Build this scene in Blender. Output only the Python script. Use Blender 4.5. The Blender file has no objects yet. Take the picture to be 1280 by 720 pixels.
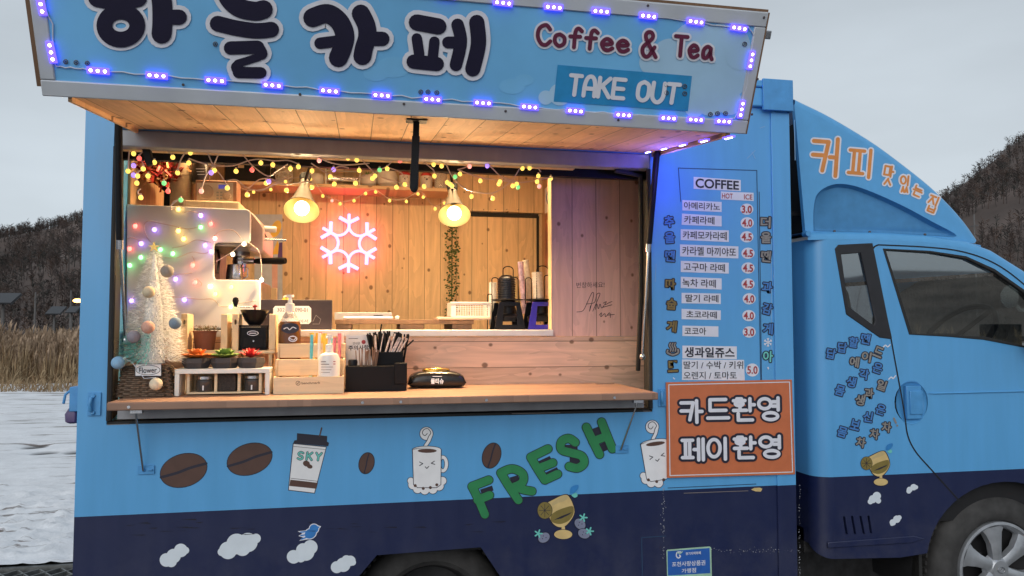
import bpy, bmesh, math, random
from mathutils import Vector, Matrix, geometry, noise
rnd = random.Random(7)
R = math.radians
scene = bpy.context.scene
COL = scene.collection

# ------------------------------------------------------------------ camera
FPX = 950.0
CAM = Vector((0.0, -2.7, 1.376))
YAW, PITCH = R(11.4), R(2.89)
FW = Vector((math.sin(YAW)*math.cos(PITCH), math.cos(YAW)*math.cos(PITCH), math.sin(PITCH)))
RT = Vector((math.cos(YAW), -math.sin(YAW), 0))
UP = RT.cross(FW)
cd = bpy.data.cameras.new('camera'); cam = bpy.data.objects.new('camera', cd); COL.objects.link(cam)
cd.sensor_width = 36; cd.lens = FPX/1280*36; cd.clip_start = 0.05; cd.clip_end = 3000
cam.matrix_world = Matrix.Translation(CAM) @ Matrix((RT, UP, -FW)).transposed().to_4x4()
scene.camera = cam

# ------------------------------------------------------------------ world, sun, exposure
SUN_EL, SUN_AZ = R(28), R(205)          # soft sky-glow behind the viewer's left shoulder
w = bpy.data.worlds.new('World'); scene.world = w; w.use_nodes = True
nt = w.node_tree; nt.nodes.clear()
sky = nt.nodes.new('ShaderNodeTexSky'); sky.sky_type = 'NISHITA'; sky.sun_disc = False
sky.sun_elevation = SUN_EL; sky.sun_rotation = SUN_AZ; sky.dust_density = 3.0; sky.air_density = 1.2
hs = nt.nodes.new('ShaderNodeHueSaturation'); hs.inputs['Saturation'].default_value = 0.3
tc = nt.nodes.new('ShaderNodeTexCoord')
mp = nt.nodes.new('ShaderNodeMapping'); mp.inputs['Scale'].default_value = (1, 1, 3.2)
cn = nt.nodes.new('ShaderNodeTexNoise'); cn.inputs['Scale'].default_value = 1.7; cn.inputs['Detail'].default_value = 5
cr = nt.nodes.new('ShaderNodeMapRange'); cr.inputs['From Min'].default_value = .25; cr.inputs['From Max'].default_value = .75
cr.inputs['To Min'].default_value = 2.5; cr.inputs['To Max'].default_value = 3.85
cl = nt.nodes.new('ShaderNodeVectorMath'); cl.operation = 'SCALE'; cl.inputs[0].default_value = (.885, 1.0, 1.10)
mx = nt.nodes.new('ShaderNodeMix'); mx.data_type = 'RGBA'; mx.inputs[0].default_value = 0.86
bg = nt.nodes.new('ShaderNodeBackground'); bg.inputs['Strength'].default_value = 0.125
wo = nt.nodes.new('ShaderNodeOutputWorld')
L = nt.links.new
L(sky.outputs[0], hs.inputs['Color']); L(tc.outputs['Generated'], mp.inputs['Vector']); L(mp.outputs[0], cn.inputs['Vector'])
L(cn.outputs['Fac'], cr.inputs['Value']);
gz = nt.nodes.new('ShaderNodeSeparateXYZ'); gm = nt.nodes.new('ShaderNodeMapRange'); gm.inputs['From Max'].default_value = .5; gm.inputs['To Min'].default_value = 1.10; gm.inputs['To Max'].default_value = .80
gx = nt.nodes.new('ShaderNodeMath'); gx.operation = 'MULTIPLY'; L(tc.outputs['Generated'], gz.inputs[0]); L(gz.outputs['Z'], gm.inputs['Value']); L(gm.outputs[0], gx.inputs[0]); L(cr.outputs[0], gx.inputs[1]); L(gx.outputs[0], cl.inputs['Scale'])
L(hs.outputs[0], mx.inputs[6]); L(cl.outputs[0], mx.inputs[7]); L(mx.outputs[2], bg.inputs['Color']); L(bg.outputs[0], wo.inputs['Surface'])
sl = bpy.data.lights.new('sun', 'SUN'); sl.energy = 0.6; sl.angle = R(50); sl.color = (1, .97, .93)
so = bpy.data.objects.new('sun', sl); COL.objects.link(so)
sd = Vector((math.sin(SUN_AZ)*math.cos(SUN_EL), math.cos(SUN_AZ)*math.cos(SUN_EL), math.sin(SUN_EL)))
so.rotation_euler = (-sd).to_track_quat('-Z', 'Y').to_euler(); so.location = (0, -8, 12)
scene.view_settings.view_transform = 'Standard'; scene.view_settings.look = 'None'
scene.view_settings.exposure = 0.62; scene.view_settings.gamma = 1.0
BULB_W, NEON_E, LED_E, FAIRY_E = 5.0, 7.0, 6.0, 1.0
FILL_E, PEND_W = 26.0, 8.0

# ------------------------------------------------------------------ picture rays: pixel (of 1280x720) -> point on a plane
def ray(px, py): return FW + RT*((px-640)/FPX) + UP*((360-py)/FPX)
def G(px, py, Y):
    d = ray(px, py); return CAM + d*((Y-CAM.y)/d.y)
def GZ(px, py, Z):
    d = ray(px, py); return CAM + d*((Z-CAM.z)/d.z)
def GX(px, py, X):
    d = ray(px, py); return CAM + d*((X-CAM.x)/d.x)
def sc(px, Y): return (Y-CAM.y)/(ray(px, 408).y)/FPX
class Plane:
    def __init__(s, p, n):
        s.p = Vector(p); s.n = Vector(n).normalized()
        if s.n.dot(CAM-s.p) < 0: s.n = -s.n
    def at(s, px, py, eps=0.0):
        d = ray(px, py); p = s.p + s.n*eps
        return CAM + d*((p-CAM).dot(s.n)/d.dot(s.n))
SIDE = Plane((0, 0, 0), (0, -1, 0))

# ------------------------------------------------------------------ objects
def wloc(o):
    v = Vector((0, 0, 0))
    while o is not None: v += o.location; o = o.parent
    return v
def tag(o, label=None, cat=None, group=None, kind=None):
    if label: o['label'] = label
    if cat: o['category'] = cat
    if group: o['group'] = group
    if kind: o['kind'] = kind
    return o
def thing(name, label, cat, loc=(0, 0, 0), group=None):
    o = bpy.data.objects.new(name, None); o.empty_display_size = .05; COL.objects.link(o); o.location = loc
    return tag(o, label, cat, group)
def obj(name, bm, m, parent=None, bevel=0, smooth=40, label=None, cat=None, group=None, kind=None, seg=2, subsurf=0):
    me = bpy.data.meshes.new(name)
    off = wloc(parent) if parent is not None else Vector((0, 0, 0))
    if parent is None and bm.verts:
        xs = [v.co.copy() for v in bm.verts]
        off = Vector(((min(v.x for v in xs)+max(v.x for v in xs))/2, (min(v.y for v in xs)+max(v.y for v in xs))/2, min(v.z for v in xs)))
    bmesh.ops.translate(bm, verts=bm.verts, vec=-off)
    bm.to_mesh(me); bm.free()
    for x in (m if isinstance(m, (list, tuple)) else [m]): me.materials.append(x)
    if smooth:
        me.polygons.foreach_set('use_smooth', [True]*len(me.polygons)); me.set_sharp_from_angle(angle=R(smooth))
    o = bpy.data.objects.new(name, me); COL.objects.link(o)
    if parent is not None: o.parent = parent
    else: o.location = off
    if bevel:
        b = o.modifiers.new('edge', 'BEVEL'); b.width = bevel; b.segments = seg; b.limit_method = 'ANGLE'; b.angle_limit = R(40)
    if subsurf:
        s = o.modifiers.new('sub', 'SUBSURF'); s.levels = s.render_levels = subsurf
    return tag(o, label, cat, group, kind)
def inst(src, name, parent, loc=None):
    c = src.copy(); COL.objects.link(c); c.name = name
    if parent is not None: c.parent = parent
    if loc is not None: c.location = Vector(loc) - (wloc(parent) if parent is not None else Vector((0, 0, 0)))
    return c
def copy_tree(o, shift, parent=None):
    c = o.copy(); COL.objects.link(c)
    if parent is not None: c.parent = parent
    else: c.location = o.location + Vector(shift)
    for ch in list(o.children): copy_tree(ch, shift, c)
    return c
def BM(): return bmesh.new()

def box(bm, x0, x1, y0, y1, z0, z1, mi=0, rot=None, piv=None):
    vs = [bm.verts.new((x, y, z)) for x in (x0, x1) for y in (y0, y1) for z in (z0, z1)]
    fs = [(0, 1, 3, 2), (4, 6, 7, 5), (0, 4, 5, 1), (2, 3, 7, 6), (0, 2, 6, 4), (1, 5, 7, 3)]
    for f in fs:
        q = bm.faces.new([vs[i] for i in f]); q.material_index = mi
    if rot is not None: bmesh.ops.rotate(bm, verts=vs, cent=piv or ((x0+x1)/2, (y0+y1)/2, (z0+z1)/2), matrix=rot)
    return vs
def pbox(bm, px0, py0, px1, py1, Y, depth, mi=0):
    a = G(px0, py0, Y); b = G(px1, py1, Y)
    return box(bm, min(a.x, b.x), max(a.x, b.x), Y, Y+depth, min(a.z, b.z), max(a.z, b.z), mi)
def prism(bm, pts, y0, y1, mi=0):
    """pts: (x,z) outline, extruded along y"""
    n = len(pts)
    a = [bm.verts.new((x, y0, z)) for x, z in pts]; b = [bm.verts.new((x, y1, z)) for x, z in pts]
    for f in ([a[i] for i in range(n)], [b[i] for i in reversed(range(n))]): bm.faces.new(f).material_index = mi
    for i in range(n): bm.faces.new((a[i], b[i], b[(i+1) % n], a[(i+1) % n])).material_index = mi
    return a+b
def lathe(bm, prof, c, seg=20, axis=(0, 0, 1), mi=0, cap=True):
    """prof: (r, h) list along axis from c"""
    q = Vector((0, 0, 1)).rotation_difference(Vector(axis).normalized()); c = Vector(c); rings = []
    for r, h in prof:
        rings.append([bm.verts.new(c + q @ Vector((max(r, 1e-5)*math.cos(2*math.pi*k/seg), max(r, 1e-5)*math.sin(2*math.pi*k/seg), h))) for k in range(seg)])
    for a, b in zip(rings, rings[1:]):
        for k in range(seg): bm.faces.new((a[k], a[(k+1) % seg], b[(k+1) % seg], b[k])).material_index = mi
    if cap:
        bm.faces.new(list(reversed(rings[0]))).material_index = mi; bm.faces.new(rings[-1]).material_index = mi
def tube(bm, pts, r, seg=6, closed=False, mi=0, taper=None):
    pts = [Vector(p) for p in pts]; n = len(pts); rings = []; prev = None
    for i, p in enumerate(pts):
        if closed: t = (pts[(i+1) % n]-pts[i-1])
        else: t = pts[min(i+1, n-1)]-pts[max(i-1, 0)]
        if t.length < 1e-9: t = Vector((0, 0, 1))
        t.normalize()
        if prev is None:
            prev = t.orthogonal().normalized()
        prev = (prev - t*prev.dot(t)); prev = prev.normalized() if prev.length > 1e-6 else t.orthogonal().normalized()
        bn = t.cross(prev)
        rr = r if taper is None else r + (taper-r)*i/max(1, n-1)
        rings.append([bm.verts.new(p + (prev*math.cos(2*math.pi*k/seg) + bn*math.sin(2*math.pi*k/seg))*rr) for k in range(seg)])
    for i in range(n if closed else n-1):
        a, b = rings[i], rings[(i+1) % n]
        for k in range(seg): bm.faces.new((a[k], a[(k+1) % seg], b[(k+1) % seg], b[k])).material_index = mi
    if not closed:
        bm.faces.new(list(reversed(rings[0]))).material_index = mi; bm.faces.new(rings[-1]).material_index = mi
def ball(bm, c, r, u=12, v=8, mi=0, s=(1, 1, 1)):
    m = Matrix.Translation(Vector(c)) @ Matrix.Diagonal((r*s[0], r*s[1], r*s[2], 1))
    k = bmesh.ops.create_uvsphere(bm, u_segments=u, v_segments=v, radius=1, matrix=m)
    for x in k['verts']:
        for f in x.link_faces: f.material_index = mi
def plate(bm, outer, holes, f3, depth=None, mi=0):
    """flat plate with holes; 2D loops; f3(x,z,d)->3D; depth gives it a back and rims"""
    pts, edges = [], []
    for lp in [outer]+holes:
        s = len(pts); pts += [Vector(p) for p in lp]; edges += [(s+i, s+(i+1) % len(lp)) for i in range(len(lp))]
    vs, es, fs, *_ = geometry.delaunay_2d_cdt(pts, edges, [], 1, 1e-6)
    def inside(p, lp):
        c = False
        for i in range(len(lp)):
            (x1, y1), (x2, y2) = lp[i-1], lp[i]
            if (y1 > p[1]) != (y2 > p[1]) and p[0] < (x2-x1)*(p[1]-y1)/(y2-y1)+x1: c = not c
        return c
    keep = []
    for f in fs:
        c = sum((vs[i] for i in f), Vector((0, 0)))/len(f)
        if inside(c, outer) and not any(inside(c, h) for h in holes): keep.append(f)
    A = [bm.verts.new(f3(v.x, v.y, 0)) for v in vs]
    for f in keep: bm.faces.new([A[i] for i in f]).material_index = mi
    if depth:
        Bv = [bm.verts.new(f3(v.x, v.y, depth)) for v in vs]
        cnt = {}
        for f in keep:
            bm.faces.new([Bv[i] for i in reversed(f)]).material_index = mi
            for i in range(len(f)):
                e = (f[i], f[(i+1) % len(f)]); cnt[e] = 1
        for (a, b) in list(cnt):
            if (b, a) not in cnt: bm.faces.new((A[b], A[a], Bv[a], Bv[b])).material_index = mi
    for v in [v for v in bm.verts if not v.link_faces]: bm.verts.remove(v)

# ------------------------------------------------------------------ flat drawing on a plane (stickers, lettering)
TXT = {}
class Ink:
    """collects 2D shapes in picture pixels and lays them on a surface as thin sticker film"""
    def __init__(s, plane, eps=0.001): s.bm = BM(); s.plane = plane; s.eps = eps; s.k = 0
    def poly(s, pts, mi=0):
        e = s.eps + s.k*6e-5; s.k += 1
        f = s.bm.faces.new([s.bm.verts.new(s.plane.at(x, y, e)) for x, y in pts]); f.material_index = mi
        f.normal_update()
        if f.normal.dot(s.plane.n) < 0: f.normal_flip()
    def disc(s, c, rx, ry=None, rot=0, mi=0, n=26):
        ry = ry or rx; cs, sn = math.cos(R(rot)), math.sin(R(rot)); q = []
        for i in range(n):
            a = 2*math.pi*i/n; x, y = rx*math.cos(a), ry*math.sin(a); q.append((c[0]+x*cs-y*sn, c[1]+x*sn+y*cs))
        s.poly(q, mi)
    def ring(s, c, rx, ry, w, mi=0, n=36):
        e = s.eps + s.k*6e-5; s.k += 1
        def vv(o): return [s.bm.verts.new(s.plane.at(c[0]+(rx+o)*math.cos(2*math.pi*i/n), c[1]+(ry+o)*math.sin(2*math.pi*i/n), e)) for i in range(n)]
        a, b = vv(-w/2), vv(w/2)
        for i in range(n):
            f = s.bm.faces.new((a[i], a[(i+1) % n], b[(i+1) % n], b[i])); f.material_index = mi
            f.normal_update()
            if f.normal.dot(s.plane.n) < 0: f.normal_flip()
    def cap(s, a, b, w, mi=0, n=7):
        dx, dy = b[0]-a[0], b[1]-a[1]; t = math.atan2(dy, dx); q = []
        for i in range(n+1):
            g = t-math.pi/2+math.pi*i/n; q.append((b[0]+w/2*math.cos(g), b[1]+w/2*math.sin(g)))
        for i in range(n+1):
            g = t+math.pi/2+math.pi*i/n; q.append((a[0]+w/2*math.cos(g), a[1]+w/2*math.sin(g)))
        s.poly(q, mi)
    def line(s, pts, w, mi=0, smooth=False):
        if len(pts) == 2: return s.cap(pts[0], pts[1], w, mi)
        if not smooth:
            for a, b in zip(pts, pts[1:]): s.cap(a, b, w, mi)
            return
        p = spline(pts)
        L_, R_ = [], []
        for i in range(len(p)):
            a, b = p[max(i-1, 0)], p[min(i+1, len(p)-1)]; dx, dy = b[0]-a[0], b[1]-a[1]; d = math.hypot(dx, dy) or 1
            nx, ny = -dy/d*w/2, dx/d*w/2; L_.append((p[i][0]+nx, p[i][1]+ny)); R_.append((p[i][0]-nx, p[i][1]-ny))
        e = s.eps + s.k*6e-5; s.k += 3
        la = [s.bm.verts.new(s.plane.at(x, y, e)) for x, y in L_]; ra = [s.bm.verts.new(s.plane.at(x, y, e)) for x, y in R_]
        for i in range(len(p)-1):
            f = s.bm.faces.new((la[i], la[i+1], ra[i+1], ra[i])); f.material_index = mi
            f.normal_update()
            if f.normal.dot(s.plane.n) < 0: f.normal_flip()
        s.k -= 2; s.disc(p[0], w/2, mi=mi, n=16); s.disc(p[-1], w/2, mi=mi, n=16)
    def add(s, text, quad, bold=0.0, mi=0):
        """built-in typeface, its bounding box fitted to a picture quad (tl,tr,br,bl)"""
        key = (text, bold)
        if key in TXT: co, polys = TXT[key]; return s.lay(co, polys, quad, mi)
        cu = bpy.data.curves.new('t', 'FONT'); cu.body = text; cu.offset = bold; cu.resolution_u = 4; cu.dimensions = '2D'; cu.fill_mode = 'FRONT'
        o = bpy.data.objects.new('t', cu); me = bpy.data.meshes.new_from_object(o)
        if not me or not me.vertices: return
        co = [(v.co.x, v.co.y) for v in me.vertices]; polys = [tuple(p.vertices) for p in me.polygons]; TXT[key] = (co, polys)
        bpy.data.objects.remove(o); bpy.data.curves.remove(cu); bpy.data.meshes.remove(me)
        s.lay(co, polys, quad, mi)
    def lay(s, co, polys, quad, mi):
        xs = [c[0] for c in co]; ys = [c[1] for c in co]
        x0, x1, y0, y1 = min(xs), max(xs), min(ys), max(ys); e = s.eps + s.k*6e-5; s.k += 1
        tl, tr, br, bl = quad; vs = []
        for cx_, cy_ in co:
            u, t = (cx_-x0)/(x1-x0), (y1-cy_)/(y1-y0)
            px = (tl[0]*(1-u)+tr[0]*u)*(1-t)+(bl[0]*(1-u)+br[0]*u)*t; py = (tl[1]*(1-u)+tr[1]*u)*(1-t)+(bl[1]*(1-u)+br[1]*u)*t
            vs.append(s.bm.verts.new(s.plane.at(px, py, e)))
        for p in polys:
            try:
                f = s.bm.faces.new([vs[i] for i in p]); f.material_index = mi
                f.normal_update()
                if f.normal.dot(s.plane.n) < 0: f.normal_flip()
            except ValueError: pass
    def glyphs(s, strokes, w, mi=0, edge=0, emi=1):
        """strokes: list of (pts, smooth|'ring'); an edge band of the second material goes underneath"""
        for ww, m_ in (((w+2*edge, emi), (w, mi)) if edge else ((w, mi),)):
            for st in strokes:
                pts, kind = st[0], st[1]; k = st[2] if len(st) > 2 else 1.0
                q = ww if len(st) < 3 else ww - w + w*k
                if kind == 'ring': s.ring(pts[0], pts[1][0], pts[1][1], min(q, 2*min(pts[1])-.05), m_)
                else: s.line(pts, q, m_, kind == 'smooth')
def spline(pts, n=7):
    out = []
    for i in range(len(pts)-1):
        p0, p1, p2, p3 = pts[max(i-1, 0)], pts[i], pts[i+1], pts[min(i+2, len(pts)-1)]
        for k in range(n):
            t = k/n
            out.append(tuple(.5*((2*b)+(-a+c)*t+(2*a-5*b+4*c-d)*t*t+(-a+3*b-3*c+d)*t**3) for a, b, c, d in zip(p0, p1, p2, p3)))
    return out+[tuple(pts[-1])]
def rect(x0, y0, x1, y1): return [(x0, y0), (x1, y0), (x1, y1), (x0, y1)]

# hangul strokes ---------------------------------------------------------
CHO, JUNG = 'ㄱㄲㄴㄷㄸㄹㅁㅂㅃㅅㅆㅇㅈㅉㅊㅋㅌㅍㅎ', 'ㅏㅐㅑㅒㅓㅔㅕㅖㅗㅘㅙㅚㅛㅜㅝㅞㅟㅠㅡㅢㅣ'
JONG = ' ㄱㄲㄳㄴㄵㄶㄷㄹㄺㄻㄼㄽㄾㄿㅀㅁㅂㅄㅅㅆㅇㅈㅊㅋㅌㅍㅎ'
J = {'ㄱ': [[(0, .05), (1, .05), (.7, 1)]], 'ㄴ': [[(0, 0), (0, .95), (1, .95)]], 'ㄷ': [[(1, 0), (0, 0), (0, 1), (1, 1)]],
     'ㄹ': [[(0, 0), (1, 0), (1, .5), (0, .5), (0, 1), (1, 1)]], 'ㅁ': [[(0, 0), (1, 0), (1, 1), (0, 1), (0, 0)]],
     'ㅂ': [[(0, 0), (0, 1), (1, 1), (1, 0)], [(0, .5), (1, .5)]], 'ㅅ': [[(.5, 0), (0, 1)], [(.5, .2), (1, 1)]], 'ㅇ': [['o', (.5, .5), (.5, .5)]],
     'ㅈ': [[(0, 0), (1, 0)], [(.55, 0), (0, 1)], [(.5, .35), (1, 1)]], 'ㅊ': [[(.35, -.12), (.65, -.12)], [(0, .22), (1, .22)], [(.5, .22), (0, 1)], [(.5, .45), (1, 1)]],
     'ㅋ': [[(0, .05), (1, .05), (.7, 1)], [(0, .5), (.85, .5)]], 'ㅍ': [[(0, 0), (1, 0)], [(0, 1), (1, 1)], [(.3, 0), (.3, 1)], [(.7, 0), (.7, 1)]],
     'ㅎ': [[(.3, 0), (.7, 0)], [(0, .27), (1, .27)], ['o', (.5, .75), (.34, .27)]]}
for d, s_ in (('ㄲ', 'ㄱ'), ('ㄸ', 'ㄷ'), ('ㅆ', 'ㅅ')):
    J[d] = [[(x*.42+o, y) for x, y in st] for o in (0, .58) for st in J[s_]]
V = {'ㅏ': [[(.25, 0), (.25, 1)], [(.25, .5), (1, .5)]], 'ㅓ': [[(.8, 0), (.8, 1)], [(0, .5), (.8, .5)]], 'ㅣ': [[(.5, 0), (.5, 1)]],
     'ㅐ': [[(.2, 0), (.2, 1)], [(.9, 0), (.9, 1)], [(.2, .5), (.9, .5)]], 'ㅔ': [[(.5, 0), (.5, 1)], [(1, 0), (1, 1)], [(0, .5), (.5, .5)]],
     'ㅕ': [[(.8, 0), (.8, 1)], [(0, .32), (.8, .32)], [(0, .68), (.8, .68)]]}
def hangul(ch, cx, cy, w, h, rot=0):
    k = ord(ch)-0xAC00; l, v, t = CHO[k//588], JUNG[k % 588//28], JONG[k % 28]; out = []
    fin = t != ' '; top = .56 if fin else 1.0
    def put(strokes, x0, y0, x1, y1):
        for st in strokes:
            if st[0] == 'o': out.append((('o'), ((x0+st[1][0]*(x1-x0), y0+st[1][1]*(y1-y0)), (st[2][0]*(x1-x0), st[2][1]*(y1-y0)))))
            else: out.append(('l', [(x0+a*(x1-x0), y0+b*(y1-y0)) for a, b in st]))
    if v in 'ㅡㅗㅜ':
        put(J[l], .12, 0, .88, top*.5)
        if v == 'ㅡ': put([[(0, 0), (1, 0)]], 0, top*.85, 1, top*.85+.01)
        if v == 'ㅗ': put([[(0, 1), (1, 1)], [(.5, 0), (.5, 1)]], 0, top*.66, 1, top*.92)
        if v == 'ㅜ': put([[(0, 0), (1, 0)], [(.5, 0), (.5, 1)]], 0, top*.72, 1, top*1.0)
    elif v == 'ㅘ':
        put(J[l], 0, 0, .55, top*.55); put([[(0, 1), (1, 1)], [(.5, 0), (.5, 1)]], 0, top*.7, .62, top*.95); put(V['ㅏ'], .72, 0, 1, top)
    else:
        wide = v in 'ㅐㅔ'; put(J[l], 0, .05*top, .5 if wide else .58, top*.88); put(V[v], .56 if wide else .66, 0, 1, top)
    if fin: put(J[t], .22, .68, .9, 1)
    cs, sn = math.cos(R(rot)), math.sin(R(rot))
    def T(p):
        x, y = (p[0]-.5)*w, (p[1]-.5)*h; return (cx+x*cs-y*sn, cy+x*sn+y*cs)
    return [((T(b[0]), (b[1][0]*w, b[1][1]*h)), 'ring') if a == 'o' else ([T(p) for p in b], 'line') for a, b in out]
LAT = {'C': [([(.9, .2), (.6, 0), (.15, .2), (.05, .6), (.3, .95), (.65, 1), (.95, .8)], 1)], 'o': [([(.5, .4), (.2, .5), (.15, .8), (.45, 1), (.8, .85), (.8, .55), (.5, .4)], 1)],
       'f': [([(.9, .12), (.65, 0), (.45, .2), (.4, 1)], 1), ([(.1, .45), (.8, .42)], 0)], 'e': [([(.15, .7), (.8, .64), (.7, .45), (.4, .4), (.12, .65), (.3, .95), (.6, 1), (.88, .88)], 1)],
       'a': [([(.8, .48), (.5, .4), (.2, .6), (.22, .93), (.52, .95), (.78, .65), (.8, .45), (.82, .8), (.98, 1)], 1)],
       '&': [([(.98, .98), (.3, .32), (.32, .06), (.6, .04), (.66, .26), (.15, .65), (.2, .95), (.5, 1), (.85, .6)], 1)],
       'T': [([(0, 0), (1, 0)], 0), ([(.5, 0), (.5, 1)], 0)], 'A': [([(0, 1), (.05, .35), (.3, .02), (.7, .02), (.95, .35), (1, 1)], 1), ([(0, .62), (1, .62)], 0)],
       'K': [([(0, 0), (0, 1)], 0), ([(.95, 0), (.05, .55)], 0), ([(.3, .42), (1, 1)], 0)], 'E': [([(1, 0), (0, 0), (0, 1), (1, 1)], 0), ([(0, .5), (.9, .5)], 0)],
       'O': [([(.5, 0), (.1, .15), (0, .5), (.1, .85), (.5, 1), (.9, .85), (1, .5), (.9, .15), (.5, 0)], 1)], 'U': [([(0, 0), (0, .7), (.3, 1), (.7, 1), (1, .7), (1, 0)], 1)],
       'S': [([(.95, .12), (.5, 0), (.08, .2), (.3, .47), (.8, .58), (.92, .82), (.5, 1), (.02, .88)], 1)], 'Y': [([(0, 0), (.5, .5)], 0), ([(1, 0), (.5, .5)], 0), ([(.5, .5), (.5, 1)], 0)]}
def latin(text, quad, gap=.35):
    adv = [.55 if c == ' ' else (1.1 if c in '&' else 1.0) for c in text]; tot = sum(adv)+gap*(len(text)-1); tl, tr, br, bl = quad; x = 0; out = []
    for c, a in zip(text, adv):
        for pts, sm in LAT.get(c, []):
            q = []
            for p in pts:
                u, t = (x+p[0]*a)/tot, p[1]
                q.append(((tl[0]*(1-u)+tr[0]*u)*(1-t)+(bl[0]*(1-u)+br[0]*u)*t, (tl[1]*(1-u)+tr[1]*u)*(1-t)+(bl[1]*(1-u)+br[1]*u)*t))
            out.append((q, 'smooth' if sm else 'line'))
        x += a+gap
    return out

# ------------------------------------------------------------------ materials
def newmat(name):
    m = bpy.data.materials.new(name); m.use_nodes = True; n = m.node_tree; p = n.nodes['Principled BSDF']; return m, n, p
def mat(name, col, rough=.5, metal=0, var=.1, scale=25, bump=0, spec=.5, coat=0, em=None, ems=0, trans=0, bscale=None, stretch=None):
    m, n, p = newmat(name)
    p.inputs['Roughness'].default_value = rough; p.inputs['Metallic'].default_value = metal; p.inputs['Specular IOR Level'].default_value = spec
    p.inputs['Coat Weight'].default_value = coat; p.inputs['Transmission Weight'].default_value = trans
    c = (*col, 1)
    if em: p.inputs['Emission Color'].default_value = (*em, 1); p.inputs['Emission Strength'].default_value = ems
    if var or bump:
        t = n.nodes.new('ShaderNodeTexCoord'); src = t.outputs['Object']
        if stretch:
            mpn = n.nodes.new('ShaderNodeMapping'); mpn.inputs['Scale'].default_value = stretch; n.links.new(src, mpn.inputs[0]); src = mpn.outputs[0]
        z = n.nodes.new('ShaderNodeTexNoise'); z.inputs['Scale'].default_value = scale; z.inputs['Detail'].default_value = 6; n.links.new(src, z.inputs['Vector'])
        r = n.nodes.new('ShaderNodeValToRGB')
        r.color_ramp.elements[0].position = .3; r.color_ramp.elements[1].position = .7
        r.color_ramp.elements[0].color = (*[x*(1-var) for x in col], 1); r.color_ramp.elements[1].color = (*[min(1, x*(1+var)) for x in col], 1)
        n.links.new(z.outputs['Fac'], r.inputs[0]); n.links.new(r.outputs[0], p.inputs['Base Color'])
        if bump:
            zz = n.nodes.new('ShaderNodeTexNoise'); zz.inputs['Scale'].default_value = bscale or scale*3; zz.inputs['Detail'].default_value = 4; n.links.new(src, zz.inputs['Vector'])
            b = n.nodes.new('ShaderNodeBump'); b.inputs['Strength'].default_value = bump; b.inputs['Distance'].default_value = .01
            n.links.new(zz.outputs['Fac'], b.inputs['Height']); n.links.new(b.outputs[0], p.inputs['Normal'])
    p.inputs['Base Color'].default_value = c
    return m
def emit(name, col, s):
    return mat(name, tuple(min(1, c*.8) for c in col), .4, var=0, em=col, ems=s)
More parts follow.
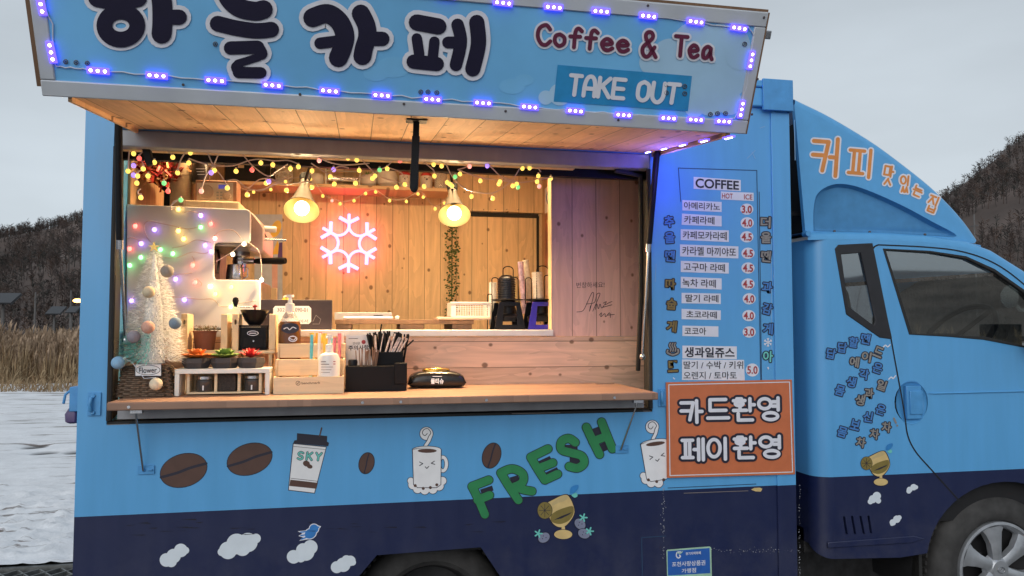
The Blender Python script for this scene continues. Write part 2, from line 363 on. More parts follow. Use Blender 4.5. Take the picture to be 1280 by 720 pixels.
def wood(name, col, across='X', along='Z', pw=.1, seam=True, knot=True, rough=.55, gscale=1.0, dark=.45):
    m, n, p = newmat(name); N = n.nodes.new; K = n.links.new
    t = N('ShaderNodeTexCoord'); s = N('ShaderNodeSeparateXYZ'); K(t.outputs['Object'], s.inputs[0])
    def math_(op, a, b=None):
        x = N('ShaderNodeMath'); x.operation = op
        for i, v in enumerate((a, b)):
            if v is None: continue
            if isinstance(v, (int, float)): x.inputs[i].default_value = v
            else: K(v, x.inputs[i])
        return x.outputs[0]
    A, B = s.outputs[across], s.outputs[along]
    q = math_('DIVIDE', math_('ADD', A, 50.03), pw); idx = math_('FLOOR', q); fr = math_('FRACT', q)
    wn = N('ShaderNodeTexWhiteNoise'); wn.noise_dimensions = '1D'; K(idx, wn.inputs['W']); rv = wn.outputs['Value']
    def vec(x, y, z):
        c = N('ShaderNodeCombineXYZ')
        for i, v in enumerate((x, y, z)):
            if isinstance(v, (int, float)): c.inputs[i].default_value = v
            else: K(v, c.inputs[i])
        return c.outputs[0]
    jump = math_('MULTIPLY', rv, 37.0)
    g1 = N('ShaderNodeTexNoise'); g1.inputs['Scale'].default_value = 55*gscale; g1.inputs['Detail'].default_value = 5
    K(vec(A, math_('ADD', math_('MULTIPLY', B, .05), jump), jump), g1.inputs['Vector'])
    g2 = N('ShaderNodeTexNoise'); g2.inputs['Scale'].default_value = 9*gscale; g2.inputs['Detail'].default_value = 3; g2.inputs['Distortion'].default_value = 1.0
    K(vec(math_('MULTIPLY', A, 1.0), math_('ADD', math_('MULTIPLY', B, .22), jump), jump), g2.inputs['Vector'])
    rings = math_('FRACT', math_('MULTIPLY', g2.outputs['Fac'], 7.0))
    tone = math_('ADD', math_('MULTIPLY', g1.outputs['Fac'], .55), math_('ADD', math_('MULTIPLY', rings, .16), math_('MULTIPLY', rv, .3)))
    r = N('ShaderNodeValToRGB'); r.color_ramp.elements[0].position = .28; r.color_ramp.elements[1].position = .85
    r.color_ramp.elements[1].color = (*[c*(1-dark) for c in col], 1); r.color_ramp.elements[0].color = (*[min(1, c*1.15) for c in col], 1)
    K(tone, r.inputs[0]); out = r.outputs[0]
    def darken(fac, c):
        nonlocal out
        x = N('ShaderNodeMix'); x.data_type = 'RGBA'; K(fac, x.inputs[0]); K(out, x.inputs[6]); x.inputs[7].default_value = (*c, 1); out = x.outputs[2]
    if knot:
        v = N('ShaderNodeTexVoronoi'); v.voronoi_dimensions = '2D'; v.inputs['Scale'].default_value = 1.0
        K(vec(math_('MULTIPLY', A, 9.0), math_('MULTIPLY', B, 7.5), 0), v.inputs['Vector'])
        sx = N('ShaderNodeSeparateColor'); K(v.outputs['Color'], sx.inputs[0])
        size = math_('MULTIPLY', math_('MAXIMUM', math_('SUBTRACT', sx.outputs[0], .3), 0), .125)
        mr = N('ShaderNodeMapRange'); mr.inputs['From Min'].default_value = -.03; mr.inputs['From Max'].default_value = .015; K(math_('SUBTRACT', size, v.outputs['Distance']), mr.inputs['Value'])
        has = math_('GREATER_THAN', size, .02)
        darken(math_('MULTIPLY', math_('MULTIPLY', mr.outputs[0], has), .78), (.11, .045, .02))
    if seam:
        e = math_('MINIMUM', fr, math_('SUBTRACT', 1.0, fr))
        mr = N('ShaderNodeMapRange'); mr.inputs['From Min'].default_value = .004/pw*.5; mr.inputs['From Max'].default_value = .0015/pw*.5; K(e, mr.inputs['Value'])
        darken(math_('MULTIPLY', mr.outputs[0], .8), tuple(c*.16 for c in col))
        b = N('ShaderNodeBump'); b.inputs['Strength'].default_value = .5; b.inputs['Distance'].default_value = .003; b.invert = True
        K(math_('ADD', mr.outputs[0], math_('MULTIPLY', g1.outputs['Fac'], .15)), b.inputs['Height']); K(b.outputs[0], p.inputs['Normal'])
    K(out, p.inputs['Base Color']); p.inputs['Roughness'].default_value = rough
    return m
def paint(name, top, low, split):
    """two-tone vehicle paint, changing colour at a height, with faint ripples and grime streaks"""
    m, n, p = newmat(name); N = n.nodes.new; K = n.links.new
    t = N('ShaderNodeTexCoord'); s = N('ShaderNodeSeparateXYZ'); K(t.outputs['Object'], s.inputs[0])
    g = N('ShaderNodeMath'); g.operation = 'GREATER_THAN'; K(s.outputs['Z'], g.inputs[0]); g.inputs[1].default_value = split
    mixs = N('ShaderNodeMix'); mixs.data_type = 'RGBA'; K(g.outputs[0], mixs.inputs[0]); mixs.inputs[6].default_value = (*low, 1); mixs.inputs[7].default_value = (*top, 1)
    mpn = N('ShaderNodeMapping'); mpn.inputs['Scale'].default_value = (6, 6, .7); K(t.outputs['Object'], mpn.inputs[0])
    z = N('ShaderNodeTexNoise'); z.inputs['Scale'].default_value = 4; z.inputs['Detail'].default_value = 8; K(mpn.outputs[0], z.inputs['Vector'])
    mr = N('ShaderNodeMapRange'); mr.inputs['From Min'].default_value = .3; mr.inputs['From Max'].default_value = .7; mr.inputs['To Min'].default_value = .95; mr.inputs['To Max'].default_value = 1.04; K(z.outputs['Fac'], mr.inputs['Value'])
    sp = N('ShaderNodeTexNoise'); sp.inputs['Scale'].default_value = 210; sp.inputs['Detail'].default_value = 2; K(t.outputs['Object'], sp.inputs['Vector'])
    gr = N('ShaderNodeMapRange'); gr.inputs['From Min'].default_value = .7; gr.inputs['From Max'].default_value = .78; gr.inputs['To Min'].default_value = 1.0; gr.inputs['To Max'].default_value = .8; K(sp.outputs['Fac'], gr.inputs['Value'])
    mu = N('ShaderNodeMath'); mu.operation = 'MULTIPLY'; K(mr.outputs[0], mu.inputs[0]); K(gr.outputs[0], mu.inputs[1])
    dz = N('ShaderNodeMapRange'); dz.inputs['From Min'].default_value = .78; dz.inputs['From Max'].default_value = .40; dz.inputs['To Max'].default_value = .22; K(s.outputs['Z'], dz.inputs['Value'])
    dn = N('ShaderNodeTexNoise'); dn.inputs['Scale'].default_value = 9; dn.inputs['Detail'].default_value = 9; dn.inputs['Roughness'].default_value = .7; K(t.outputs['Object'], dn.inputs['Vector'])
    dr = N('ShaderNodeMapRange'); dr.inputs['From Min'].default_value = .38; dr.inputs['From Max'].default_value = .72; K(dn.outputs['Fac'], dr.inputs['Value'])
    dm = N('ShaderNodeMath'); dm.operation = 'MULTIPLY'; K(dz.outputs[0], dm.inputs[0]); K(dr.outputs[0], dm.inputs[1])
    dust = N('ShaderNodeMix'); dust.data_type = 'RGBA'; K(dm.outputs[0], dust.inputs[0]); K(mixs.outputs[2], dust.inputs[6]); dust.inputs[7].default_value = (.16, .155, .16, 1); mixs = dust
    vm = N('ShaderNodeVectorMath'); vm.operation = 'SCALE'; K(mixs.outputs[2], vm.inputs[0]); K(mu.outputs[0], vm.inputs['Scale']); K(vm.outputs[0], p.inputs['Base Color'])
    z2 = N('ShaderNodeTexNoise'); z2.inputs['Scale'].default_value = 3.5; z2.inputs['Detail'].default_value = 3; K(t.outputs['Object'], z2.inputs['Vector'])
    b = N('ShaderNodeBump'); b.inputs['Strength'].default_value = .08; b.inputs['Distance'].default_value = .02; K(z2.outputs['Fac'], b.inputs['Height']); K(b.outputs[0], p.inputs['Normal'])
    r2 = N('ShaderNodeMapRange'); p.inputs['Coat Weight'].default_value = .15; p.inputs['Coat Roughness'].default_value = .12; r2.inputs['To Min'].default_value = .25; r2.inputs['To Max'].default_value = .45; K(z.outputs['Fac'], r2.inputs['Value']); K(r2.outputs[0], p.inputs['Roughness'])
    return m

BLUE, NAVY = (.100, .365, .70), (.009, .016, .066)
M = dict(
    body=paint('body_paint', BLUE, NAVY, .765), navy=mat('navy_paint', NAVY, .35), blue=mat('blue_paint', BLUE, .35, var=.04),
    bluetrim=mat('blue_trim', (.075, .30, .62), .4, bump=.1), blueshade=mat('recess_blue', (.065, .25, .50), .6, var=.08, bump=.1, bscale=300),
    black=mat('black_plastic', (.006, .006, .008), .55, spec=.2), rubber=mat('rubber', (.02, .02, .02), .8, bump=.15), blackgloss=mat('black_acrylic', (.005, .005, .008), .35, spec=.25),
    steel=mat('steel', (.55, .55, .57), .25, 1, var=.1), greysteel=mat('grey_sheet', (.30, .305, .33), .5, .1, var=.12, scale=5, stretch=(3, 1, 1)),
    alu=mat('white_aluminium', (.50, .53, .57), .45, .1, var=.08, scale=8), screw=mat('screw', (.12, .1, .1), .5, .6),
    backw=wood('pine_wall', (.74, .55, .32), 'X', 'Z', .088, dark=.36), sidew=wood('pine_side', (.60, .38, .2), 'Y', 'Z', .11), sigw=wood('pine_panel', (.62, .41, .37), 'X', 'Z', .105, dark=.28),
    loww=wood('pine_low', (.70, .48, .36), 'Z', 'X', .105), ceilw=wood('pine_ceiling', (.74, .48, .26), 'X', 'Y', .105, dark=.3, rough=.8),
    countw=wood('counter_wood', (.36, .21, .145), 'Y', 'X', .3, seam=False, knot=False), lightw=wood('light_wood', (.66, .5, .32), 'Z', 'X', .4, seam=False, knot=False, dark=.25),
    postw=wood('post_wood', (.68, .5, .3), 'X', 'Z', .4, seam=False, knot=False, dark=.25), darkw=wood('dark_wood', (.20, .11, .06), 'X', 'Y', .3, seam=False, knot=False),
    cream=mat('cream_lacquer', (.74, .72, .68), .35, var=.03, scale=4), white=mat('white_plastic', (.8, .8, .78), .35, var=.04), paper=mat('paper', (.78, .78, .8), .7, var=.04, bump=.05),
    film=mat('white_film', (.70, .71, .78), .55, var=.05), ink=mat('dark_ink', (.014, .013, .03), .5, var=.1), signink=mat('sign_ink', (.009, .007, .028), .55, var=.1, spec=.3),
    red=mat('red_ink', (.38, .04, .05), .55), maroon=mat('maroon_ink', (.12, .012, .045), .5), orange=mat('orange_board', (.56, .155, .06), .5, var=.06), orangeink=mat('orange_ink', (.68, .25, .06), .5),
    green=mat('green_ink', (.02, .22, .075), .5), teal=mat('teal_ink', (.15, .55, .5), .5), brown=mat('brown_ink', (.088, .042, .031), .55), gold=mat('ochre_ink', (.21, .145, .04), .5),
    greyink=mat('taupe_ink', (.25, .235, .22), .5), blueink=mat('blue_ink', (.055, .20, .52), .5), cyanink=mat('cyan_ink', (.13, .45, .65), .5), cloud=mat('cloud_film', (.66, .73, .80), .55, var=.04),
    yellowfilm=mat('cream_film', (.64, .47, .2), .5), olive=mat('olive_film', (.21, .16, .04), .5), tan=mat('tan_film', (.55, .42, .2), .5), grape=mat('berry_film', (.2, .22, .32), .5),
    signblue=mat('sign_vinyl', (.16, .46, .78), .5, var=.13, scale=3), skycloud=mat('sign_cloud', (.38, .60, .80), .55, var=.1, scale=6), takebox=mat('takeout_blue', (.02, .26, .55), .5),
    sticker=mat('blue_sticker', (.02, .11, .42), .4), mint=mat('mint_edge', (.35, .55, .4), .5),
    terracotta=mat('terracotta', (.20, .07, .04), .7, bump=.1), greypot=mat('grey_pot', (.055, .045, .045), .7, bump=.2), soil=mat('soil', (.03, .02, .012), .95, bump=.5),
    wicker=mat('wicker', (.14, .09, .058), .7, var=.5, scale=120), tinsel=mat('white_tinsel', (.82, .82, .82), .35, .0, var=.05), tinselmint=mat('mint_tinsel', (.22, .68, .62), .4, 0),
    lampin=mat('lamp_inner', (.62, .46, .2), .4, .2), lampout=mat('lamp_outer', (.11, .085, .06), .5, .2),
    leaf=mat('leaf', (.04, .1, .02), .6, var=.4), succ=mat('green_succulent', (.16, .27, .05), .5, var=.3), sorange=mat('orange_succulent', (.62, .18, .03), .5, var=.2), sred=mat('red_succulent', (.6, .03, .03), .5, var=.2),
    glass=mat('clear_plastic', (.85, .87, .88), .12, var=0, trans=.75), amber=mat('amber_syrup', (.14, .05, .015), .12, var=0, coat=.5), darkseed=mat('dark_beans', (.03, .02, .016), .5, var=.8, scale=200, bump=.6, bscale=300),
    lid=mat('dark_lid', (.03, .03, .035), .3, .6), card=mat('kraft', (.5, .36, .22), .6), tyre=mat('tyre', (.040, .039, .039), .75, var=.45, scale=14, bump=.2), rim=mat('silver_rim', (.42, .44, .47), .35, .55, var=.15, scale=20),
    dark=mat('dark_cavity', (.01, .01, .012), .8), chassis=mat('chassis', (.02, .02, .022), .7, var=.5), wire=mat('copper_wire', (.62, .48, .42), .45, var=.1), whitewire=mat('white_wire', (.55, .58, .66), .5),
    deepblue=mat('deep_blue_gloss', (.03, .02, .30), .2), purplelock=mat('purple_lock', (.09, .06, .16), .5), beige=mat('beige_cup', (.55, .40, .24), .5, var=.06), ceramic=mat('ceramic', (.62, .58, .54), .4, bump=.1),
    yellow=mat('yellow_plastic', (.75, .5, .06), .4), pink=mat('pink_plastic', (.75, .2, .25), .4), blueplastic=mat('blue_plastic', (.1, .5, .62), .4), flesh=mat('skin_print', (.7, .5, .4), .6),
    radiow=wood('radio_wood', (.30, .14, .08), 'Z', 'X', .4, seam=False, knot=False), speaker=mat('speaker_cloth', (.38, .28, .22), .8, bump=.4, bscale=900), photo=mat('photo_print', (.35, .12, .07), .4, var=.6, scale=14),
)

# ================================================================== SETTING
def fbm(x, y, s, o=4):
    v = 0; a = 1
    for i in range(o):
        v += a*noise.noise(Vector((x*s, y*s, i*7.3))); s *= 2.1; a *= .5
    return v
bm = BM()
vs = [bm.verts.new(p) for p in ((-700, -200, -.06), (700, -200, -.06), (700, 900, -.06), (-700, 900, -.06))]; bm.faces.new(vs)
obj('ground', bm, mat('bare_earth', (.06, .045, .03), .95, var=.5, scale=.3), kind='structure')
# snow-covered lot: denser mesh near the visible corner, trampled lumps close to the grating
bm = BM()
def snow_z(x, y):
    tr = max(0, min(1, (5.4-y)/1.6))*max(0, min(1, (y-2.1)/.3))
    z = .02 + .012*fbm(x, y, .8) + tr*(.045*max(0, fbm(x, y, 9.0, 4)+.05) + .018*max(0, fbm(x+9, y, 3.0, 2)) - .010)
    for fx, fy in ((-3.35, 6.5), (-3.0, 6.5), (-3.62, 7.0), (-2.45, 6.6), (-2.72, 6.75), (-5.6, 10.5)):
        d = ((x-fx)/.15)**2+((y-fy)/.19)**2
        z -= .085*math.exp(-d*1.6)
    return z
def grid(bm, xs, ys, f):
    v = [[bm.verts.new((x, y, f(x, y))) for x in xs] for y in ys]
    for j in range(len(ys)-1):
        for i in range(len(xs)-1): bm.faces.new((v[j][i], v[j][i+1], v[j+1][i+1], v[j+1][i]))
def steps(a, b, n): return [a+(b-a)*i/n for i in range(n+1)]
xs = steps(-40, -8, 30)+steps(-8, -4.5, 35)[1:]+steps(-4.5, -1.0, 120)[1:]+steps(-1.0, 30, 40)[1:]
ys = steps(2.2, 4.6, 90)+steps(4.6, 8, 70)[1:]+steps(8, 17.2, 50)[1:]
grid(bm, xs, ys, snow_z)
m, n, p = newmat('trodden_snow'); N = n.nodes.new; K = n.links.new
t = N('ShaderNodeTexCoord'); mpn = N('ShaderNodeMapping'); mpn.inputs['Scale'].default_value = (.4, 3.6, 1); K(t.outputs['Object'], mpn.inputs[0])
z1 = N('ShaderNodeTexNoise'); z1.inputs['Scale'].default_value = 1.9; z1.inputs['Detail'].default_value = 9; z1.inputs['Roughness'].default_value = .68; K(mpn.outputs[0], z1.inputs[0])
rr = N('ShaderNodeValToRGB'); e = rr.color_ramp.elements; e[0].position = .56; e[0].color = (.85, .87, .91, 1); e[1].position = .625; e[1].color = (.2, .17, .16, 1)
K(z1.outputs['Fac'], rr.inputs[0])
z2 = N('ShaderNodeTexNoise'); z2.inputs['Scale'].default_value = 5; z2.inputs['Detail'].default_value = 6; K(t.outputs['Object'], z2.inputs[0])
r2 = N('ShaderNodeMapRange'); r2.inputs['From Min'].default_value = .35; r2.inputs['From Max'].default_value = .7; r2.inputs['To Min'].default_value = 1; r2.inputs['To Max'].default_value = .87; K(z2.outputs['Fac'], r2.inputs[0])
sx = N('ShaderNodeSeparateXYZ')
# shade painted into the snow colour where the footprints dip
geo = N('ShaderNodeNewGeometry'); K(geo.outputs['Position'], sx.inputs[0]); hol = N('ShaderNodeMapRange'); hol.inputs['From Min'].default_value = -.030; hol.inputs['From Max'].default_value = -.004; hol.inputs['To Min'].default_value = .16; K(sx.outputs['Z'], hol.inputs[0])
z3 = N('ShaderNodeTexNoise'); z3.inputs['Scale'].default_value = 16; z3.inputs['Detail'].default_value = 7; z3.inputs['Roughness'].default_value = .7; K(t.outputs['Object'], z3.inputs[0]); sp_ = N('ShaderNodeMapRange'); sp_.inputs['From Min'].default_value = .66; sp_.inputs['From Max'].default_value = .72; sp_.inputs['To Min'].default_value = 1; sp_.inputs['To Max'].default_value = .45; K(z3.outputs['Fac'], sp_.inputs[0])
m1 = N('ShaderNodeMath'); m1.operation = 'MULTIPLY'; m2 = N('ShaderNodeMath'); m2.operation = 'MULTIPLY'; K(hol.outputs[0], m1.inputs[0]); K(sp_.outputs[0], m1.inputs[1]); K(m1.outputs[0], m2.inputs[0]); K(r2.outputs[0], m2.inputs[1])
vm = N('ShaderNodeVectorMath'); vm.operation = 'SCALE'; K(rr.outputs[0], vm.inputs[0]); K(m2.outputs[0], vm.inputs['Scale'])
K(vm.outputs[0], p.inputs['Base Color']); p.inputs['Roughness'].default_value = .7
bp = N('ShaderNodeBump'); bp.inputs['Strength'].default_value = .5; bp.inputs['Distance'].default_value = .03; K(z3.outputs['Fac'], bp.inputs['Height']); K(bp.outputs[0], p.inputs['Normal'])
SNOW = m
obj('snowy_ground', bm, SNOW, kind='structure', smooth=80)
bm = BM(); grid(bm, steps(-90, 90, 60), steps(-75, -7, 40), lambda x, y: .01+.03*fbm(x, y, .3)); obj('snowy_ground', bm, SNOW, kind='structure', smooth=80)  # unseen snow added behind the viewer to bounce light onto the truck
# unseen slopes added behind the viewer for the glass and paint to reflect
bm = BM(); rows = []
for j in range(9):
    rr_ = 70+j*14; rows.append([bm.verts.new((rr_*math.cos(a), rr_*math.sin(a)-2.7, -.1+(j/8)**1.2*(13+5*noise.noise(Vector((a*2.3, .3, 0)))+3*noise.noise(Vector((a*9, j*.5, 1)))))) for a in steps(R(172), R(368), 70)])
for a, b in zip(rows, rows[1:]):
    for i in range(70): bm.faces.new((a[i], a[i+1], b[i+1], b[i]))
obj('hills', bm, mat('unseen_slope', (.15, .125, .105), .95, var=.6, scale=.09), kind='structure', smooth=80)
# tarmac apron under the truck and the steel grating walkway beside it
bm = BM(); box(bm, -12, 30, -9, 2.2, -.2, -.035); obj('parking_ground', bm, mat('wet_tarmac', (.045, .045, .048), .6, var=.4, scale=3, bump=.3), kind='structure')
bm = BM()
gy0, gy1 = -1.5, 2.2
for i in range(-8, 52):
    x = -6 + i*.11
    for sgn in (1, -1):
        q = Matrix.Rotation(R(52)*sgn, 3, 'Z')
        box(bm, x-.62, x+.62, 1.65-.004, 1.65+.004, -.025, .0 if sgn > 0 else -.002, rot=q)
for y in (1.12, 2.17): box(bm, -6.5, .2, y, y+.03, -.03, .004)
tag(obj('metal_grating', bm, mat('galvanised', (.2, .21, .21), .5, .7, var=.3)), 'galvanised diamond mesh walkway grating at the edge of the snow', 'grating')

# hills: real terrain beyond the field
def elev(u):
    k = [(-1.5, .085), (-.75, .092), (-.67, .110), (-.62, .118), (-.56, .135), (-.4, .15), (-.1, .11), (.2, .10), (.45, .115), (.55, .152), (.60, .186), (.64, .214), (.67, .238), (.75, .272), (.95, .25), (1.5, .2)]
    for (a, ha), (b, hb) in zip(k, k[1:]):
        if a <= u <= b:
            t = (u-a)/(b-a); return ha+(hb-ha)*t
    return .1
FH = Vector((math.sin(YAW), math.cos(YAW), 0))
def hill_pt(u, d):
    t = max(0, min(1, (d-62)/(190-62))); s = t*t*(3-2*t); s = .55*s+.45*t
    if d > 190: s = 1-.5*min(1, (d-190)/140)
    z = elev(u)*190*s + CAM.z*min(1, t*3)
    q = CAM + (FH + RT*u)*d; q.z = z + (fbm(q.x, q.y, .018)*3.2+fbm(q.x, q.y, .08)*.8)*min(1, t*1.6)*(1-.0*t) - .1
    return q
bm = BM(); us = steps(-1.5, 1.5, 150); ds = steps(60, 190, 44)+steps(190, 330, 12)[1:]
v = [[bm.verts.new(hill_pt(u, d)) for u in us] for d in ds]
for j in range(len(ds)-1):
    for i in range(len(us)-1): bm.faces.new((v[j][i], v[j][i+1], v[j+1][i+1], v[j+1][i]))
obj('hills', bm, mat('hillside', (.10, .075, .066), .95, var=.55, scale=.06, bump=.6, bscale=.5), kind='structure', smooth=80)
# leafless winter wood over the slopes: every tree a trunk with spread twigs
bm = BM(); tr = random.Random(3)
def bare_tree(bm, p, h, mi):
    q = [bm.verts.new(p+Vector((a*.07, b*.07, -.4))) for a, b in ((1, 0), (-.5, .9), (-.5, -.9))]; top = bm.verts.new(p+Vector((tr.uniform(-.4, .4), tr.uniform(-.4, .4), h)))
    for i in range(3): bm.faces.new((q[i], q[(i+1) % 3], top)).material_index = mi
    for k in range(18):
        z0 = h*tr.uniform(.25, .85); a = tr.uniform(0, 6.28); l = h*tr.uniform(.16, .34); c = p+Vector((0, 0, z0)); up_ = tr.uniform(.35, 1.1)
        tip = c+Vector((math.cos(a)*l, math.sin(a)*l, l*up_)); sd_ = Vector((-math.sin(a), math.cos(a), .3))*tr.uniform(.03, .075)
        mid = c.lerp(tip, .5)+Vector((0, 0, .1*l))
        A_, B_, C_, D_ = [bm.verts.new(x) for x in (c, mid+sd_, tip, mid-sd_)]
        bm.faces.new((A_, B_, C_)).material_index = mi; bm.faces.new((A_, C_, D_)).material_index = mi
def zone(n, u0, u1, d0, d1):
    for _ in range(n):
        u, d = tr.uniform(u0, u1), d0+(d1-d0)*tr.random()**.8
        q = hill_pt(u, d)
        if fbm(q.x+90, q.y, .03, 2) < -.38: continue
        bare_tree(bm, q, tr.uniform(1.3, 3.1)*(.55 if d < 84 else 1 if d < 170 else .8), tr.choice((0, 0, 1, 2)))
zone(3200, -.86, -.46, 80, 196); zone(3400, .40, .92, 80, 196); zone(420, -.86, -.48, 182, 198); zone(480, .44, .9, 182, 198); zone(350, -.46, .42, 120, 200); zone(420, -.86, -.48, 64, 84); zone(420, .44, .9, 64, 84)
obj('winter_woods', bm, [mat('bare_twigs', (.080, .062, .058), .9, var=.4, scale=.2), mat('russet_twigs', (.10, .068, .055), .9, var=.4, scale=.2), mat('pine_green', (.045, .046, .042), .9, var=.4, scale=.2)], kind='stuff', smooth=0)
# dry reeds and grass at the edge of the lot
bm = BM()
def blade(p, h, wd, lean, mi):
    a = tr.uniform(0, 6.28); d = Vector((math.cos(a), math.sin(a), 0)); sdv = Vector((-d.y, d.x, 0))
    if abs(sdv.dot(RT)) < .5: sdv = (sdv + RT).normalized()
    b0, m0, t0 = p, p+d*lean*.35+Vector((0, 0, h*.6)), p+d*lean+Vector((0, 0, h))
    A_, B_, C_, D_, E_ = [bm.verts.new(x) for x in (b0-sdv*wd/2, b0+sdv*wd/2, m0+sdv*wd*.4, m0-sdv*wd*.4, t0)]
    bm.faces.new((A_, B_, C_, D_)).material_index = mi; bm.faces.new((D_, C_, E_)).material_index = mi
    return t0, d
for _ in range(15000):
    u = tr.uniform(-.92, -.40) if tr.random() < .85 else tr.uniform(-.4, .95)
    d = 15.8+tr.random()**1.5*16
    q = CAM+(FH+RT*u)*d; q.z = -.05
    if q.y < 13.6+.5*fbm(q.x, q.y, .4): continue
    if d < 20.5:
        blade(q, max(.45, .85+.9*fbm(q.x, q.y, .35, 2))*tr.uniform(.35, .95)*(.6+.4*(d-15.8)/4.7), tr.uniform(.012, .03), tr.uniform(.05, .4), tr.choice((0, 0, 1)))
    else:
        hh = tr.uniform(.6, 1.2)+.45*fbm(q.x, q.y, .3, 2)
        t0, dd = blade(q, hh, tr.uniform(.015, .035), tr.uniform(.05, .35), tr.choice((1, 2, 2)))
        if tr.random() < .4:
            for k in range(3): blade(t0-Vector((0, 0, .22-.05*k)), .3, .07, tr.uniform(.05, .18), 3)
obj('dry_grass', bm, [mat('straw', (.35, .255, .15), .9, var=.3, scale=2), mat('dull_straw', (.26, .165, .085), .9, var=.3, scale=2), mat('reed_brown', (.17, .10, .055), .9, var=.35, scale=2), mat('plume', (.36, .26, .18), .95, var=.2)], kind='stuff', smooth=0)

# far posts, shelters, lamp
GREYP = mat('weathered_pole', (.13, .125, .125), .8); ROOFP = mat('slate_panel', (.04, .043, .05), .5, var=.2)
for (px, py, wpx, Y, lab) in ((7, 373, 24, 30, 'dark slatted shade roof on a post, cut by the picture edge'), (70, 388, 17, 42, 'slanting shade roof on a slim post beside the corner of the truck'), (91, 387, 12, 50, 'small dim shade roof almost hidden behind the corner of the truck')):
    s_ = sc(px, Y); c = G(px, py, Y); t = thing('shade_shelter', lab, 'shelter', (c.x, Y, 0), 'shade shelters in the field')
    bm = BM(); W = wpx*s_/2; box(bm, c.x-W, c.x+W, Y-.5, Y+.5, c.z-.03, c.z+.03, rot=Matrix.Rotation(R(24), 3, 'X'))
    for k in range(5): box(bm, c.x-W+k*W*.5-.02, c.x-W+k*W*.5+.02, Y-.52, Y+.52, c.z-.06, c.z-.035, rot=Matrix.Rotation(R(24), 3, 'X'), piv=(c.x, Y, c.z))
    obj('roof', bm, ROOFP, t)
    bm = BM(); tube(bm, [(c.x-W*.2, Y, -.05), (c.x-W*.2, Y, c.z-.05)], .055, 8); obj('post', bm, GREYP, t)
for (px, y0, Y, r, lab) in ((44.5, 365, 55, .07, 'pale utility pole standing between the two larger shade shelters'), (89, 363, 55, .07, 'pale utility pole just left of the truck, beside the lit street lamp'.replace('left of', 'clear of')), (1217.5, 268, 24, .035, 'thin pale pole rising behind the cab roof')):
    c = G(px, y0, Y); bm = BM(); tube(bm, [(c.x, Y, -.05), (c.x, Y, c.z)], r, 8, taper=r*.8); 
    box(bm, c.x-.02, c.x+.02, Y-.2, Y+.2, c.z-.5, c.z-.46)
    tag(obj('pole', bm, GREYP), lab, 'pole')
c = G(97, 377.5, 60); t = thing('street_lamp', 'street lamp with a warm lit head by the corner of the truck', 'street lamp', (c.x+1.2, 60, 0))
bm = BM(); tube(bm, [(c.x+1.2, 60, -.05), (c.x+1.2, 60, c.z+.1), (c.x+.9, 60, c.z+.3), (c.x, 60, c.z+.25)], .06, 8); obj('post', bm, GREYP, t)
bm = BM(); ball(bm, (c.x, 60, c.z+.1), .34, s=(1, .6, .45)); obj('lamp_head', bm, emit('sodium_lamp', (1, .45, .12), 6), t)

# ================================================================== TRUCK
truck = thing('food_truck', 'sky blue and navy coffee food truck with its serving hatch raised', 'food truck', (0.4, .8, 0))
def part(name, bm, m, parent=None, **k): return obj(name, bm, m, parent or truck, **k)
XL, XR, ZB, ZT, YF = -.888, 1.658, .33, 2.31, 1.62
OX0, OX1, OZ0, OZ1 = -.80, 1.08, 1.057, 2.03
a1, a2, a3, a4 = [G(x, y, 0) for x, y in ((449, 720), (471, 694), (601, 684), (625, 720))]
def drop(a, b): k = (ZB-b.z)/(a.z-b.z); return (b.x+(a.x-b.x)*k, ZB)
arch = [drop(a1, a2), (a2.x, a2.z), (a3.x, a3.z), drop(a4, a3)]
bm = BM(); plate(bm, [(XL, ZB)]+arch+[(XR, ZB), (XR, ZT), (XL, ZT)], [rect(OX0, OZ0, OX1, OZ1)], lambda x, z, d: Vector((x, d, z)), .03)
part('side_panel', bm, M['body'], smooth=30)
bm = BM(); box(bm, XL, XL+.03, .031, YF, ZB, ZT); part('rear_panel', bm, M['body'])
bm = BM(); box(bm, XR-.03, XR, .031, YF, ZB, ZT); part('front_panel', bm, M['body'])
bm = BM(); box(bm, XL, XR, YF+.001, YF+.03, ZB, ZT); part('far_panel', bm, M['body'])
bm = BM(); box(bm, XL-.015, XR+.004, -.022, YF+.05, ZT+.001, ZT+.03); box(bm, XL-.012, XR+.01, -.018, -.001, ZT-.075, ZT+.0)
part('roof', bm, M['blue'], bevel=.006)
bm = BM(); box(bm, XR-.12, XR+.009, -.03, -.019, ZT-.09, ZT+.034); box(bm, XR+.005, XR+.009, -.019, .3, ZT-.09, ZT+.034); part('roof_corner_cap', bm, M['bluetrim'], bevel=.005)
bm = BM(); box(bm, XR-.075, XR+.004, -.007, -.0005, ZB+.02, ZT-.091); box(bm, XR+.0005, XR+.004, .0, .05, ZB, ZT-.09); part('corner_trim', bm, M['body'], bevel=.003)
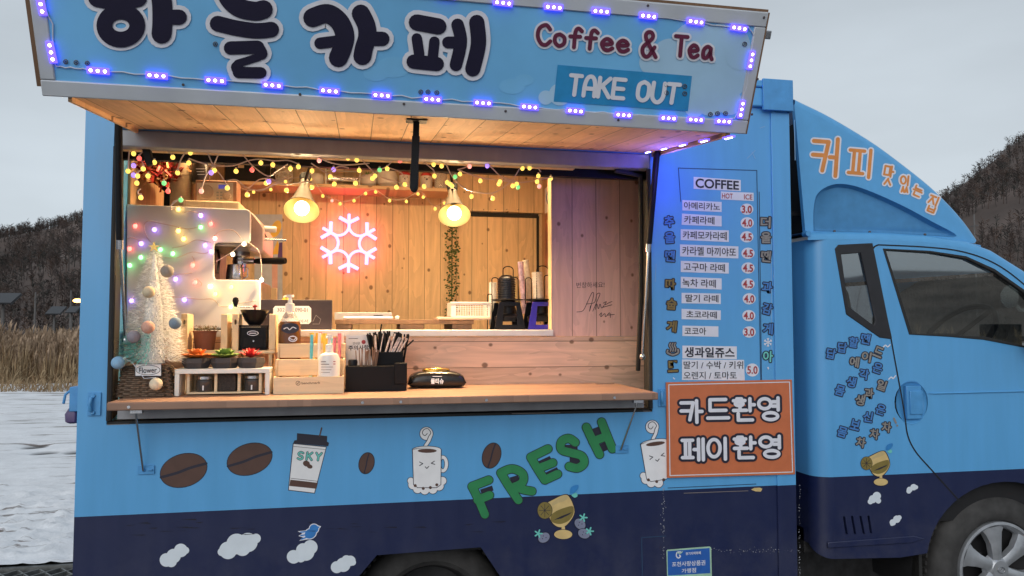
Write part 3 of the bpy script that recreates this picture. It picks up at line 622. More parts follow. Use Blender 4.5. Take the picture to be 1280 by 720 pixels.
# inside lining
bm = BM(); box(bm, XL+.031, 1.2, 1.5, 1.53, .6, 2.26); part('back_wall', bm, M['backw'])
bm = BM(); box(bm, XL+.031, XL+.04, .37, 1.499, .6, 2.26); part('end_wall', bm, M['sidew'])
bm = BM(); box(bm, 1.02, 1.035, .40, 1.499, .6, 2.26); part('end_wall', bm, M['sidew'])
bm = BM(); box(bm, XL+.031, XR-.031, .14, 1.53, 2.262, 2.279); part('ceiling', bm, M['ceilw'])
bm = BM(); box(bm, XL+.031, XR-.031, .031, 1.53, .58, .598); part('floor', bm, M['dark'])
bm = BM(); box(bm, XL+.041, 1.638, .34, .36, 1.0, 1.334); part('low_wall', bm, M['loww'])
bm = BM(); box(bm, XL+.041, .784, .325, .85, 1.336, 1.362); part('ledge', bm, mat('white_ledge', (.66, .66, .68), .4, var=.06), bevel=.003)
bm = BM(); box(bm, .786, 1.19, .362, .395, 1.335, 2.26); part('plank_panel', bm, M['sigw'])
bm = BM(); box(bm, .7845, .7858, .361, .42, 1.364, 2.26); part('panel_edge', bm, M['postw'])
for pts in (((1.083, .031), (1.10, .031), (1.22, .36), (1.186, .36)), ((-.803, .031), (-.84, .031), (-.90, .36), (-.866, .36))):
    bm = BM(); lo = [bm.verts.new((x, y, OZ0)) for x, y in pts]; hi = [bm.verts.new((x, y, 2.2)) for x, y in pts]
    bm.faces.new(lo); bm.faces.new(list(reversed(hi)))
    for i in range(4): bm.faces.new((lo[i], hi[i], hi[(i+1) % 4], lo[(i+1) % 4]))
    bmesh.ops.recalc_face_normals(bm, faces=bm.faces); part('door_seal', bm, M['rubber'])
for x in (1.072, -.792): bm = BM(); tube(bm, [(x, -.002, 1.07), (x, -.002, 1.97)], .009, 8); part('rubber_edging', bm, M['rubber'])
bm = BM(); tube(bm, [(1.10, .2, 1.2), (1.085, .12, 1.5), (1.08, .1, 1.8), (1.06, .05, 1.955), (.95, .03, 1.968)], .010, 8); part('rubber_edging', bm, M['rubber'])
bm = BM(); box(bm, OX0+.002, OX1-.002, -.003, .05, 1.973, OZ1-.002); part('lintel', bm, M['greysteel'], bevel=.004)
bm = BM(); box(bm, OX0-.05, .80, .06, .09, 1.974, 2.10); part('lintel_board', bm, M['postw'])
bm = BM(); box(bm, OX0-.05, 1.2, .10, .13, 1.952, 2.2); box(bm, OX0-.05, 1.2, .13, .16, 1.975, 2.2); part('curtain_rail', bm, M['black'])
bm = BM(); box(bm, OX0+.002, OX1-.002, .0, .0295, OZ0+.001, OZ0+.009); part('sill_gasket', bm, M['rubber'])
bm = BM(); box(bm, OX0+.03, OX1-.03, .008, .06, OZ0+.0155, 1.1145); part('sill', bm, M['greysteel'])
bm = BM(); box(bm, OX0-.03, OX1+.1, .03, .339, 1.03, 1.05); part('sill_floor', bm, M['dark'])
bm = BM(); box(bm, -.757, 1.043, -.15, .338, 1.116, 1.142); ct = part('counter', bm, M['countw'], bevel=.004)
bm = BM()
for px, py in ((161, 505), (453, 505), (501, 504), (608, 502), (768, 497)):
    c = G(px, py, -.15); lathe(bm, [(.006, 0), (.005, .002)], (c.x, -.15, 1.127), 10, (0, -1, 0))
part('screw', bm, M['steel'], ct)
# folding stays of the counter
for (x0, y0, x1, y1) in ((170, 521, 179, 588), (796, 513, 776, 562)):
    a, b = G(x0, y0, -.07), G(x1, y1, -.012); a.z = 1.112
    bm = BM(); tube(bm, [a, (a.x, a.y, a.z-.02), b], .0035, 8); box(bm, a.x-.015, a.x+.02, a.y-.012, a.y+.012, a.z-.012, a.z+.003)
    st = part('counter_stay', bm, M['steel'])
    bm = BM(); box(bm, b.x-.018, b.x+.032, -.006, -.0005, b.z-.014, b.z+.014); lathe(bm, [(.006, 0), (.004, .006)], (b.x, -.006, b.z), 10, (0, -1, 0)); tube(bm, [(b.x+.012, -.009, b.z), (b.x+.028, -.009, b.z)], .003, 6)
    obj('bracket', bm, M['bluetrim'], st, bevel=.001)
# hinge plates and door latch
for (px, py, w_, h_) in ((118.5, 505, 7.5, 14.5), (828, 497, 6, 11)):
    c = G(px, py, 0); s_ = sc(px, 0); bm = BM()
    box(bm, c.x-w_*s_, c.x+w_*s_, -.006, -.0005, c.z-h_*s_, c.z+h_*s_)
    for k in (-1, 1): lathe(bm, [(.009, 0), (.007, .006)], (c.x-.2*w_*s_, -.006, c.z+k*h_*s_*.7), 12, (0, -1, 0))
    tube(bm, [(c.x-.35*w_*s_, -.013, c.z-.6*h_*s_), (c.x-.5*w_*s_, -.02, c.z), (c.x-.35*w_*s_, -.013, c.z+.6*h_*s_)], .006, 8)
    part('hinge', bm, M['bluetrim'], bevel=.0015)
c = G(93, 500, .06); bm = BM(); box(bm, XL-.035, XL-.001, .03, .09, c.z-.035, c.z+.045); tube(bm, [(XL-.03, .05, c.z+.04), (XL-.05, .04, c.z+.02), (XL-.055, .04, c.z-.01)], .005, 6); lt = part('door_latch', bm, M['bluetrim'], bevel=.004)
bm = BM(); lathe(bm, [(.012, -.02), (.024, -.015), (.026, .01), (.014, .03)], (XL-.028, .05, c.z-.055), 6); part('padlock', bm, M['purplelock'], lt, bevel=.002)
# seams and access panels on the sides, peeling tape
seam = mat('panel_gap', (.02, .06, .13), .7)
ik = Ink(SIDE, .0012)
for q in ([(848, 210), (946, 213)], [(946, 213), (951, 477)], [(848, 210), (851, 252)], [(949, 240), (952, 476)], [(835, 610), (945, 605)], [(829, 600), (829, 605)], [(802, 672), (803, 720)], [(802, 672), (832, 670)]): ik.line(q, .9)
part('panel_gap', ik.bm, seam, smooth=0)
ik = Ink(SIDE, .0014)
for q in ([(855, 616.5), (935, 613.5)], [(134, 531), (162, 530)], [(640, 517), (700, 516)], [(804, 514), (814, 514)]): ik.line(q, .7)
part('panel_gap', ik.bm, mat('rust_line', (.22, .19, .18), .8), smooth=0)
ik = Ink(SIDE, .0013); tr = random.Random(11)
def fleck(x, y, s):
    n_ = tr.randint(4, 6); ik.poly([(x+s*tr.uniform(.4, 1)*math.cos(6.28*i/n_), y+s*1.3*tr.uniform(.4, 1)*math.sin(6.28*i/n_)) for i in range(n_)])
for _ in range(70):
    y = tr.uniform(603, 700); fleck(829.5+tr.gauss(0, .7)+(tr.random() < .15)*tr.uniform(-5, 3), y, tr.uniform(.3, .9))
for _ in range(70): fleck(tr.uniform(889, 1000), 689+tr.gauss(0, 1.8)-.03*tr.uniform(0, 60), tr.uniform(.25, .8))
for _ in range(45): fleck(999.5+tr.gauss(0, .6), tr.uniform(604, 720), tr.uniform(.3, .8))
part('peeled_tape', ik.bm, mat('tape_residue', (.30, .31, .35), .8, var=.4, scale=200), smooth=0)
ik = Ink(SIDE, .0016); ik.poly([(939, 612), (943, 609.8), (950, 609.5), (953, 611), (951, 614.5), (944, 614.2)]); part('paint_chip', ik.bm, M['yellowfilm'], smooth=0)
ik = Ink(SIDE, .0011)
for _ in range(26):
    x, y = tr.uniform(100, 620), 661-.03*0+tr.gauss(0, 5); ik.poly([(x, y), (x+tr.uniform(5, 26), y-tr.uniform(-.2, 1.2)), (x+tr.uniform(4, 20), y+tr.uniform(.4, 1.1))])
part('scuff', ik.bm, mat('scuff_dark', (.007, .008, .02), .6), smooth=0)
ik = Ink(SIDE, .0011)
for q in ([(955, 118), (958, 128)], [(950, 160), (956, 158)], [(940, 190), (944, 198)], [(993, 150), (994, 200)], [(964, 300), (964.5, 440)], [(934, 198), (944, 188)], [(820, 330), (819, 352)]): ik.line(q, .8)
part('scratch', ik.bm, mat('scratch_pale', (.22, .42, .66), .6), smooth=0)

# cab ---------------------------------------------------------------
YC = .10; CAB = Plane((0, YC, 0), (0, -1, 0))
def c2(px, py): q = G(px, py, YC); return (q.x, q.z)
roofl = [(1010, 300), (1050, 299), (1110, 300), (1160, 303), (1210, 310), (1240, 321), (1280, 346), (1330, 398), (1366, 452), (1392, 520)]
rearx = c2(1040, 500)[0]
archc = (1259, 706)
archp = [(archc[0]+101*math.cos(R(a)), archc[1]-104*math.sin(R(a))) for a in range(172, 6, -8)]
out_ = [c2(x, y) for x, y in [(1040, 299)]+roofl[2:]+[(1400, 600), (1400, 705), (1372, 700)]+archp[::-1]+[(1125, 697), (1040, 699)]]
out_[0] = (rearx, out_[0][1]); out_[-1] = (rearx, out_[-1][1])
qwin = [c2(*p) for p in ((1044, 312), (1048, 307), (1090, 305), (1114, 423), (1099, 421), (1058, 392))]
dwin = [c2(*p) for p in ((1104, 311), (1163, 314), (1208, 321), (1243, 337), (1280, 363), (1325, 410), (1352, 448), (1355, 455), (1280, 434), (1230, 424), (1185, 420.5), (1137, 418))]
hand = [c2(1139+21*math.cos(R(a)), 503-26*math.sin(R(a))) for a in range(0, 360, 15)]
slots = []
for (x0, y0, x1, y1) in ((1055, 645.5, 1058.5, 668), (1065, 645, 1069, 668), (1075.5, 645, 1080, 667.5), (1085.5, 644.5, 1089, 667)):
    slots.append([c2(x0-1.4, y0), c2(x0+1.4, y0), c2(x1+1.4, y1), c2(x1-1.4, y1)])
bm = BM(); plate(bm, out_, [qwin, dwin, hand]+slots, lambda x, z, d: Vector((x, YC+d, z)), .025)
cab = part('cab_side', bm, M['body'], smooth=30)
# rounded rear corner of the cab
bm = BM(); z0, z1 = out_[-1][1], out_[0][1]; xr = c2(1019, 500)[0]; rr = rearx-xr; col = []
for k in range(9):
    a = R(90)*k/8; x, y = rearx-rr*math.sin(a), YC+rr*(1-math.cos(a))*.9
    lift = .05*(k/8)**2
    col.append([bm.verts.new((x, y, z)) for z in (z0+lift, z0+.25, .765, 1.2, z1-.03, z1)])
col.append([bm.verts.new((xr, 1.6, v_.co.z)) for v_ in col[-1]])
for a, b in zip(col, col[1:]):
    for i in range(5): bm.faces.new((a[i], a[i+1], b[i+1], b[i]))
bmesh.ops.recalc_face_normals(bm, faces=bm.faces); part('cab_corner', bm, M['body'], smooth=60)
def skin(pts, y0, y1, r=.03, drop_=.0):
    bm = BM(); rows = []
    nrm = []
    for i in range(len(pts)):
        a, b = Vector(pts[max(i-1, 0)]), Vector(pts[min(i+1, len(pts)-1)]); d = (b-a).normalized(); nrm.append(Vector((-d.y, d.x)))
    for k in range(6):
        t = R(90)*k/5; rows.append([bm.verts.new((x+n_.x*r*math.sin(t), y0+r*(1-math.cos(t)), z+n_.y*r*math.sin(t))) for (x, z), n_ in zip(pts, nrm)])
    rows.append([bm.verts.new((x+n_.x*r*1.6, y1, z+n_.y*r*1.6)) for (x, z), n_ in zip(pts, nrm)])
    for a, b in zip(rows, rows[1:]):
        for i in range(len(pts)-1): bm.faces.new((a[i], a[i+1], b[i+1], b[i]))
    bmesh.ops.recalc_face_normals(bm, faces=bm.faces)
    return bm
part('cab_roof', skin([c2(*p) for p in roofl[:7]], YC, 1.66, .035), M['blue'], smooth=60)
part('cab_front', skin([c2(*p) for p in roofl[8:]+[(1400, 600), (1400, 700)]], YC, 1.66, .035), M['body'], smooth=60)
bm = BM(); plate(bm, out_, [dwin], lambda x, z, d: Vector((x, 1.66+d, z)), .02); part('far_cab_side', bm, M['body'], smooth=30)
# glass
m, n, p = newmat('window_glass'); n.nodes.remove(p); o_ = n.nodes['Material Output']
tr_ = n.nodes.new('ShaderNodeBsdfTransparent'); tr_.inputs[0].default_value = (.74, .79, .77, 1); gl = n.nodes.new('ShaderNodeBsdfGlossy'); gl.inputs['Roughness'].default_value = .03; gl.inputs['Color'].default_value = (.9, .95, .95, 1)
fr_ = n.nodes.new('ShaderNodeLayerWeight'); fr_.inputs['Blend'].default_value = .35; ad = n.nodes.new('ShaderNodeMath'); ad.operation = 'MULTIPLY_ADD'; ad.inputs[1].default_value = .5; ad.inputs[2].default_value = .24
ms = n.nodes.new('ShaderNodeMixShader'); n.links.new(fr_.outputs['Fresnel'], ad.inputs[0]); n.links.new(ad.outputs[0], ms.inputs[0]); n.links.new(tr_.outputs[0], ms.inputs[1]); n.links.new(gl.outputs[0], ms.inputs[2]); n.links.new(ms.outputs[0], o_.inputs['Surface'])
GLASS = m
QGLASS = GLASS.copy(); QGLASS.name = 'smoked_glass'; [nd for nd in QGLASS.node_tree.nodes if nd.type == 'BSDF_TRANSPARENT'][0].inputs[0].default_value = (.35, .37, .38, 1)
def ring_of(bm, outer, inner, y0, y1):
    plate(bm, outer, [inner], lambda x, z, d: Vector((x, y0+d, z)), y1-y0)
ws = [c2(*p) for p in ((1280, 346), (1330, 398), (1366, 452))]
part('windshield', skin(ws, YC+.03, 1.63, .02), GLASS, smooth=60)
for y0, y1 in ((YC, YC+.045), (1.615, 1.66)): part('windshield_pillar', skin(ws, y0, y1, .03), M['blue'], smooth=60)
def shrink(poly, d):
    c = Vector((sum(p[0] for p in poly)/len(poly), sum(p[1] for p in poly)/len(poly)))
    o = []
    for p in poly:
        v_ = c-Vector(p); o.append(tuple(Vector(p)+v_.normalized()*d))
    return o
qgl = [c2(*p) for p in ((1051, 318), (1075.5, 316), (1094, 401), (1092, 407), (1060, 383))]
bm = BM(); ring_of(bm, shrink(qwin, -.004), qgl, YC-.003, YC+.006); qf = part('quarter_window', bm, mat('window_frit', (.016, .016, .02), .5, var=.2), bevel=.002)
bm = BM(); plate(bm, shrink(qgl, -.006), [], lambda x, z, d: Vector((x, YC+.007, z))); obj('pane', bm, QGLASS, qf, smooth=0)
bm = BM(); ring_of(bm, shrink(dwin, -.003), shrink(dwin, .012), YC-.003, YC+.014); df = part('door_window', bm, M['rubber'], bevel=.002)
bm = BM(); plate(bm, shrink(dwin, .010), [], lambda x, z, d: Vector((x, YC+.015, z))); obj('pane', bm, GLASS, df, smooth=0)
# door gap lines, handle, crease, sill
ik = Ink(CAB, .0012)
ik.line([(1114, 424), (1119, 452), (1126, 490), (1131, 520), (1135, 545), (1145, 565), (1165, 588), (1199, 626)], 1.7, smooth=True)
ik.line([(1114, 422), (1092, 322), (1092, 310), (1098, 306)], 1.8, smooth=True); ik.line([(1098, 306), (1160, 309), (1205, 315), (1245, 330), (1282, 357), (1330, 402)], 1.6, smooth=True)
part('door_gap', ik.bm, M['dark'], smooth=0)
hc = G(1139, 503, YC); s_ = sc(1139, YC); bm = BM()
q_ = [(21*s_*k, d_) for k, d_ in ((1.04, -.002), (1.0, .004), (.9, .012), (.5, .018), (.0, .02))]
rings = [[bm.verts.new((hc.x+r_*math.cos(2*math.pi*i/28), YC+d_, hc.z+r_*1.24*math.sin(2*math.pi*i/28))) for i in range(28)] for r_, d_ in q_]
for a, b in zip(rings, rings[1:]):
    for i in range(28): bm.faces.new((a[i], a[(i+1) % 28], b[(i+1) % 28], b[i]))
dh = part('door_handle', bm, M['blue'], smooth=60)
bm = BM(); x0, z0 = c2(1133, 524); x1, z1 = c2(1150, 482); box(bm, x0, x1, YC-.006, YC+.010, z0, z1); box(bm, x0+.012, x1+.004, YC-.011, YC-.006, z0+.02, z1-.02); obj('lever', bm, M['bluetrim'], dh, bevel=.006)
bm = BM(); x0, z0 = c2(1157, 493); x1, z1 = c2(1400, 486); prism(bm, [(x0, (z0+z1)/2), (x0+.05, z1), (x1, z1+.004), (x1, z0+.004), (x0+.05, z0)], YC-.006, YC+.001); part('door_crease', bm, M['blue'], bevel=.004)
bm = BM(); x0, z0 = c2(1034, 685); x1, z1 = c2(1155, 670); prism(bm, [(x0, z0), (x0, z1), (x1-.05, z1+.004), (x1, z1-.01), (x1-.06, z0)], YC-.006, YC+.001); part('step_sill', bm, M['body'], bevel=.003)
# cab inside
bm = BM(); x0, z0 = c2(1105, 470); 
box(bm, xr+.02, 3.3, YC+.05, 1.64, .55, .80); part('cab_floor', bm, M['dark'])
for y0 in (.28, .95):
    t_ = BM(); prism(t_, [(2.02, .8), (2.62, .8), (2.62, 1.0), (2.22, 1.02), (2.12, 1.55), (2.0, 1.55)], y0, y0+.52); prism(t_, [(2.04, 1.56), (2.12, 1.56), (2.10, 1.72), (2.04, 1.72)], y0+.13, y0+.39); part('cab_seat', t_, mat('seat_cloth', (.24, .25, .26), .85, bump=.3), bevel=.03)
bm = BM(); prism(bm, [(2.9, .8), (3.2, .8), (3.25, 1.2), (3.05, 1.28), (2.95, 1.15)], YC+.05, 1.64); part('dashboard', bm, M['chassis'], bevel=.02)
bm = BM(); cpt = Vector((2.78, .42, 1.33)); ax = Vector((-.75, 0, .66)).normalized(); e1 = Vector((0, 1, 0)); e2 = ax.cross(e1)
tube(bm, [cpt+(e1*math.cos(2*math.pi*i/28)+e2*math.sin(2*math.pi*i/28))*.19 for i in range(28)], .013, 8, closed=True); tube(bm, [cpt-ax*.35, cpt], .025, 8)
for a in (0, 120, 240): tube(bm, [cpt, cpt+(e1*math.cos(R(a))+e2*math.sin(R(a)))*.19], .012, 6)
part('steering_wheel', bm, M['black'])
bm = BM(); box(bm, xr+.01, xr+.03, YC+.12, 1.62, .8, 1.2); part('cab_rear_wall', bm, M['chassis'])
q0, q1 = c2(1268, 431), c2(1290, 405); bm = BM(); box(bm, q0[0], q1[0]+.05, YC-.16, YC-.07, q0[1]-.01, q1[1]); tube(bm, [(q0[0]+.08, YC-.08, q0[1]+.03), (q0[0]+.16, YC, q0[1]+.02)], .012, 8); part('side_mirror', bm, M['black'], bevel=.012)
c = G(1262, 371, 1.80); bm = BM(); ball(bm, c, .10, 14, 10, s=(.5, .6, .8)); tube(bm, [c, c+Vector((.06, -.02, -.09)), (c.x+.16, 1.67, c.z-.12)], .014, 8); part('side_mirror', bm, mat('mirror_back', (.42, .44, .44), .5, var=.2, scale=12, bump=.3))
# roof wind deflector
YD = .14; DEF = Plane((0, YD, 0), (0, -1, 0))
def d2(px, py): q = G(px, py, YD); return (q.x, q.z)
topc = spline([(993, 131), (1003, 136), (1030, 149), (1060, 166), (1095, 188), (1130, 214), (1160, 238), (1185, 262), (1204, 284), (1218, 304)], 3)
rec = spline([(1017, 289), (1017, 262), (1022, 242), (1040, 231), (1062, 231), (1090, 240), (1130, 258), (1165, 277), (1196, 295), (1160, 294.5), (1090, 291), (1040, 289.5), (1017, 289)], 4)[:-1]
bm = BM(); plate(bm, [d2(*p) for p in topc+[(1160, 300), (1090, 296), (1040, 294), (1007, 293)]], [[d2(*p) for p in rec]], lambda x, z, d: Vector((x, YD+d, z)), .02)
de = part('wind_deflector', bm, M['blue'], smooth=30)
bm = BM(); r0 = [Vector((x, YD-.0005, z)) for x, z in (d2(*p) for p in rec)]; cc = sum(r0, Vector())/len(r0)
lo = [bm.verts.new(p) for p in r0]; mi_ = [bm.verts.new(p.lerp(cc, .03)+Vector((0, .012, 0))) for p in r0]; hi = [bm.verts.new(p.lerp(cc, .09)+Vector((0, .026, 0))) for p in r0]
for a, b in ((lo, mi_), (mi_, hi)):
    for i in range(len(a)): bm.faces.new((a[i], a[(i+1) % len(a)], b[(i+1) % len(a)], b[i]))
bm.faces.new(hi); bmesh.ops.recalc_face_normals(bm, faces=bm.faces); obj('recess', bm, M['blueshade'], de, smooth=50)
part('deflector_top', skin([d2(*p) for p in topc], YD, 1.6, .035), M['blue'], de, smooth=60)
bm = BM(); x0, z0 = d2(1004, 292); x1, z1 = d2(995, 133); box(bm, x0+.06, x0+.07, YD+.05, 1.55, z0, z1-.03); box(bm, x0-.04, x0+.1, YD+.1, YD+.12, 1.85, 1.87); part('deflector_back', bm, M['dark'], de)
bm = BM()
a_ = [d2(*p) for p in ((1002, 293.5), (1060, 295), (1130, 299), (1190, 303), (1222, 309))]
tube(bm, [(x, YD-.01, z) for x, z in a_], .009, 8); lathe(bm, [(.012, 0), (.012, .03)], (a_[0][0], YD-.02, a_[0][1]), 10, (0, -1, 0)); part('deflector_lip', bm, M['bluetrim'], de)
for px, py in ((1042, 293), (1086, 294), (1155, 297)):
    q = G(px, py, YD); bm = BM(); ball(bm, (q.x, YD-.006, q.z+.012), .006); part('rivet', bm, M['screw'], de)
# dark fill between box and cab, chassis, tank, flap
bm = BM(); box(bm, XR+.02, xr-.02, .35, 1.5, .5, 2.0); part('cab_gap', bm, M['dark'])
bm = BM()
for y in (.45, 1.15): box(bm, -.8, 3.2, y, y+.08, .42, .56)
for x in (-.5, .5, 1.75, 2.2): box(bm, x, x+.1, .4, 1.3, .44, .54)
box(bm, 1.75, 2.35, .38, .75, .2, .42); box(bm, -.7, -.2, .3, .9, .3, .55); part('chassis', bm, M['chassis'], bevel=.01)
bm = BM(); box(bm, xr, 2.42, YC+.1, 1.6, .44, .54); part('underbody', bm, M['chassis'])
bm = BM(); tube(bm, [(1.78, .3, .62), (1.80, .3, .3)], .03, 8); part('pipe', bm, M['chassis']); bm = BM(); tube(bm, [(1.76, .25, .75), (1.74, .4, .5), (1.8, .5, .3)], .012, 6); part('hose', bm, M['rubber'])
bm = BM(); box(bm, 2.33, 2.345, .16, .42, .14, .5); part('mud_flap', bm, M['rubber'])
# wheels
def wheel(px, py, Yf, r, cover):
    c = G(px, py, Yf); t = thing('wheel', None, None, (c.x, Yf, c.z)); t.parent = truck; t.location = Vector((c.x, Yf, c.z))-truck.location
    bm = BM(); pr = [(r*.62, .03), (r*.66, .004), (r*.72, -.006), (r*.80, -.004), (r*.88, .004), (r*.95, .014), (r*.985, .03), (r, .045), (r, .165), (r*.97, .185), (r*.85, .195), (r*.6, .19)]
    lathe(bm, pr, c, 64, (0, 1, 0), cap=False)
    for i in range(64):
        for yy in (.05, .095, .13):
            a = 2*math.pi*(i+.5*(yy > .06))/64; q = c+Vector((math.cos(a)*r*1.002, yy+.016, math.sin(a)*r*1.002))
            box(bm, q.x-.008, q.x+.008, q.y-.016, q.y+.016, q.z-.006, q.z+.006, rot=Matrix.Rotation(-a+math.pi/2, 3, 'Y'))
    obj('tyre', bm, M['tyre'], t, smooth=35)
    if not cover:
        bm = BM(); lathe(bm, [(r*.63, .05), (r*.55, .09), (r*.2, .1), (.0, .06)], c, 32, (0, 1, 0), cap=False); obj('rim', bm, M['chassis'], t); return t
    bm = BM(); lathe(bm, [(r*.64, .028), (r*.635, -.002), (r*.60, -.004), (r*.55, .010), (r*.54, .03)], c, 48, (0, 1, 0), cap=False)
    lathe(bm, [(.001, -.006), (r*.12, -.004), (r*.16, .008), (r*.2, .03)], c, 24, (0, 1, 0), cap=False)
    for k in range(6):
        a = R(37+60*k); d_ = Vector((math.cos(a), 0, math.sin(a))); s2 = Vector((-math.sin(a), 0, math.cos(a))); rows = []
        for rad, wd, yy in ((.10, .075, .004), (.2, .07, .000), (.35, .085, -.003), (.48, .125, .002), (.575, .19, .004)):
            rows.append([bm.verts.new(c+d_*(rad*r)+s2*(wd*r*o2)+Vector((0, yy+h2, 0))) for o2, h2 in ((-1.12, .028), (-1, .004), (-.35, -.004), (.35, -.004), (1, .004), (1.12, .028))])
        for a2_, b2_ in zip(rows, rows[1:]):
            for i in range(5): bm.faces.new((a2_[i], a2_[i+1], b2_[i+1], b2_[i]))
    bmesh.ops.recalc_face_normals(bm, faces=bm.faces)
    obj('rim', bm, M['rim'], t, smooth=40)
    bm = BM(); tube(bm, [c+Vector((math.cos(2*math.pi*i/20)*.017, -.0075, math.sin(2*math.pi*i/20)*.012)) for i in range(20)], .0018, 6, closed=True)
    tube(bm, [c+Vector((-.008, -.008, -.01)), c+Vector((-.005, -.008, .0)), c+Vector((.002, -.008, .002)), c+Vector((.006, -.008, .009))], .002, 6); obj('hub_emblem', bm, M['steel'], t)
    bm = BM(); lathe(bm, [(r*.56, .035), (r*.4, .07), (.0, .075)], c, 32, (0, 1, 0), cap=False); tube(bm, [c+Vector((-.075, .02, .07)), c+Vector((-.085, .03, .05))], .006, 6); obj('brake_drum', bm, M['dark'], t); return t
wheel(1250, 712, .135, .318, True); wheel(539, 772, .14, .285, False)
bm = BM(); 
for k in range(9):
    pass
x0, x1 = arch[0][0]-.05, arch[3][0]+.05
box(bm, x0, x1, .36, .40, .33, .9); box(bm, x0, x1, .04, .36, a2.z+.04, a2.z+.06); box(bm, x0-.02, x0, .04, .36, .33, .9); box(bm, x1, x1+.02, .04, .36, .33, .9); part('wheel_housing', bm, M['dark'])
ax0 = c2(1132, 600)[0]; bm = BM(); wc = G(1250, 712, YC); 
prev_ = None; col = []
for a in range(-10, 200, 10):
    col.append([bm.verts.new((wc.x+.405*math.cos(R(a)), y, wc.z+.405*math.sin(R(a)))) for y in (YC+.026, .5)])
for a, b in zip(col, col[1:]): bm.faces.new((a[0], a[1], b[1], b[0]))
box(bm, wc.x-.42, wc.x+.42, .5, .52, .1, .8); part('wheel_housing', bm, M['dark'])

# ================================================================== HATCH AND SIGNBOARD
bm = BM()
hf = [(-.605, 1.962), (.0, 2.033), (.0, 2.066), (-.60, 2.0)]
for x0, x1 in ((-.725, 1.085),):
    a = [bm.verts.new((x0, y, z)) for y, z in hf]; b = [bm.verts.new((x1, y, z)) for y, z in hf]
    bm.faces.new(a); bm.faces.new(list(reversed(b)))
    for i in range(4): bm.faces.new((a[i], b[i], b[(i+1) % 4], a[(i+1) % 4]))
bmesh.ops.recalc_face_normals(bm, faces=bm.faces); hatch = part('hatch', bm, M['ceilw'])
for x0, x1 in ((-.735, -.7255), (1.0855, 1.1)): bm = BM(); box(bm, x0, x1, -.60, .0, 1.985, 2.06, rot=Matrix.Rotation(R(6.6), 3, 'X')); obj('hatch_rail', bm, M['ceilw'], hatch)
bm = BM(); box(bm, OX0+.02, OX1-.02, -.012, .0, 2.033, 2.075); obj('hatch_hinge', bm, M['greysteel'], hatch)
SU = Vector((0, -.14, .312)).normalized(); SIGN = Plane((0, -.62, 1.955), (0, -.912, -.41)); SIGN.n = Vector((0, -SU.z, SU.y)).normalized()
def spt(x, s, e): return Vector((x, -.62, 1.955)) + SU*s + SIGN.n*e
SX0, SX1, SH = -.784, 1.136, .345
def sbox(bm, x0, x1, s0, s1, e0, e1, mi=0):
    v = [bm.verts.new(spt(x, s, e)) for x in (x0, x1) for s in (s0, s1) for e in (e0, e1)]
    for f in ((0, 1, 3, 2), (4, 6, 7, 5), (0, 4, 5, 1), (2, 3, 7, 6), (0, 2, 6, 4), (1, 5, 7, 3)): bm.faces.new([v[i] for i in f]).material_index = mi
    bmesh.ops.recalc_face_normals(bm, faces=bm.faces)
sign = thing('signboard', 'big blue cafe signboard with black lettering tilted along the front of the raised hatch', 'sign', (.18, -.62, 1.955))
bm = BM(); sbox(bm, SX0+.02, SX1-.02, .01, SH-.01, -.03, 0); obj('sign_face', bm, M['signblue'], sign)
bm = BM(); sbox(bm, SX0, SX1, 0, .040, -.034, .005); sbox(bm, SX0, SX1, SH-.04, SH, -.034, .005); sbox(bm, SX0, SX0+.035, .0405, SH-.0405, -.034, .0045); sbox(bm, SX1-.035, SX1, .0405, SH-.0405, -.034, .0045)
obj('sign_frame', bm, M['alu'], sign, bevel=.003)
bm = BM(); sbox(bm, SX0-.018, SX0-.001, .02, SH, -.05, -.02); sbox(bm, SX1+.001, SX1+.006, .0, SH, -.06, -.0); sbox(bm, SX0, SX1, SH+.001, SH+.008, -.05, 0); obj('backing_frame', bm, M['darkw'], sign)
q = SIGN.at(963, 44); bm = BM(); sbox(bm, SX1+.007, SX1+.03, SU.dot(q-spt(0, 0, 0))-.012, SU.dot(q-spt(0, 0, 0))+.012, -.04, -.012); obj('latch_tab', bm, M['steel'], sign, bevel=.002)
bm = BM()
for px, py in ((229, 106), (375, 118), (505, 130), (632, 139), (773, 150), (940, 143), (947, 99), (955, 22), (810, 7)):
    lathe(bm, [(.004, .0), (.003, .002)], SIGN.at(px, py, .0052), 8, SIGN.n)
obj('screw', bm, M['screw'], sign)
for px, py in ((82, 77), (95, 78), (109, 79), (526, 115), (535, 115), (546, 116), (931, 55), (945, 56), (937, 27), (951, 27), (833, 106), (833, 116), (856, 108), (856, 117), (269, 55), (303, 58), (888, 143), (897, 142), (907, 142)):
    bm = BM(); tube(bm, [SIGN.at(px+2.6*math.cos(k*.7), py+2.6*math.sin(k*.7), .003) for k in range(9)], .0012, 6, closed=True); lathe(bm, [(.0022, 0), (.0015, .003)], SIGN.at(px, py, .001), 8, SIGN.n); obj('bolt', bm, M['screw'], sign)
ik = Ink(SIGN, .0006)
for c_, r_ in (((872, 60), 34), ((908, 58), 30), ((838, 72), 24), ((905, 90), 34), ((868, 95), 30), ((815, 78), 16), ((888, 125), 20), ((912, 128), 16), ((868, 135), 12), ((700, 118), 14), ((682, 122), 9), ((925, 70), 18)): ik.disc(c_, r_)
obj('printed_cloud', ik.bm, M['skycloud'], sign, smooth=0)
ik = Ink(SIGN, .0006)
for c_, r_ in (((492, 84), 22), ((470, 92), 16), ((640, 108), 16), ((655, 100), 12)): ik.disc(c_, r_, r_*.6)
obj('printed_cloud', ik.bm, mat('faint_cloud', (.18, .485, .79), .55, var=.1, scale=6), sign, smooth=0)
ik = Ink(SIGN, .002)
S3 = 'smooth'
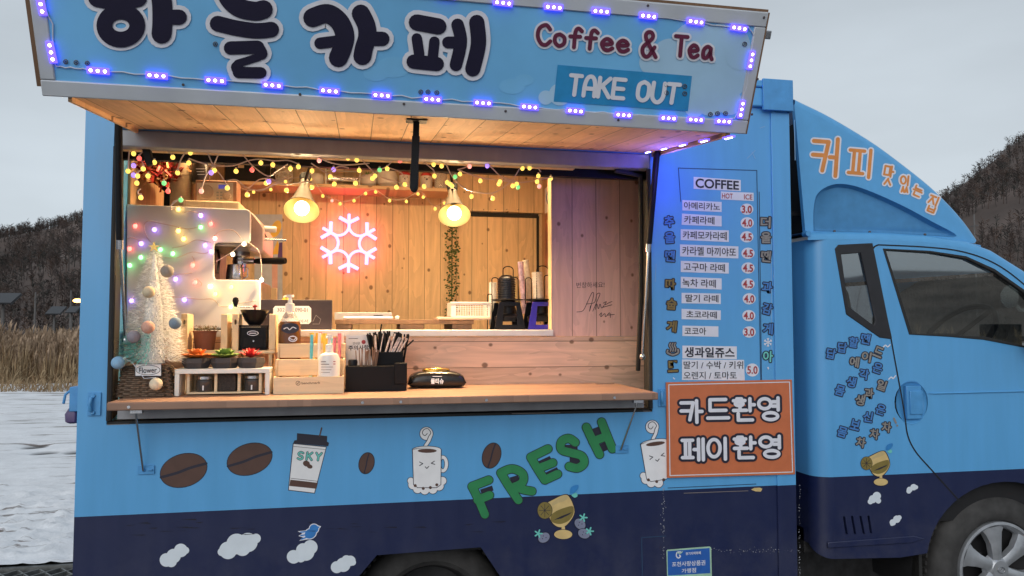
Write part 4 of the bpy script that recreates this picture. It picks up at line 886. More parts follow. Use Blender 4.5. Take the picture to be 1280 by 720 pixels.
big = [([(128, -22), (168, -22)], 'line', .9), ([(122, -3), (148, 1), (172, -3)], S3, 1.0), (((151, 32), (20.5, 17.5)), 'ring', .83), ([(196, -32), (202, 0), (203, 25), (202, 42)], S3, 1.05), ([(205, 21.5), (224, 21.5)], 'line', .8),
       ([(280, -30), (284, -6), (298, 9), (318, 14), (329, 12)], S3, 1.0), ([(272, 29.5), (295, 35), (320, 38.5), (339, 37)], S3, .82), ([(288, 60), (322, 59)], 'line', .7), ([(324, 62), (326.5, 67)], 'line', .66), ([(323, 71.5), (297, 79.5)], 'line', .42), ([(296, 84), (298, 88)], 'line', .62), ([(298, 90.5), (326, 91)], 'line', .6),
       ([(391, 22), (409, 17), (424, 27), (431, 44), (428, 60), (423, 72)], S3, 1.0), ([(400, 54), (424, 51)], 'line', .6), ([(451, 17), (458, 32), (459, 46), (455, 60), (453, 70)], S3, .95), ([(462, 48.5), (478, 48.5)], 'line', .75),
       ([(521, 28), (548, 33)], 'line', .85), ([(521, 48), (524, 68)], 'line', .55), ([(543, 52), (541, 71)], 'line', .55), ([(517, 77), (546, 80)], 'line', .75), ([(572, 31), (576, 52), (570, 81)], S3, .66), ([(560, 53), (573, 53)], 'line', .62), ([(596, 28), (598, 55), (591, 86)], S3, .8)]
BW = 24
def big_layer(ik, mi, grow):
    for st in big:
        w_ = BW*st[2]+grow
        if st[1] == 'ring': ik.ring(st[0][0], st[0][1][0], st[0][1][1], w_ if grow == 0 else w_-3, mi)
        else: ik.line(st[0], w_, mi, st[1] == S3)
big_layer(ik, 1, 11); big_layer(ik, 0, 0)
obj('lettering', ik.bm, [M['signink'], M['film']], sign, smooth=0)
ik = Ink(SIGN, .002); st = latin('Coffee', ((672, 30), (789, 43), (787, 65), (671, 55)), .12)+latin('&', ((803, 38), (823, 41), (820, 72), (800, 69)))+latin('Tea', ((845, 45), (893, 49), (890, 74), (843, 69)), .15)
ik.glyphs(st, 5.0, 0, 2.6, 1); obj('lettering', ik.bm, [M['maroon'], M['film']], sign, smooth=0)
ik = Ink(SIGN, .0016); ik.poly([(697, 81), (865, 95), (860, 139), (692, 127)]); tb = obj('takeout_patch', ik.bm, M['takebox'], sign, smooth=0)
ik = Ink(SIGN, .003); ik.glyphs(latin('TAKE', ((714, 94), (782, 100), (779, 123), (711, 118)), .35)+latin('OUT', ((799, 102), (850, 106), (846, 129), (796, 125)), .35), 5.2); obj('lettering', ik.bm, M['film'], sign, smooth=0)

# blue LED modules running round the sign and under the hatch edge
led = thing('led_light_string', 'string of glowing blue LED modules along the edges of the cafe sign and hatch', 'light string', (.18, -.63, 1.96))
LEDH = mat('led_housing', (.03, .02, .3), .3, var=0, em=(.10, .06, 1), ems=2.2); LEDD = emit('led_dot', (.42, .36, 1), LED_E*2.6)
def module(c, d, n, L_=.052, W_=.017):
    d = d.normalized(); s = n.cross(d).normalized(); bm = BM()
    def P(a, b, e): return c+d*a+s*b+n*e
    v = [bm.verts.new(P(a, b, e)) for a in (-L_/2, L_/2) for b in (-W_/2, W_/2) for e in (.0055, .011)]
    for f in ((0, 1, 3, 2), (4, 6, 7, 5), (0, 4, 5, 1), (2, 3, 7, 6), (0, 2, 6, 4), (1, 5, 7, 3)): bm.faces.new([v[i] for i in f])
    bmesh.ops.recalc_face_normals(bm, faces=bm.faces)
    for a in (-.0165, 0, .0165): lathe(bm, [(.0042, .0112), (.0035, .0128), (.001, .0132)], P(a, 0, 0), 10, n, mi=1)
    obj('led_module', bm, [LEDH, LEDD], led, bevel=.0012)
bot = [(124, 88), (197, 94), (270, 100), (341, 106), (412, 113), (477, 118.5), (540, 123.5), (603, 128), (661, 133), (718, 138), (778, 143), (834, 147), (868, 149), (903, 151)]
top_ = [(557, -6), (628, 3.5), (691, 9), (750, 14), (809, 20), (868, 27), (922, 35)]
lft, rgt = [(53, 5), (66, 65)], [(937, 75), (925, 136)]
def along(lst, n=.006):
    for i, (x, y) in enumerate(lst):
        a, b = lst[max(0, i-1)], lst[min(len(lst)-1, i+1)]
        module(SIGN.at(x, y), SIGN.at(*b)-SIGN.at(*a), SIGN.n)
for l_ in (bot, top_, lft, rgt): along(l_)
und = [(810, 190.5), (830, 186.5), (853, 182), (880, 177), (911, 173)]
for x, y in und: 
    q = GX(x, y, 1.058); module(q+Vector((0, 0, .012)), Vector((0, 1, -.117*-1)), Vector((0, 0, -1)), .05, .016)
bm = BM(); wv = random.Random(5)
def lace(lst):
    pts = []
    for (ax_, ay), (bx, by) in zip(lst, lst[1:]):
        for k in range(5): t = k/5; pts.append(SIGN.at(ax_+(bx-ax_)*t, ay+(by-ay)*t+1.4*math.sin(t*math.pi)*wv.uniform(-1, 1), .0035))
    pts.append(SIGN.at(*lst[-1], .0035)); tube(bm, pts, .0017, 6)
lace([(48, -30), (53, 5), (66, 30), (66, 65), (70, 83), (100, 86)]+bot+[(918, 148), (925, 136), (934, 105), (937, 75), (943, 45), (936, 34)]+top_[::-1][0:1]); lace(top_)
obj('cable', bm, M['whitewire'], led)
ll = bpy.data.lights.new('led_glow', 'POINT'); ll.energy = 1.3; ll.color = (.10, .08, 1); ll.shadow_soft_size = .03; lo = bpy.data.objects.new('led_glow', ll); COL.objects.link(lo); lo.location = (1.09, -.20, 1.925); 

# centre strap and gas struts
strap = G(519, 160, -.5)
bm = BM(); a_ = [G(521, 140, -.52), G(520, 170, -.52), G(518.5, 205, -.52), G(517.5, 236, -.52)]
for p0, p1, w_ in zip(a_, a_[1:], (.009, .011, .012)):
    v = [bm.verts.new(p+Vector((s1*w_, y_, 0))) for p in (p0, p1) for s1 in (-1, 1) for y_ in (0, .004)]
    for f in ((0, 1, 3, 2), (4, 6, 7, 5), (0, 4, 5, 1), (2, 3, 7, 6), (0, 2, 6, 4), (1, 5, 7, 3)): bm.faces.new([v[i] for i in f])
bmesh.ops.recalc_face_normals(bm, faces=bm.faces); ball(bm, a_[-1]+Vector((0, .002, .004)), .012, s=(1, .25, 1.2)); box(bm, a_[0].x-.03, a_[0].x+.03, -.54, -.50, 1.966, 1.974)
part('pull_strap', bm, M['black'], bevel=.001)
for (t0, t1, t2, ya, yb) in (((821, 193), (811, 305), (803, 446), -.08, .02), ((148, 142), (150, 300), (157, 425), -.10, .03)):
    a, m_, b = G(*t0, ya), G(*t1, (ya+yb)/2), G(*t2, yb); bm = BM()
    tube(bm, [a, m_], .0115, 12); ball(bm, a, .015); gs = part('gas_strut', bm, M['black'])
    bm = BM(); tube(bm, [m_, b], .005, 8); ball(bm, b, .012); lathe(bm, [(.011, -.03), (.011, .0)], m_, 10, (a-m_)); obj('rod', bm, M['steel'], gs)
bm = BM(); p_ = G(185, 190, .06); box(bm, p_.x-.012, p_.x+.012, .03, .06, p_.z-.05, p_.z+.06, rot=Matrix.Rotation(R(-14), 3, 'Y')); part('door_catch', bm, M['black'], bevel=.003)

# ================================================================== STICKERS ON THE SIDE
def sticker(name, shapes, m, edge=None, parent=None, plane=SIDE, eps=.0008, label=None):
    ik = Ink(plane, eps); shapes(ik); return part(name, ik.bm, m, parent, smooth=0, label=label)
menu = [('COFFEE', [(867, 221), (926, 225), (926, 239), (867, 236)], None), ('아메리카노', [(853, 250), (902, 252.5), (902, 265), (853, 263)], ('3.0', 933.5, 261.5)), ('카페라떼', [(852.5, 267), (902, 270), (902, 283), (852, 281)], ('4.0', 934, 278.5)),
        ('카페모카라떼', [(851, 286.5), (911, 288), (911, 302.5), (851, 300)], ('4.5', 933.5, 296)), ('카라멜 마끼야또', [(850, 305.5), (923, 308), (923, 323), (850, 320.5)], ('4.5', 935, 316.5)), ('고구마 라떼', [(851, 326), (911, 328.5), (911, 342), (851, 340)], ('4.5', 935, 335)),
        ('녹차 라떼', [(851, 346), (902, 348), (902, 362), (851, 360)], ('4.5', 935, 355)), ('딸기 라떼', [(852, 366), (901, 367), (901, 380), (852, 379)], ('4.0', 936.5, 373.5)), ('초코라떼', [(852, 386), (901, 388), (901, 400), (852, 399)], ('4.0', 936, 394.5)),
        ('코코아', [(853, 407), (898, 408), (898, 421), (853, 420)], ('3.0', 936.5, 415)), ('생과일쥬스', [(853, 432), (921, 433), (921, 449), (853, 448)], None)]
tight = {'카페라떼': (.06, .82), '고구마 라떼': (.06, .92), '녹차 라떼': (.04, .86), '딸기 라떼': (.10, .94), '초코라떼': (.12, .9), '코코아': (.06, .66)}
for txt, q, price in menu:
    s_ = sticker('menu_label', lambda ik: ik.poly(q), M['film'])
    f0, f1 = tight.get(txt, (.04, .96)); v0, v1 = (.10, .90) if txt in ('COFFEE', '생과일쥬스') else (.14, .86)
    def bi(u, v): return tuple((q[0][k]*(1-u)+q[1][k]*u)*(1-v)+(q[3][k]*(1-u)+q[2][k]*u)*v for k in (0, 1))
    ik = Ink(SIDE, .0016); ik.add(txt, (bi(f0, v0), bi(f1, v0), bi(f1, v1), bi(f0, v1)), .024 if txt in ('COFFEE', '생과일쥬스') else .011); obj('lettering', ik.bm, M['ink'], s_, smooth=0)
    if price:
        s_ = sticker('price_label', lambda ik: ik.disc(price[1:], 8.2, 7.0), M['film'])
        ik = Ink(SIDE, .0016); x, y = price[1:]; ik.add(price[0], [(x-6.4, y-4.9), (x+6.4, y-4.4), (x+6.4, y+5.1), (x-6.4, y+4.7)], .032); obj('lettering', ik.bm, M['red'], s_, smooth=0)
s_ = sticker('menu_label', lambda ik: ik.poly([(901, 239.3), (942, 241), (942, 251.3), (901, 249.3)]), M['film'], eps=.0012)
ik = Ink(SIDE, .0019); ik.add('HOT', [(902.5, 241.5), (916, 242), (916, 248.5), (902.5, 248)], .015); ik.add('ICE', [(930, 242.7), (940.5, 243.2), (940.5, 249.6), (930, 249.2)], .015); obj('lettering', ik.bm, M['red'], s_, smooth=0)
s_ = sticker('menu_label', lambda ik: ik.poly([(852.5, 449.3), (930, 449.8), (931, 475.5), (852.5, 475)]), M['film'], eps=.0011)
ik = Ink(SIDE, .0019); ik.add('딸기 / 수박 / 키위', [(854.5, 451.5), (929, 451.5), (929, 461), (854.5, 461)], .009); ik.add('오렌지 / 토마토', [(854.5, 464.5), (921, 464.5), (921, 474), (854.5, 474)], .006); obj('lettering', ik.bm, M['ink'], s_, smooth=0)
s_ = sticker('price_label', lambda ik: ik.disc((940.5, 462.5), 8.2, 8.2), M['film'])
ik = Ink(SIDE, .0016); ik.add('5.0', [(934, 457.5), (947, 457.7), (947, 467.5), (934, 467.3)], .022); obj('lettering', ik.bm, M['red'], s_, smooth=0)
DEF_ = DEF
def letter(ch, x, y, w_, h_, m, rot=0, sw=2.6, plane=SIDE, edge=1.2, em='ink', eps=.0012, parent=None):
    ik = Ink(plane, eps)
    if sw < 2.8 and plane is not DEF_:
        cs, sn = math.cos(R(rot)), math.sin(R(rot))
        def Q(ox, oy): return [(x+ox+a*w_/2*cs-b*h_/2*sn, y+oy+a*w_/2*sn+b*h_/2*cs) for a, b in ((-1, -1), (1, -1), (1, 1), (-1, 1))]
        for g in range(10): ik.add(ch, Q(edge*math.cos(R(36*g)), edge*math.sin(R(36*g))), .03, 1)
        ik.k += 2; ik.add(ch, Q(0, 0), .03, 0)
    else: ik.glyphs(hangul(ch, x, y, w_, h_, rot), sw, 0, edge, 1)
    return part('lettering', ik.bm, [M[m], M[em]], parent, smooth=0)
for ch, x, y, m_, r_ in (('추', 836.5, 277, 'blueink', -8), ('울', 837, 297, 'blueink', -4), ('땐', 837.5, 320, 'blueink', 4), ('따', 838, 355.5, 'gold', 2), ('숩', 839.5, 380, 'gold', 4), ('게', 839.5, 408, 'gold', 6), ('뜨', 841, 458, 'gold', -3),
                        ('더', 957, 278, 'greyink', 2), ('울', 957.5, 297, 'greyink', 0), ('땐', 957.5, 320.5, 'greyink', 6), ('과', 959, 359, 'blueink', 6), ('감', 959, 386, 'blueink', 14), ('게', 960, 411, 'blueink', 4), ('아', 960, 445.5, 'teal', 2)):
    letter(ch, x, y, 12.5, 14, m_, r_, 2.7, edge=1.25)
def hot(ik):
    for mi, g in ((1, 2.2), (0, 0)):
        ik.line([(834.5, 438), (834.5, 441), (841, 443.5), (847.5, 441), (847.5, 437)], 2.2+g, mi, True)
        for x in (838, 841, 844): ik.line([(x, 429), (x-1, 432), (x+.7, 435.5), (x, 439)], 1.6+g, mi, True)
sticker('hot_spring_symbol', hot, [M['greyink'], M['ink']], eps=.0012)
def flake(ik):
    for k in range(6):
        a = R(60*k+30); ik.cap((960, 428), (960+5*math.cos(a), 428+5*math.sin(a)), 1.2)
        for b in (-35, 35): ik.cap((960+3*math.cos(a), 428+3*math.sin(a)), (960+3*math.cos(a)+2*math.cos(a+R(b)), 428+3*math.sin(a)+2*math.sin(a+R(b))), .9)
    ik.poly([(959, 459), (960.5, 458.5), (961.5, 461), (960, 462)]); ik.poly([(841, 472), (842, 471.5), (844, 474), (842.5, 474.3)])
sticker('snowflake_symbol', flake, M['film'], eps=.0012)
# beans, cups, clouds, juice
def bean(x, y, rx, ry, rot):
    def f(ik):
        ik.disc((x, y), rx+1.0, ry+1.0, rot, 1, 34); ik.disc((x, y), rx, ry, rot, 0, 34)
        c, s = math.cos(R(rot)), math.sin(R(rot)); a = (x-rx*c, y-rx*s); b = (x+rx*c, y+rx*s)
        ik.line([a, (x-rx*.3*c-ry*.03*s, y-rx*.3*s+ry*.03*c), (x+rx*.3*c+ry*.03*s, y+rx*.3*s-ry*.03*c), b], max(1.5, ry*.17), 1, True)
        ik.line([(a[0]-s*1.5-c*.3, a[1]+c*1.5), (a[0]+c*2, a[1]+s*2)], 1.2, 1)
    sticker('coffee_bean', f, [M['brown'], M['ink']])
for a in ((229.5, 588, 29.5, 20, -17), (312, 574, 28.5, 18.8, -18), (458.2, 579, 13, 9, -76), (614.5, 569.5, 15.8, 10.8, -72)): bean(*a)
def cup(ik):
    ik.poly([(366, 554), (408.5, 558), (393.5, 617), (360, 613)], 1); ik.poly([(367, 555), (407.5, 559), (392.8, 616), (361, 612.2)], 0)
    ik.poly([(363, 599.5), (397.3, 603.5), (395.4, 611), (361.6, 607.4)], 2); ik.cap((363.4, 597.8), (397.5, 601.6), .6, 1)
    ik.poly([(366.5, 554), (368, 550.5), (371, 550), (371.3, 541.5), (409, 545), (408.7, 552), (411.3, 553.5), (410.3, 557.8)], 1); ik.cap((399.5, 545), (402, 535), 1.7, 2); ik.cap((367, 558), (407.5, 562), .5, 1)
    ik.glyphs(latin('SKY', ((373, 565), (402, 566.5), (400.5, 575.5), (372, 574)), .75), 1.9, 3, .6, 1)
    ik.disc((383, 579.5), 4.4, 3.6, 20, 2); ik.disc((387, 583), 3.6, 2.6, 20, 2)
sticker('takeaway_cup', cup, [M['paper'], M['ink'], M['brown'], M['teal']])
def mug(ox, oy, tilt, clip=None):
    def f(ik):
        c, s = math.cos(R(tilt)), math.sin(R(tilt))
        def T(p): x, y = p[0]-534, p[1]-583; return (ox+x*c-y*s, oy+x*s+y*c)
        def poly(pts, mi):
            q = [T(p) for p in pts]
            if clip: q = [(min(x, clip), y) for x, y in q]
            ik.poly(q, mi)
        def ln(pts, w_, mi):
            q = [T(p) for p in pts]
            if clip: q = [p for p in q if p[0] < clip-1]
            if len(q) > 1: ik.line(q, w_, mi, len(q) > 2)
        def ds(p, rx, ry, mi):
            q = T(p)
            if clip is None or q[0]+rx < clip: ik.disc(q, rx, ry, tilt, mi, 18)
        for g, mi in ((.8, 1), (0, 0)):
            ds((533, 542), 8.0+g, 8.0+g, mi) if clip is None else ik.disc(T((533, 542)), 8.0+g, 8.0+g, tilt, mi, 22)
            ln([(538, 546), (536, 551), (532, 557)], 3.6+2*g, mi)
        ln([(534, 550), (536, 545), (538.5, 541), (535, 536), (530, 537), (528, 541.5), (531, 544.5), (534, 542)], .9, 1)
        if not clip:
            ik.ring(T((553.5, 580)), 4.6, 8.5, 5.4, 1); ik.ring(T((553.5, 580)), 4.6, 8.5, 4.0, 0)
        for x, y, r_ in ((516, 606, 5.6), (522, 611, 5.6), (531, 612.5, 5.6), (541, 611.5, 5.6), (549, 607.5, 5.6), (553, 601, 5.0), (513.5, 601, 4)): ds((x, y), r_+.7, r_+.7, 1)
        for x, y, r_ in ((516, 606, 5.6), (522, 611, 5.6), (531, 612.5, 5.6), (541, 611.5, 5.6), (549, 607.5, 5.6), (553, 601, 5.0), (513.5, 601, 4)): ds((x, y), r_, r_, 0)
        poly([(515, 561)]+[(533.5-18.5*math.cos(R(a)), 562-4.8*math.sin(R(a))) for a in range(0, 181, 20)]+[(551.5, 606), (546, 610), (522, 610), (516.5, 606)], 1)
        poly([(516, 561)]+[(533.5-17.6*math.cos(R(a)), 562-4*math.sin(R(a))) for a in range(0, 181, 20)]+[(550.7, 605.6), (545.6, 609.2), (522.4, 609.2), (517.3, 605.6)], 0)
        poly([(534+12*math.cos(R(a)), 563.5+2.6*math.sin(R(a))) for a in range(0, 360, 24)], 2)
        for x, y in ((519, 607), (529, 610.5), (538, 609.5), (546, 606)): ds((x, y), 1.9, 1.9, 2)
        for e in ([(524.5, 577.5), (528.5, 579.5), (524.5, 582)], [(543, 576.5), (539, 579), (543.5, 580.5)], [(531.5, 583.5), (533.5, 585.5), (536, 583)]):
            q = [T(p) for p in e]
            if not clip or all(p[0] < clip for p in q): ik.line(q, 1.0, 1)
    return f
sticker('smiling_mug', mug(534, 583, 0), [M['paper'], M['ink'], M['brown']]); sticker('smiling_mug', mug(822, 574, -8, 833.5), [M['paper'], M['ink'], M['brown']])
ik = Ink(SIDE, .001)
FR = [[[(590, 608), (598, 624), (606, 643)], [(590, 608), (611, 600)], [(597, 625), (612, 619)]],
      [[(626, 591), (637, 609), (648, 625)], [(626, 591), (640, 586), (653, 592), (653, 603), (640, 610)], [(644, 608), (654, 612), (665, 614)]],
      [[(663.5, 571.5), (672, 586), (681, 600)], [(663.5, 571.5), (685, 561)], [(672, 586), (691, 578.5)], [(681, 600), (697, 592.5)]],
      [[(719, 553), (711, 548), (702, 552), (702, 562), (714, 566), (727, 570), (730, 579), (722, 585), (711.5, 583)]],
      [[(733, 534), (741, 551), (749.5, 568)], [(752, 527.5), (759, 545), (765.5, 561)], [(741, 552), (759, 545)]]]
dark_in = [[(600, 612), (615, 607), (617, 613), (603, 620)], [(637, 597), (647, 594), (650, 600), (641, 605)], [(672, 577), (687, 570), (690, 575), (676, 583)], [(681, 591), (696, 584), (700, 590), (685, 597)], [(702, 556), (722, 556), (722, 566), (704, 565)], [(712, 571), (730, 570), (728, 580), (712, 581)], [(738, 537), (754, 531), (759, 540), (742, 547)], [(746, 557), (762, 550), (765, 560), (751, 566)]]
for q in dark_in: ik.poly(q, 1)
for L_ in FR:
    for s_ in L_: ik.line(s_, 12.0, 1, len(s_) > 2)
for L_ in FR:
    for s_ in L_: ik.line(s_, 10.3, 0, len(s_) > 2)
part('lettering', ik.bm, [M['green'], M['ink']], smooth=0)
def cloudy(discs, plane=SIDE):
    def f(ik):
        for x, y, r_ in discs: ik.disc((x, y), r_)
    return lambda: sticker('cloud_sticker', f, M['cloud'], plane=plane)
for ds in ([(208, 700, 8.5), (217, 695, 9), (226, 688, 8.5), (232, 688, 4.5), (214, 702, 7)], [(285, 688, 11), (296, 680, 13), (310, 678, 12), (320, 673, 6), (303, 685, 10), (277, 684+6, 5)], [(367, 696, 8.5), (376, 697, 6), (382, 690, 11), (388, 684, 9), (379, 688, 9)], [(421, 709, 7.5), (429, 706, 9), (438, 701, 6.5), (433, 700, 6), (441, 703, 4)]): cloudy(ds)()
for ds in ([(1091, 624, 5), (1096, 620, 5.2), (1088, 627, 3.4), (1098, 626, 3.4)], [(1137, 612, 3.6), (1142, 609, 4), (1136, 614, 3), (1145, 609, 2.6)], [(1116, 653, 4), (1121, 649, 4.6), (1124, 647, 3), (1115, 655, 2.4)]): cloudy(ds, CAB)()
def bird(ik):
    S_ = [([(387, 668), (377, 671), (373, 667)], 3), ([(387, 669), (378, 674), (374, 675)], 3)]
    ik.disc((388, 667), 8.6, 7.0, -30, 1); ik.disc((392.5, 661), 6.6, 6.6, 0, 1); ik.poly([(383, 663), (372, 664), (378, 667), (373, 670), (379, 672), (374, 676), (386, 674)], 1); ik.poly([(396, 656), (401.5, 658), (397, 663)], 1)
    ik.disc((388, 667), 7.4, 5.9, -30, 0); ik.disc((392.5, 661), 5.5, 5.5, 0, 0); ik.poly([(396, 657.5), (399.8, 658.6), (396.5, 661.5)], 0)
    for q in ([(384, 664.3), (376, 665.2)], [(384, 668), (376, 669.6)], [(384.5, 671), (377, 674)]): ik.line(q, 1.6, 0)
sticker('bird_sticker', bird, [mat('bird_blue', (.03, .2, .55), .5), M['film']])
def juice(ox, oy, k, berries, plane):
    def f(ik):
        def T(x, y): return (ox+(x-700)*k, oy+(y-643)*k)
        def poly(pts, mi, sm=False): ik.poly([T(*p) for p in (spline(pts+[pts[0]], 5)[:-1] if sm else pts)], mi)
        poly([(684, 627), (704, 618), (713, 621), (719, 640), (710, 656), (700, 660), (690, 655), (684, 641)], 1, True); poly([(685, 628), (704, 619), (712, 622), (718, 640), (709.5, 655), (700, 659), (691, 654), (685, 641)], 0, True)
        poly([(689, 643), (697, 638), (708, 634), (716, 633), (717, 641), (712, 650), (701, 655), (691, 653), (688, 648)], 2, True); poly([(692, 650), (702, 645), (715, 640), (712, 643), (702, 648)], 1)
        poly([(690, 629), (698, 623), (705, 619.5), (710, 621), (706, 626), (697, 629), (691, 632)], 3, True)
        poly([(702, 658), (706, 658), (707, 667), (702, 667)], 0); ik.disc(T(704, 668), 12*k, 6.4*k, 0, 1); ik.disc(T(704, 668), 11.3*k, 5.8*k, 0, 0)
        ik.disc(T(681, 638), 9.6*k, 11*k, 0, 1); ik.disc(T(681, 638), 9.0*k, 10.4*k, 0, 2)
        for a in range(0, 180, 45): ik.cap(T(681-7*math.cos(R(a)), 638-8*math.sin(R(a))), T(681+7*math.cos(R(a)), 638+8*math.sin(R(a))), .6, 1)
        poly([(712, 617), (714, 609), (722, 606), (723, 610), (718, 616)], 4, True); poly([(714, 619), (720, 616), (722, 620), (718, 622)], 5, True)
        if berries:
            for bx, by, r_, lx, ly in ((725, 655, 45, 729, 647), (730, 667, 20, 737, 664), (680, 672, 150, 673, 667)):
                ik.disc(T(bx, by), 8.2, 6.6, r_, 1); ik.disc(T(bx, by), 7.5, 5.9, r_, 6)
                for a in range(0, 360, 72): ik.cap(T(lx, ly), T(lx+4.6*math.cos(R(a)), ly+4.6*math.sin(R(a))), 1.9, 5)
                for a in (0, 140, 250): ik.disc(T(bx+2.5*math.cos(R(a)), by+2.2*math.sin(R(a))), .6, mi=1)
    sticker('juice_glass', f, [M['yellowfilm'], M['ink'], M['olive'], M['tan'], mat('drop_blue', (.03, .22, .55), .4), M['teal'], M['grape']], plane=plane, eps=.002)
juice(700, 643, 1.0, True, SIDE); juice(1098, 583, .78, False, CAB)
# small blue merchant sticker
ik = Ink(SIDE, .0018); ik.poly([(833, 688.5), (834.5, 687), (887, 683), (889, 684.5), (890, 724), (834, 727)], 1); ik.poly([(834.4, 689), (887, 685), (888, 722), (835, 725)], 0); ik.poly([(834.6, 719.5), (888, 716.5), (888.2, 724), (834.8, 727)], 1)
bs = part('merchant_sticker', ik.bm, [M['sticker'], M['mint']], smooth=0)
ik = Ink(SIDE, .0026); ik.add('경기지역화폐', [(857, 690.5), (876, 689), (876, 692.8), (857, 694)], .02); ik.add('포천사랑상품권', [(840, 702.5), (881.5, 700), (881.7, 706.5), (840, 708.5)], .012); ik.add('가맹점', [(852, 711), (870, 709.5), (870, 715.5), (852, 716.5)], .012)
ik.line([(851, 690), (846.5, 690.5), (845.5, 695), (848, 697.5), (850.5, 695.5), (849.5, 694)], 1.5, 0, True); ik.line([(846.5, 690.5), (850, 692), (853, 689.5)], 1.2, 1, True); obj('lettering', ik.bm, [M['film'], M['mint']], bs, smooth=0)
# cab lettering
for ch, x, y, m_, r_ in (('답', 1039, 442, 'blueink', 12), ('답', 1053, 434.5, 'blueink', 8), ('할', 1067, 428, 'blueink', 8), ('땐', 1082, 423.5, 'blueink', 12), ('에', 1068, 452.5, 'greyink', 8), ('이', 1083, 446, 'greyink', 10), ('드', 1098, 440, 'greyink', 22),
                        ('몸', 1050, 488, 'blueink', 16), ('생', 1064, 477.5, 'blueink', 12), ('각', 1080, 468, 'blueink', 8), ('은', 1097, 460, 'blueink', 18), ('생', 1075, 500, 'greyink', 12), ('과', 1086, 491.6, 'greyink', 6), ('일', 1102, 481.5, 'greyink', 20),
                        ('몸', 1053, 540, 'blueink', 16), ('보', 1069, 531, 'blueink', 14), ('신', 1085, 521, 'blueink', 10), ('은', 1101, 512, 'blueink', 18), ('차', 1076, 553, 'greyink', 10), ('차', 1093, 542.6, 'greyink', 8), ('차', 1108, 534, 'greyink', 6)):
    letter(ch, x, y, 12, 13, m_, r_, 1.9, CAB, 1.15)
ik = Ink(CAB, .0012); ik.line([(1104, 434), (1107, 431.5), (1109.5, 433.5), (1112.5, 431)], 1.5, 0, True); ik.line([(1111, 474), (1114, 471.5), (1116.5, 473), (1119.5, 469.5)], 1.5, 0, True); ik.cap((1117.5, 523), (1120, 528.5), 2.4, 1); ik.disc((1121.5, 532), 1.3, mi=1); part('lettering', ik.bm, [M['film'], M['greyink']], smooth=0)
for ch, x, y, w_, h_, r_, sw in (('커', 1032, 196, 32, 46, 4, 5.2), ('피', 1077, 204, 31, 34, 5, 4.4), ('맛', 1110.5, 219, 11, 23, 10, 2.6), ('있', 1131, 230, 11, 20, 6, 2.5), ('는', 1147, 239, 11, 12, 24, 2.4), ('집', 1166, 255, 12, 20, 22, 2.5)):
    letter(ch, x, y, w_, h_, 'orangeink', r_, sw, DEF, 1.9, 'film', parent=de)

# orange board over the side, hung as a thing of its own
PAY = Plane((0, -.012, 0), (0, -1, 0)); pc = [(833, 478), (990, 474.5), (994, 593), (834.5, 597.5)]
pv = [PAY.at(*p) for p in pc]; ps = thing('payment_sign', 'orange board with white Korean lettering welcoming card payment, fixed to the truck side', 'sign', (1.33, -.012, .83))
bm = BM(); f_ = [bm.verts.new(p) for p in pv]; b_ = [bm.verts.new(p+Vector((0, .009, 0))) for p in pv]; bm.faces.new(f_); bm.faces.new(b_[::-1])
for i in range(4): bm.faces.new((f_[i], b_[i], b_[(i+1) % 4], f_[(i+1) % 4]))
bmesh.ops.recalc_face_normals(bm, faces=bm.faces); obj('board', bm, M['orange'], ps, bevel=.001)
ik = Ink(PAY, .0006); ins = [(836, 481), (987, 477.5), (990.8, 590), (837.5, 594.5)]
for a, b in zip(ins, ins[1:]+ins[:1]): ik.cap(a, b, 1.1)
obj('border', ik.bm, M['film'], ps, smooth=0)
ik = Ink(PAY, .0008); rows = [('카드환영', [(864.5, 514.5), (897.5, 513), (930, 512), (961.5, 511)], 26, 30), ('페이환영', [(866, 562), (898, 561), (931, 559.5), (963, 558.5)], 26, 29)]
st = []
for txt, cs_, w_, h_ in rows:
    for ch, (x, y) in zip(txt, cs_): st += hangul(ch, x, y, w_, h_-3, -1)
ik.glyphs(st, 4.4, 0, 2.9, 1); obj('lettering', ik.bm, [M['film'], M['ink']], ps, smooth=0)

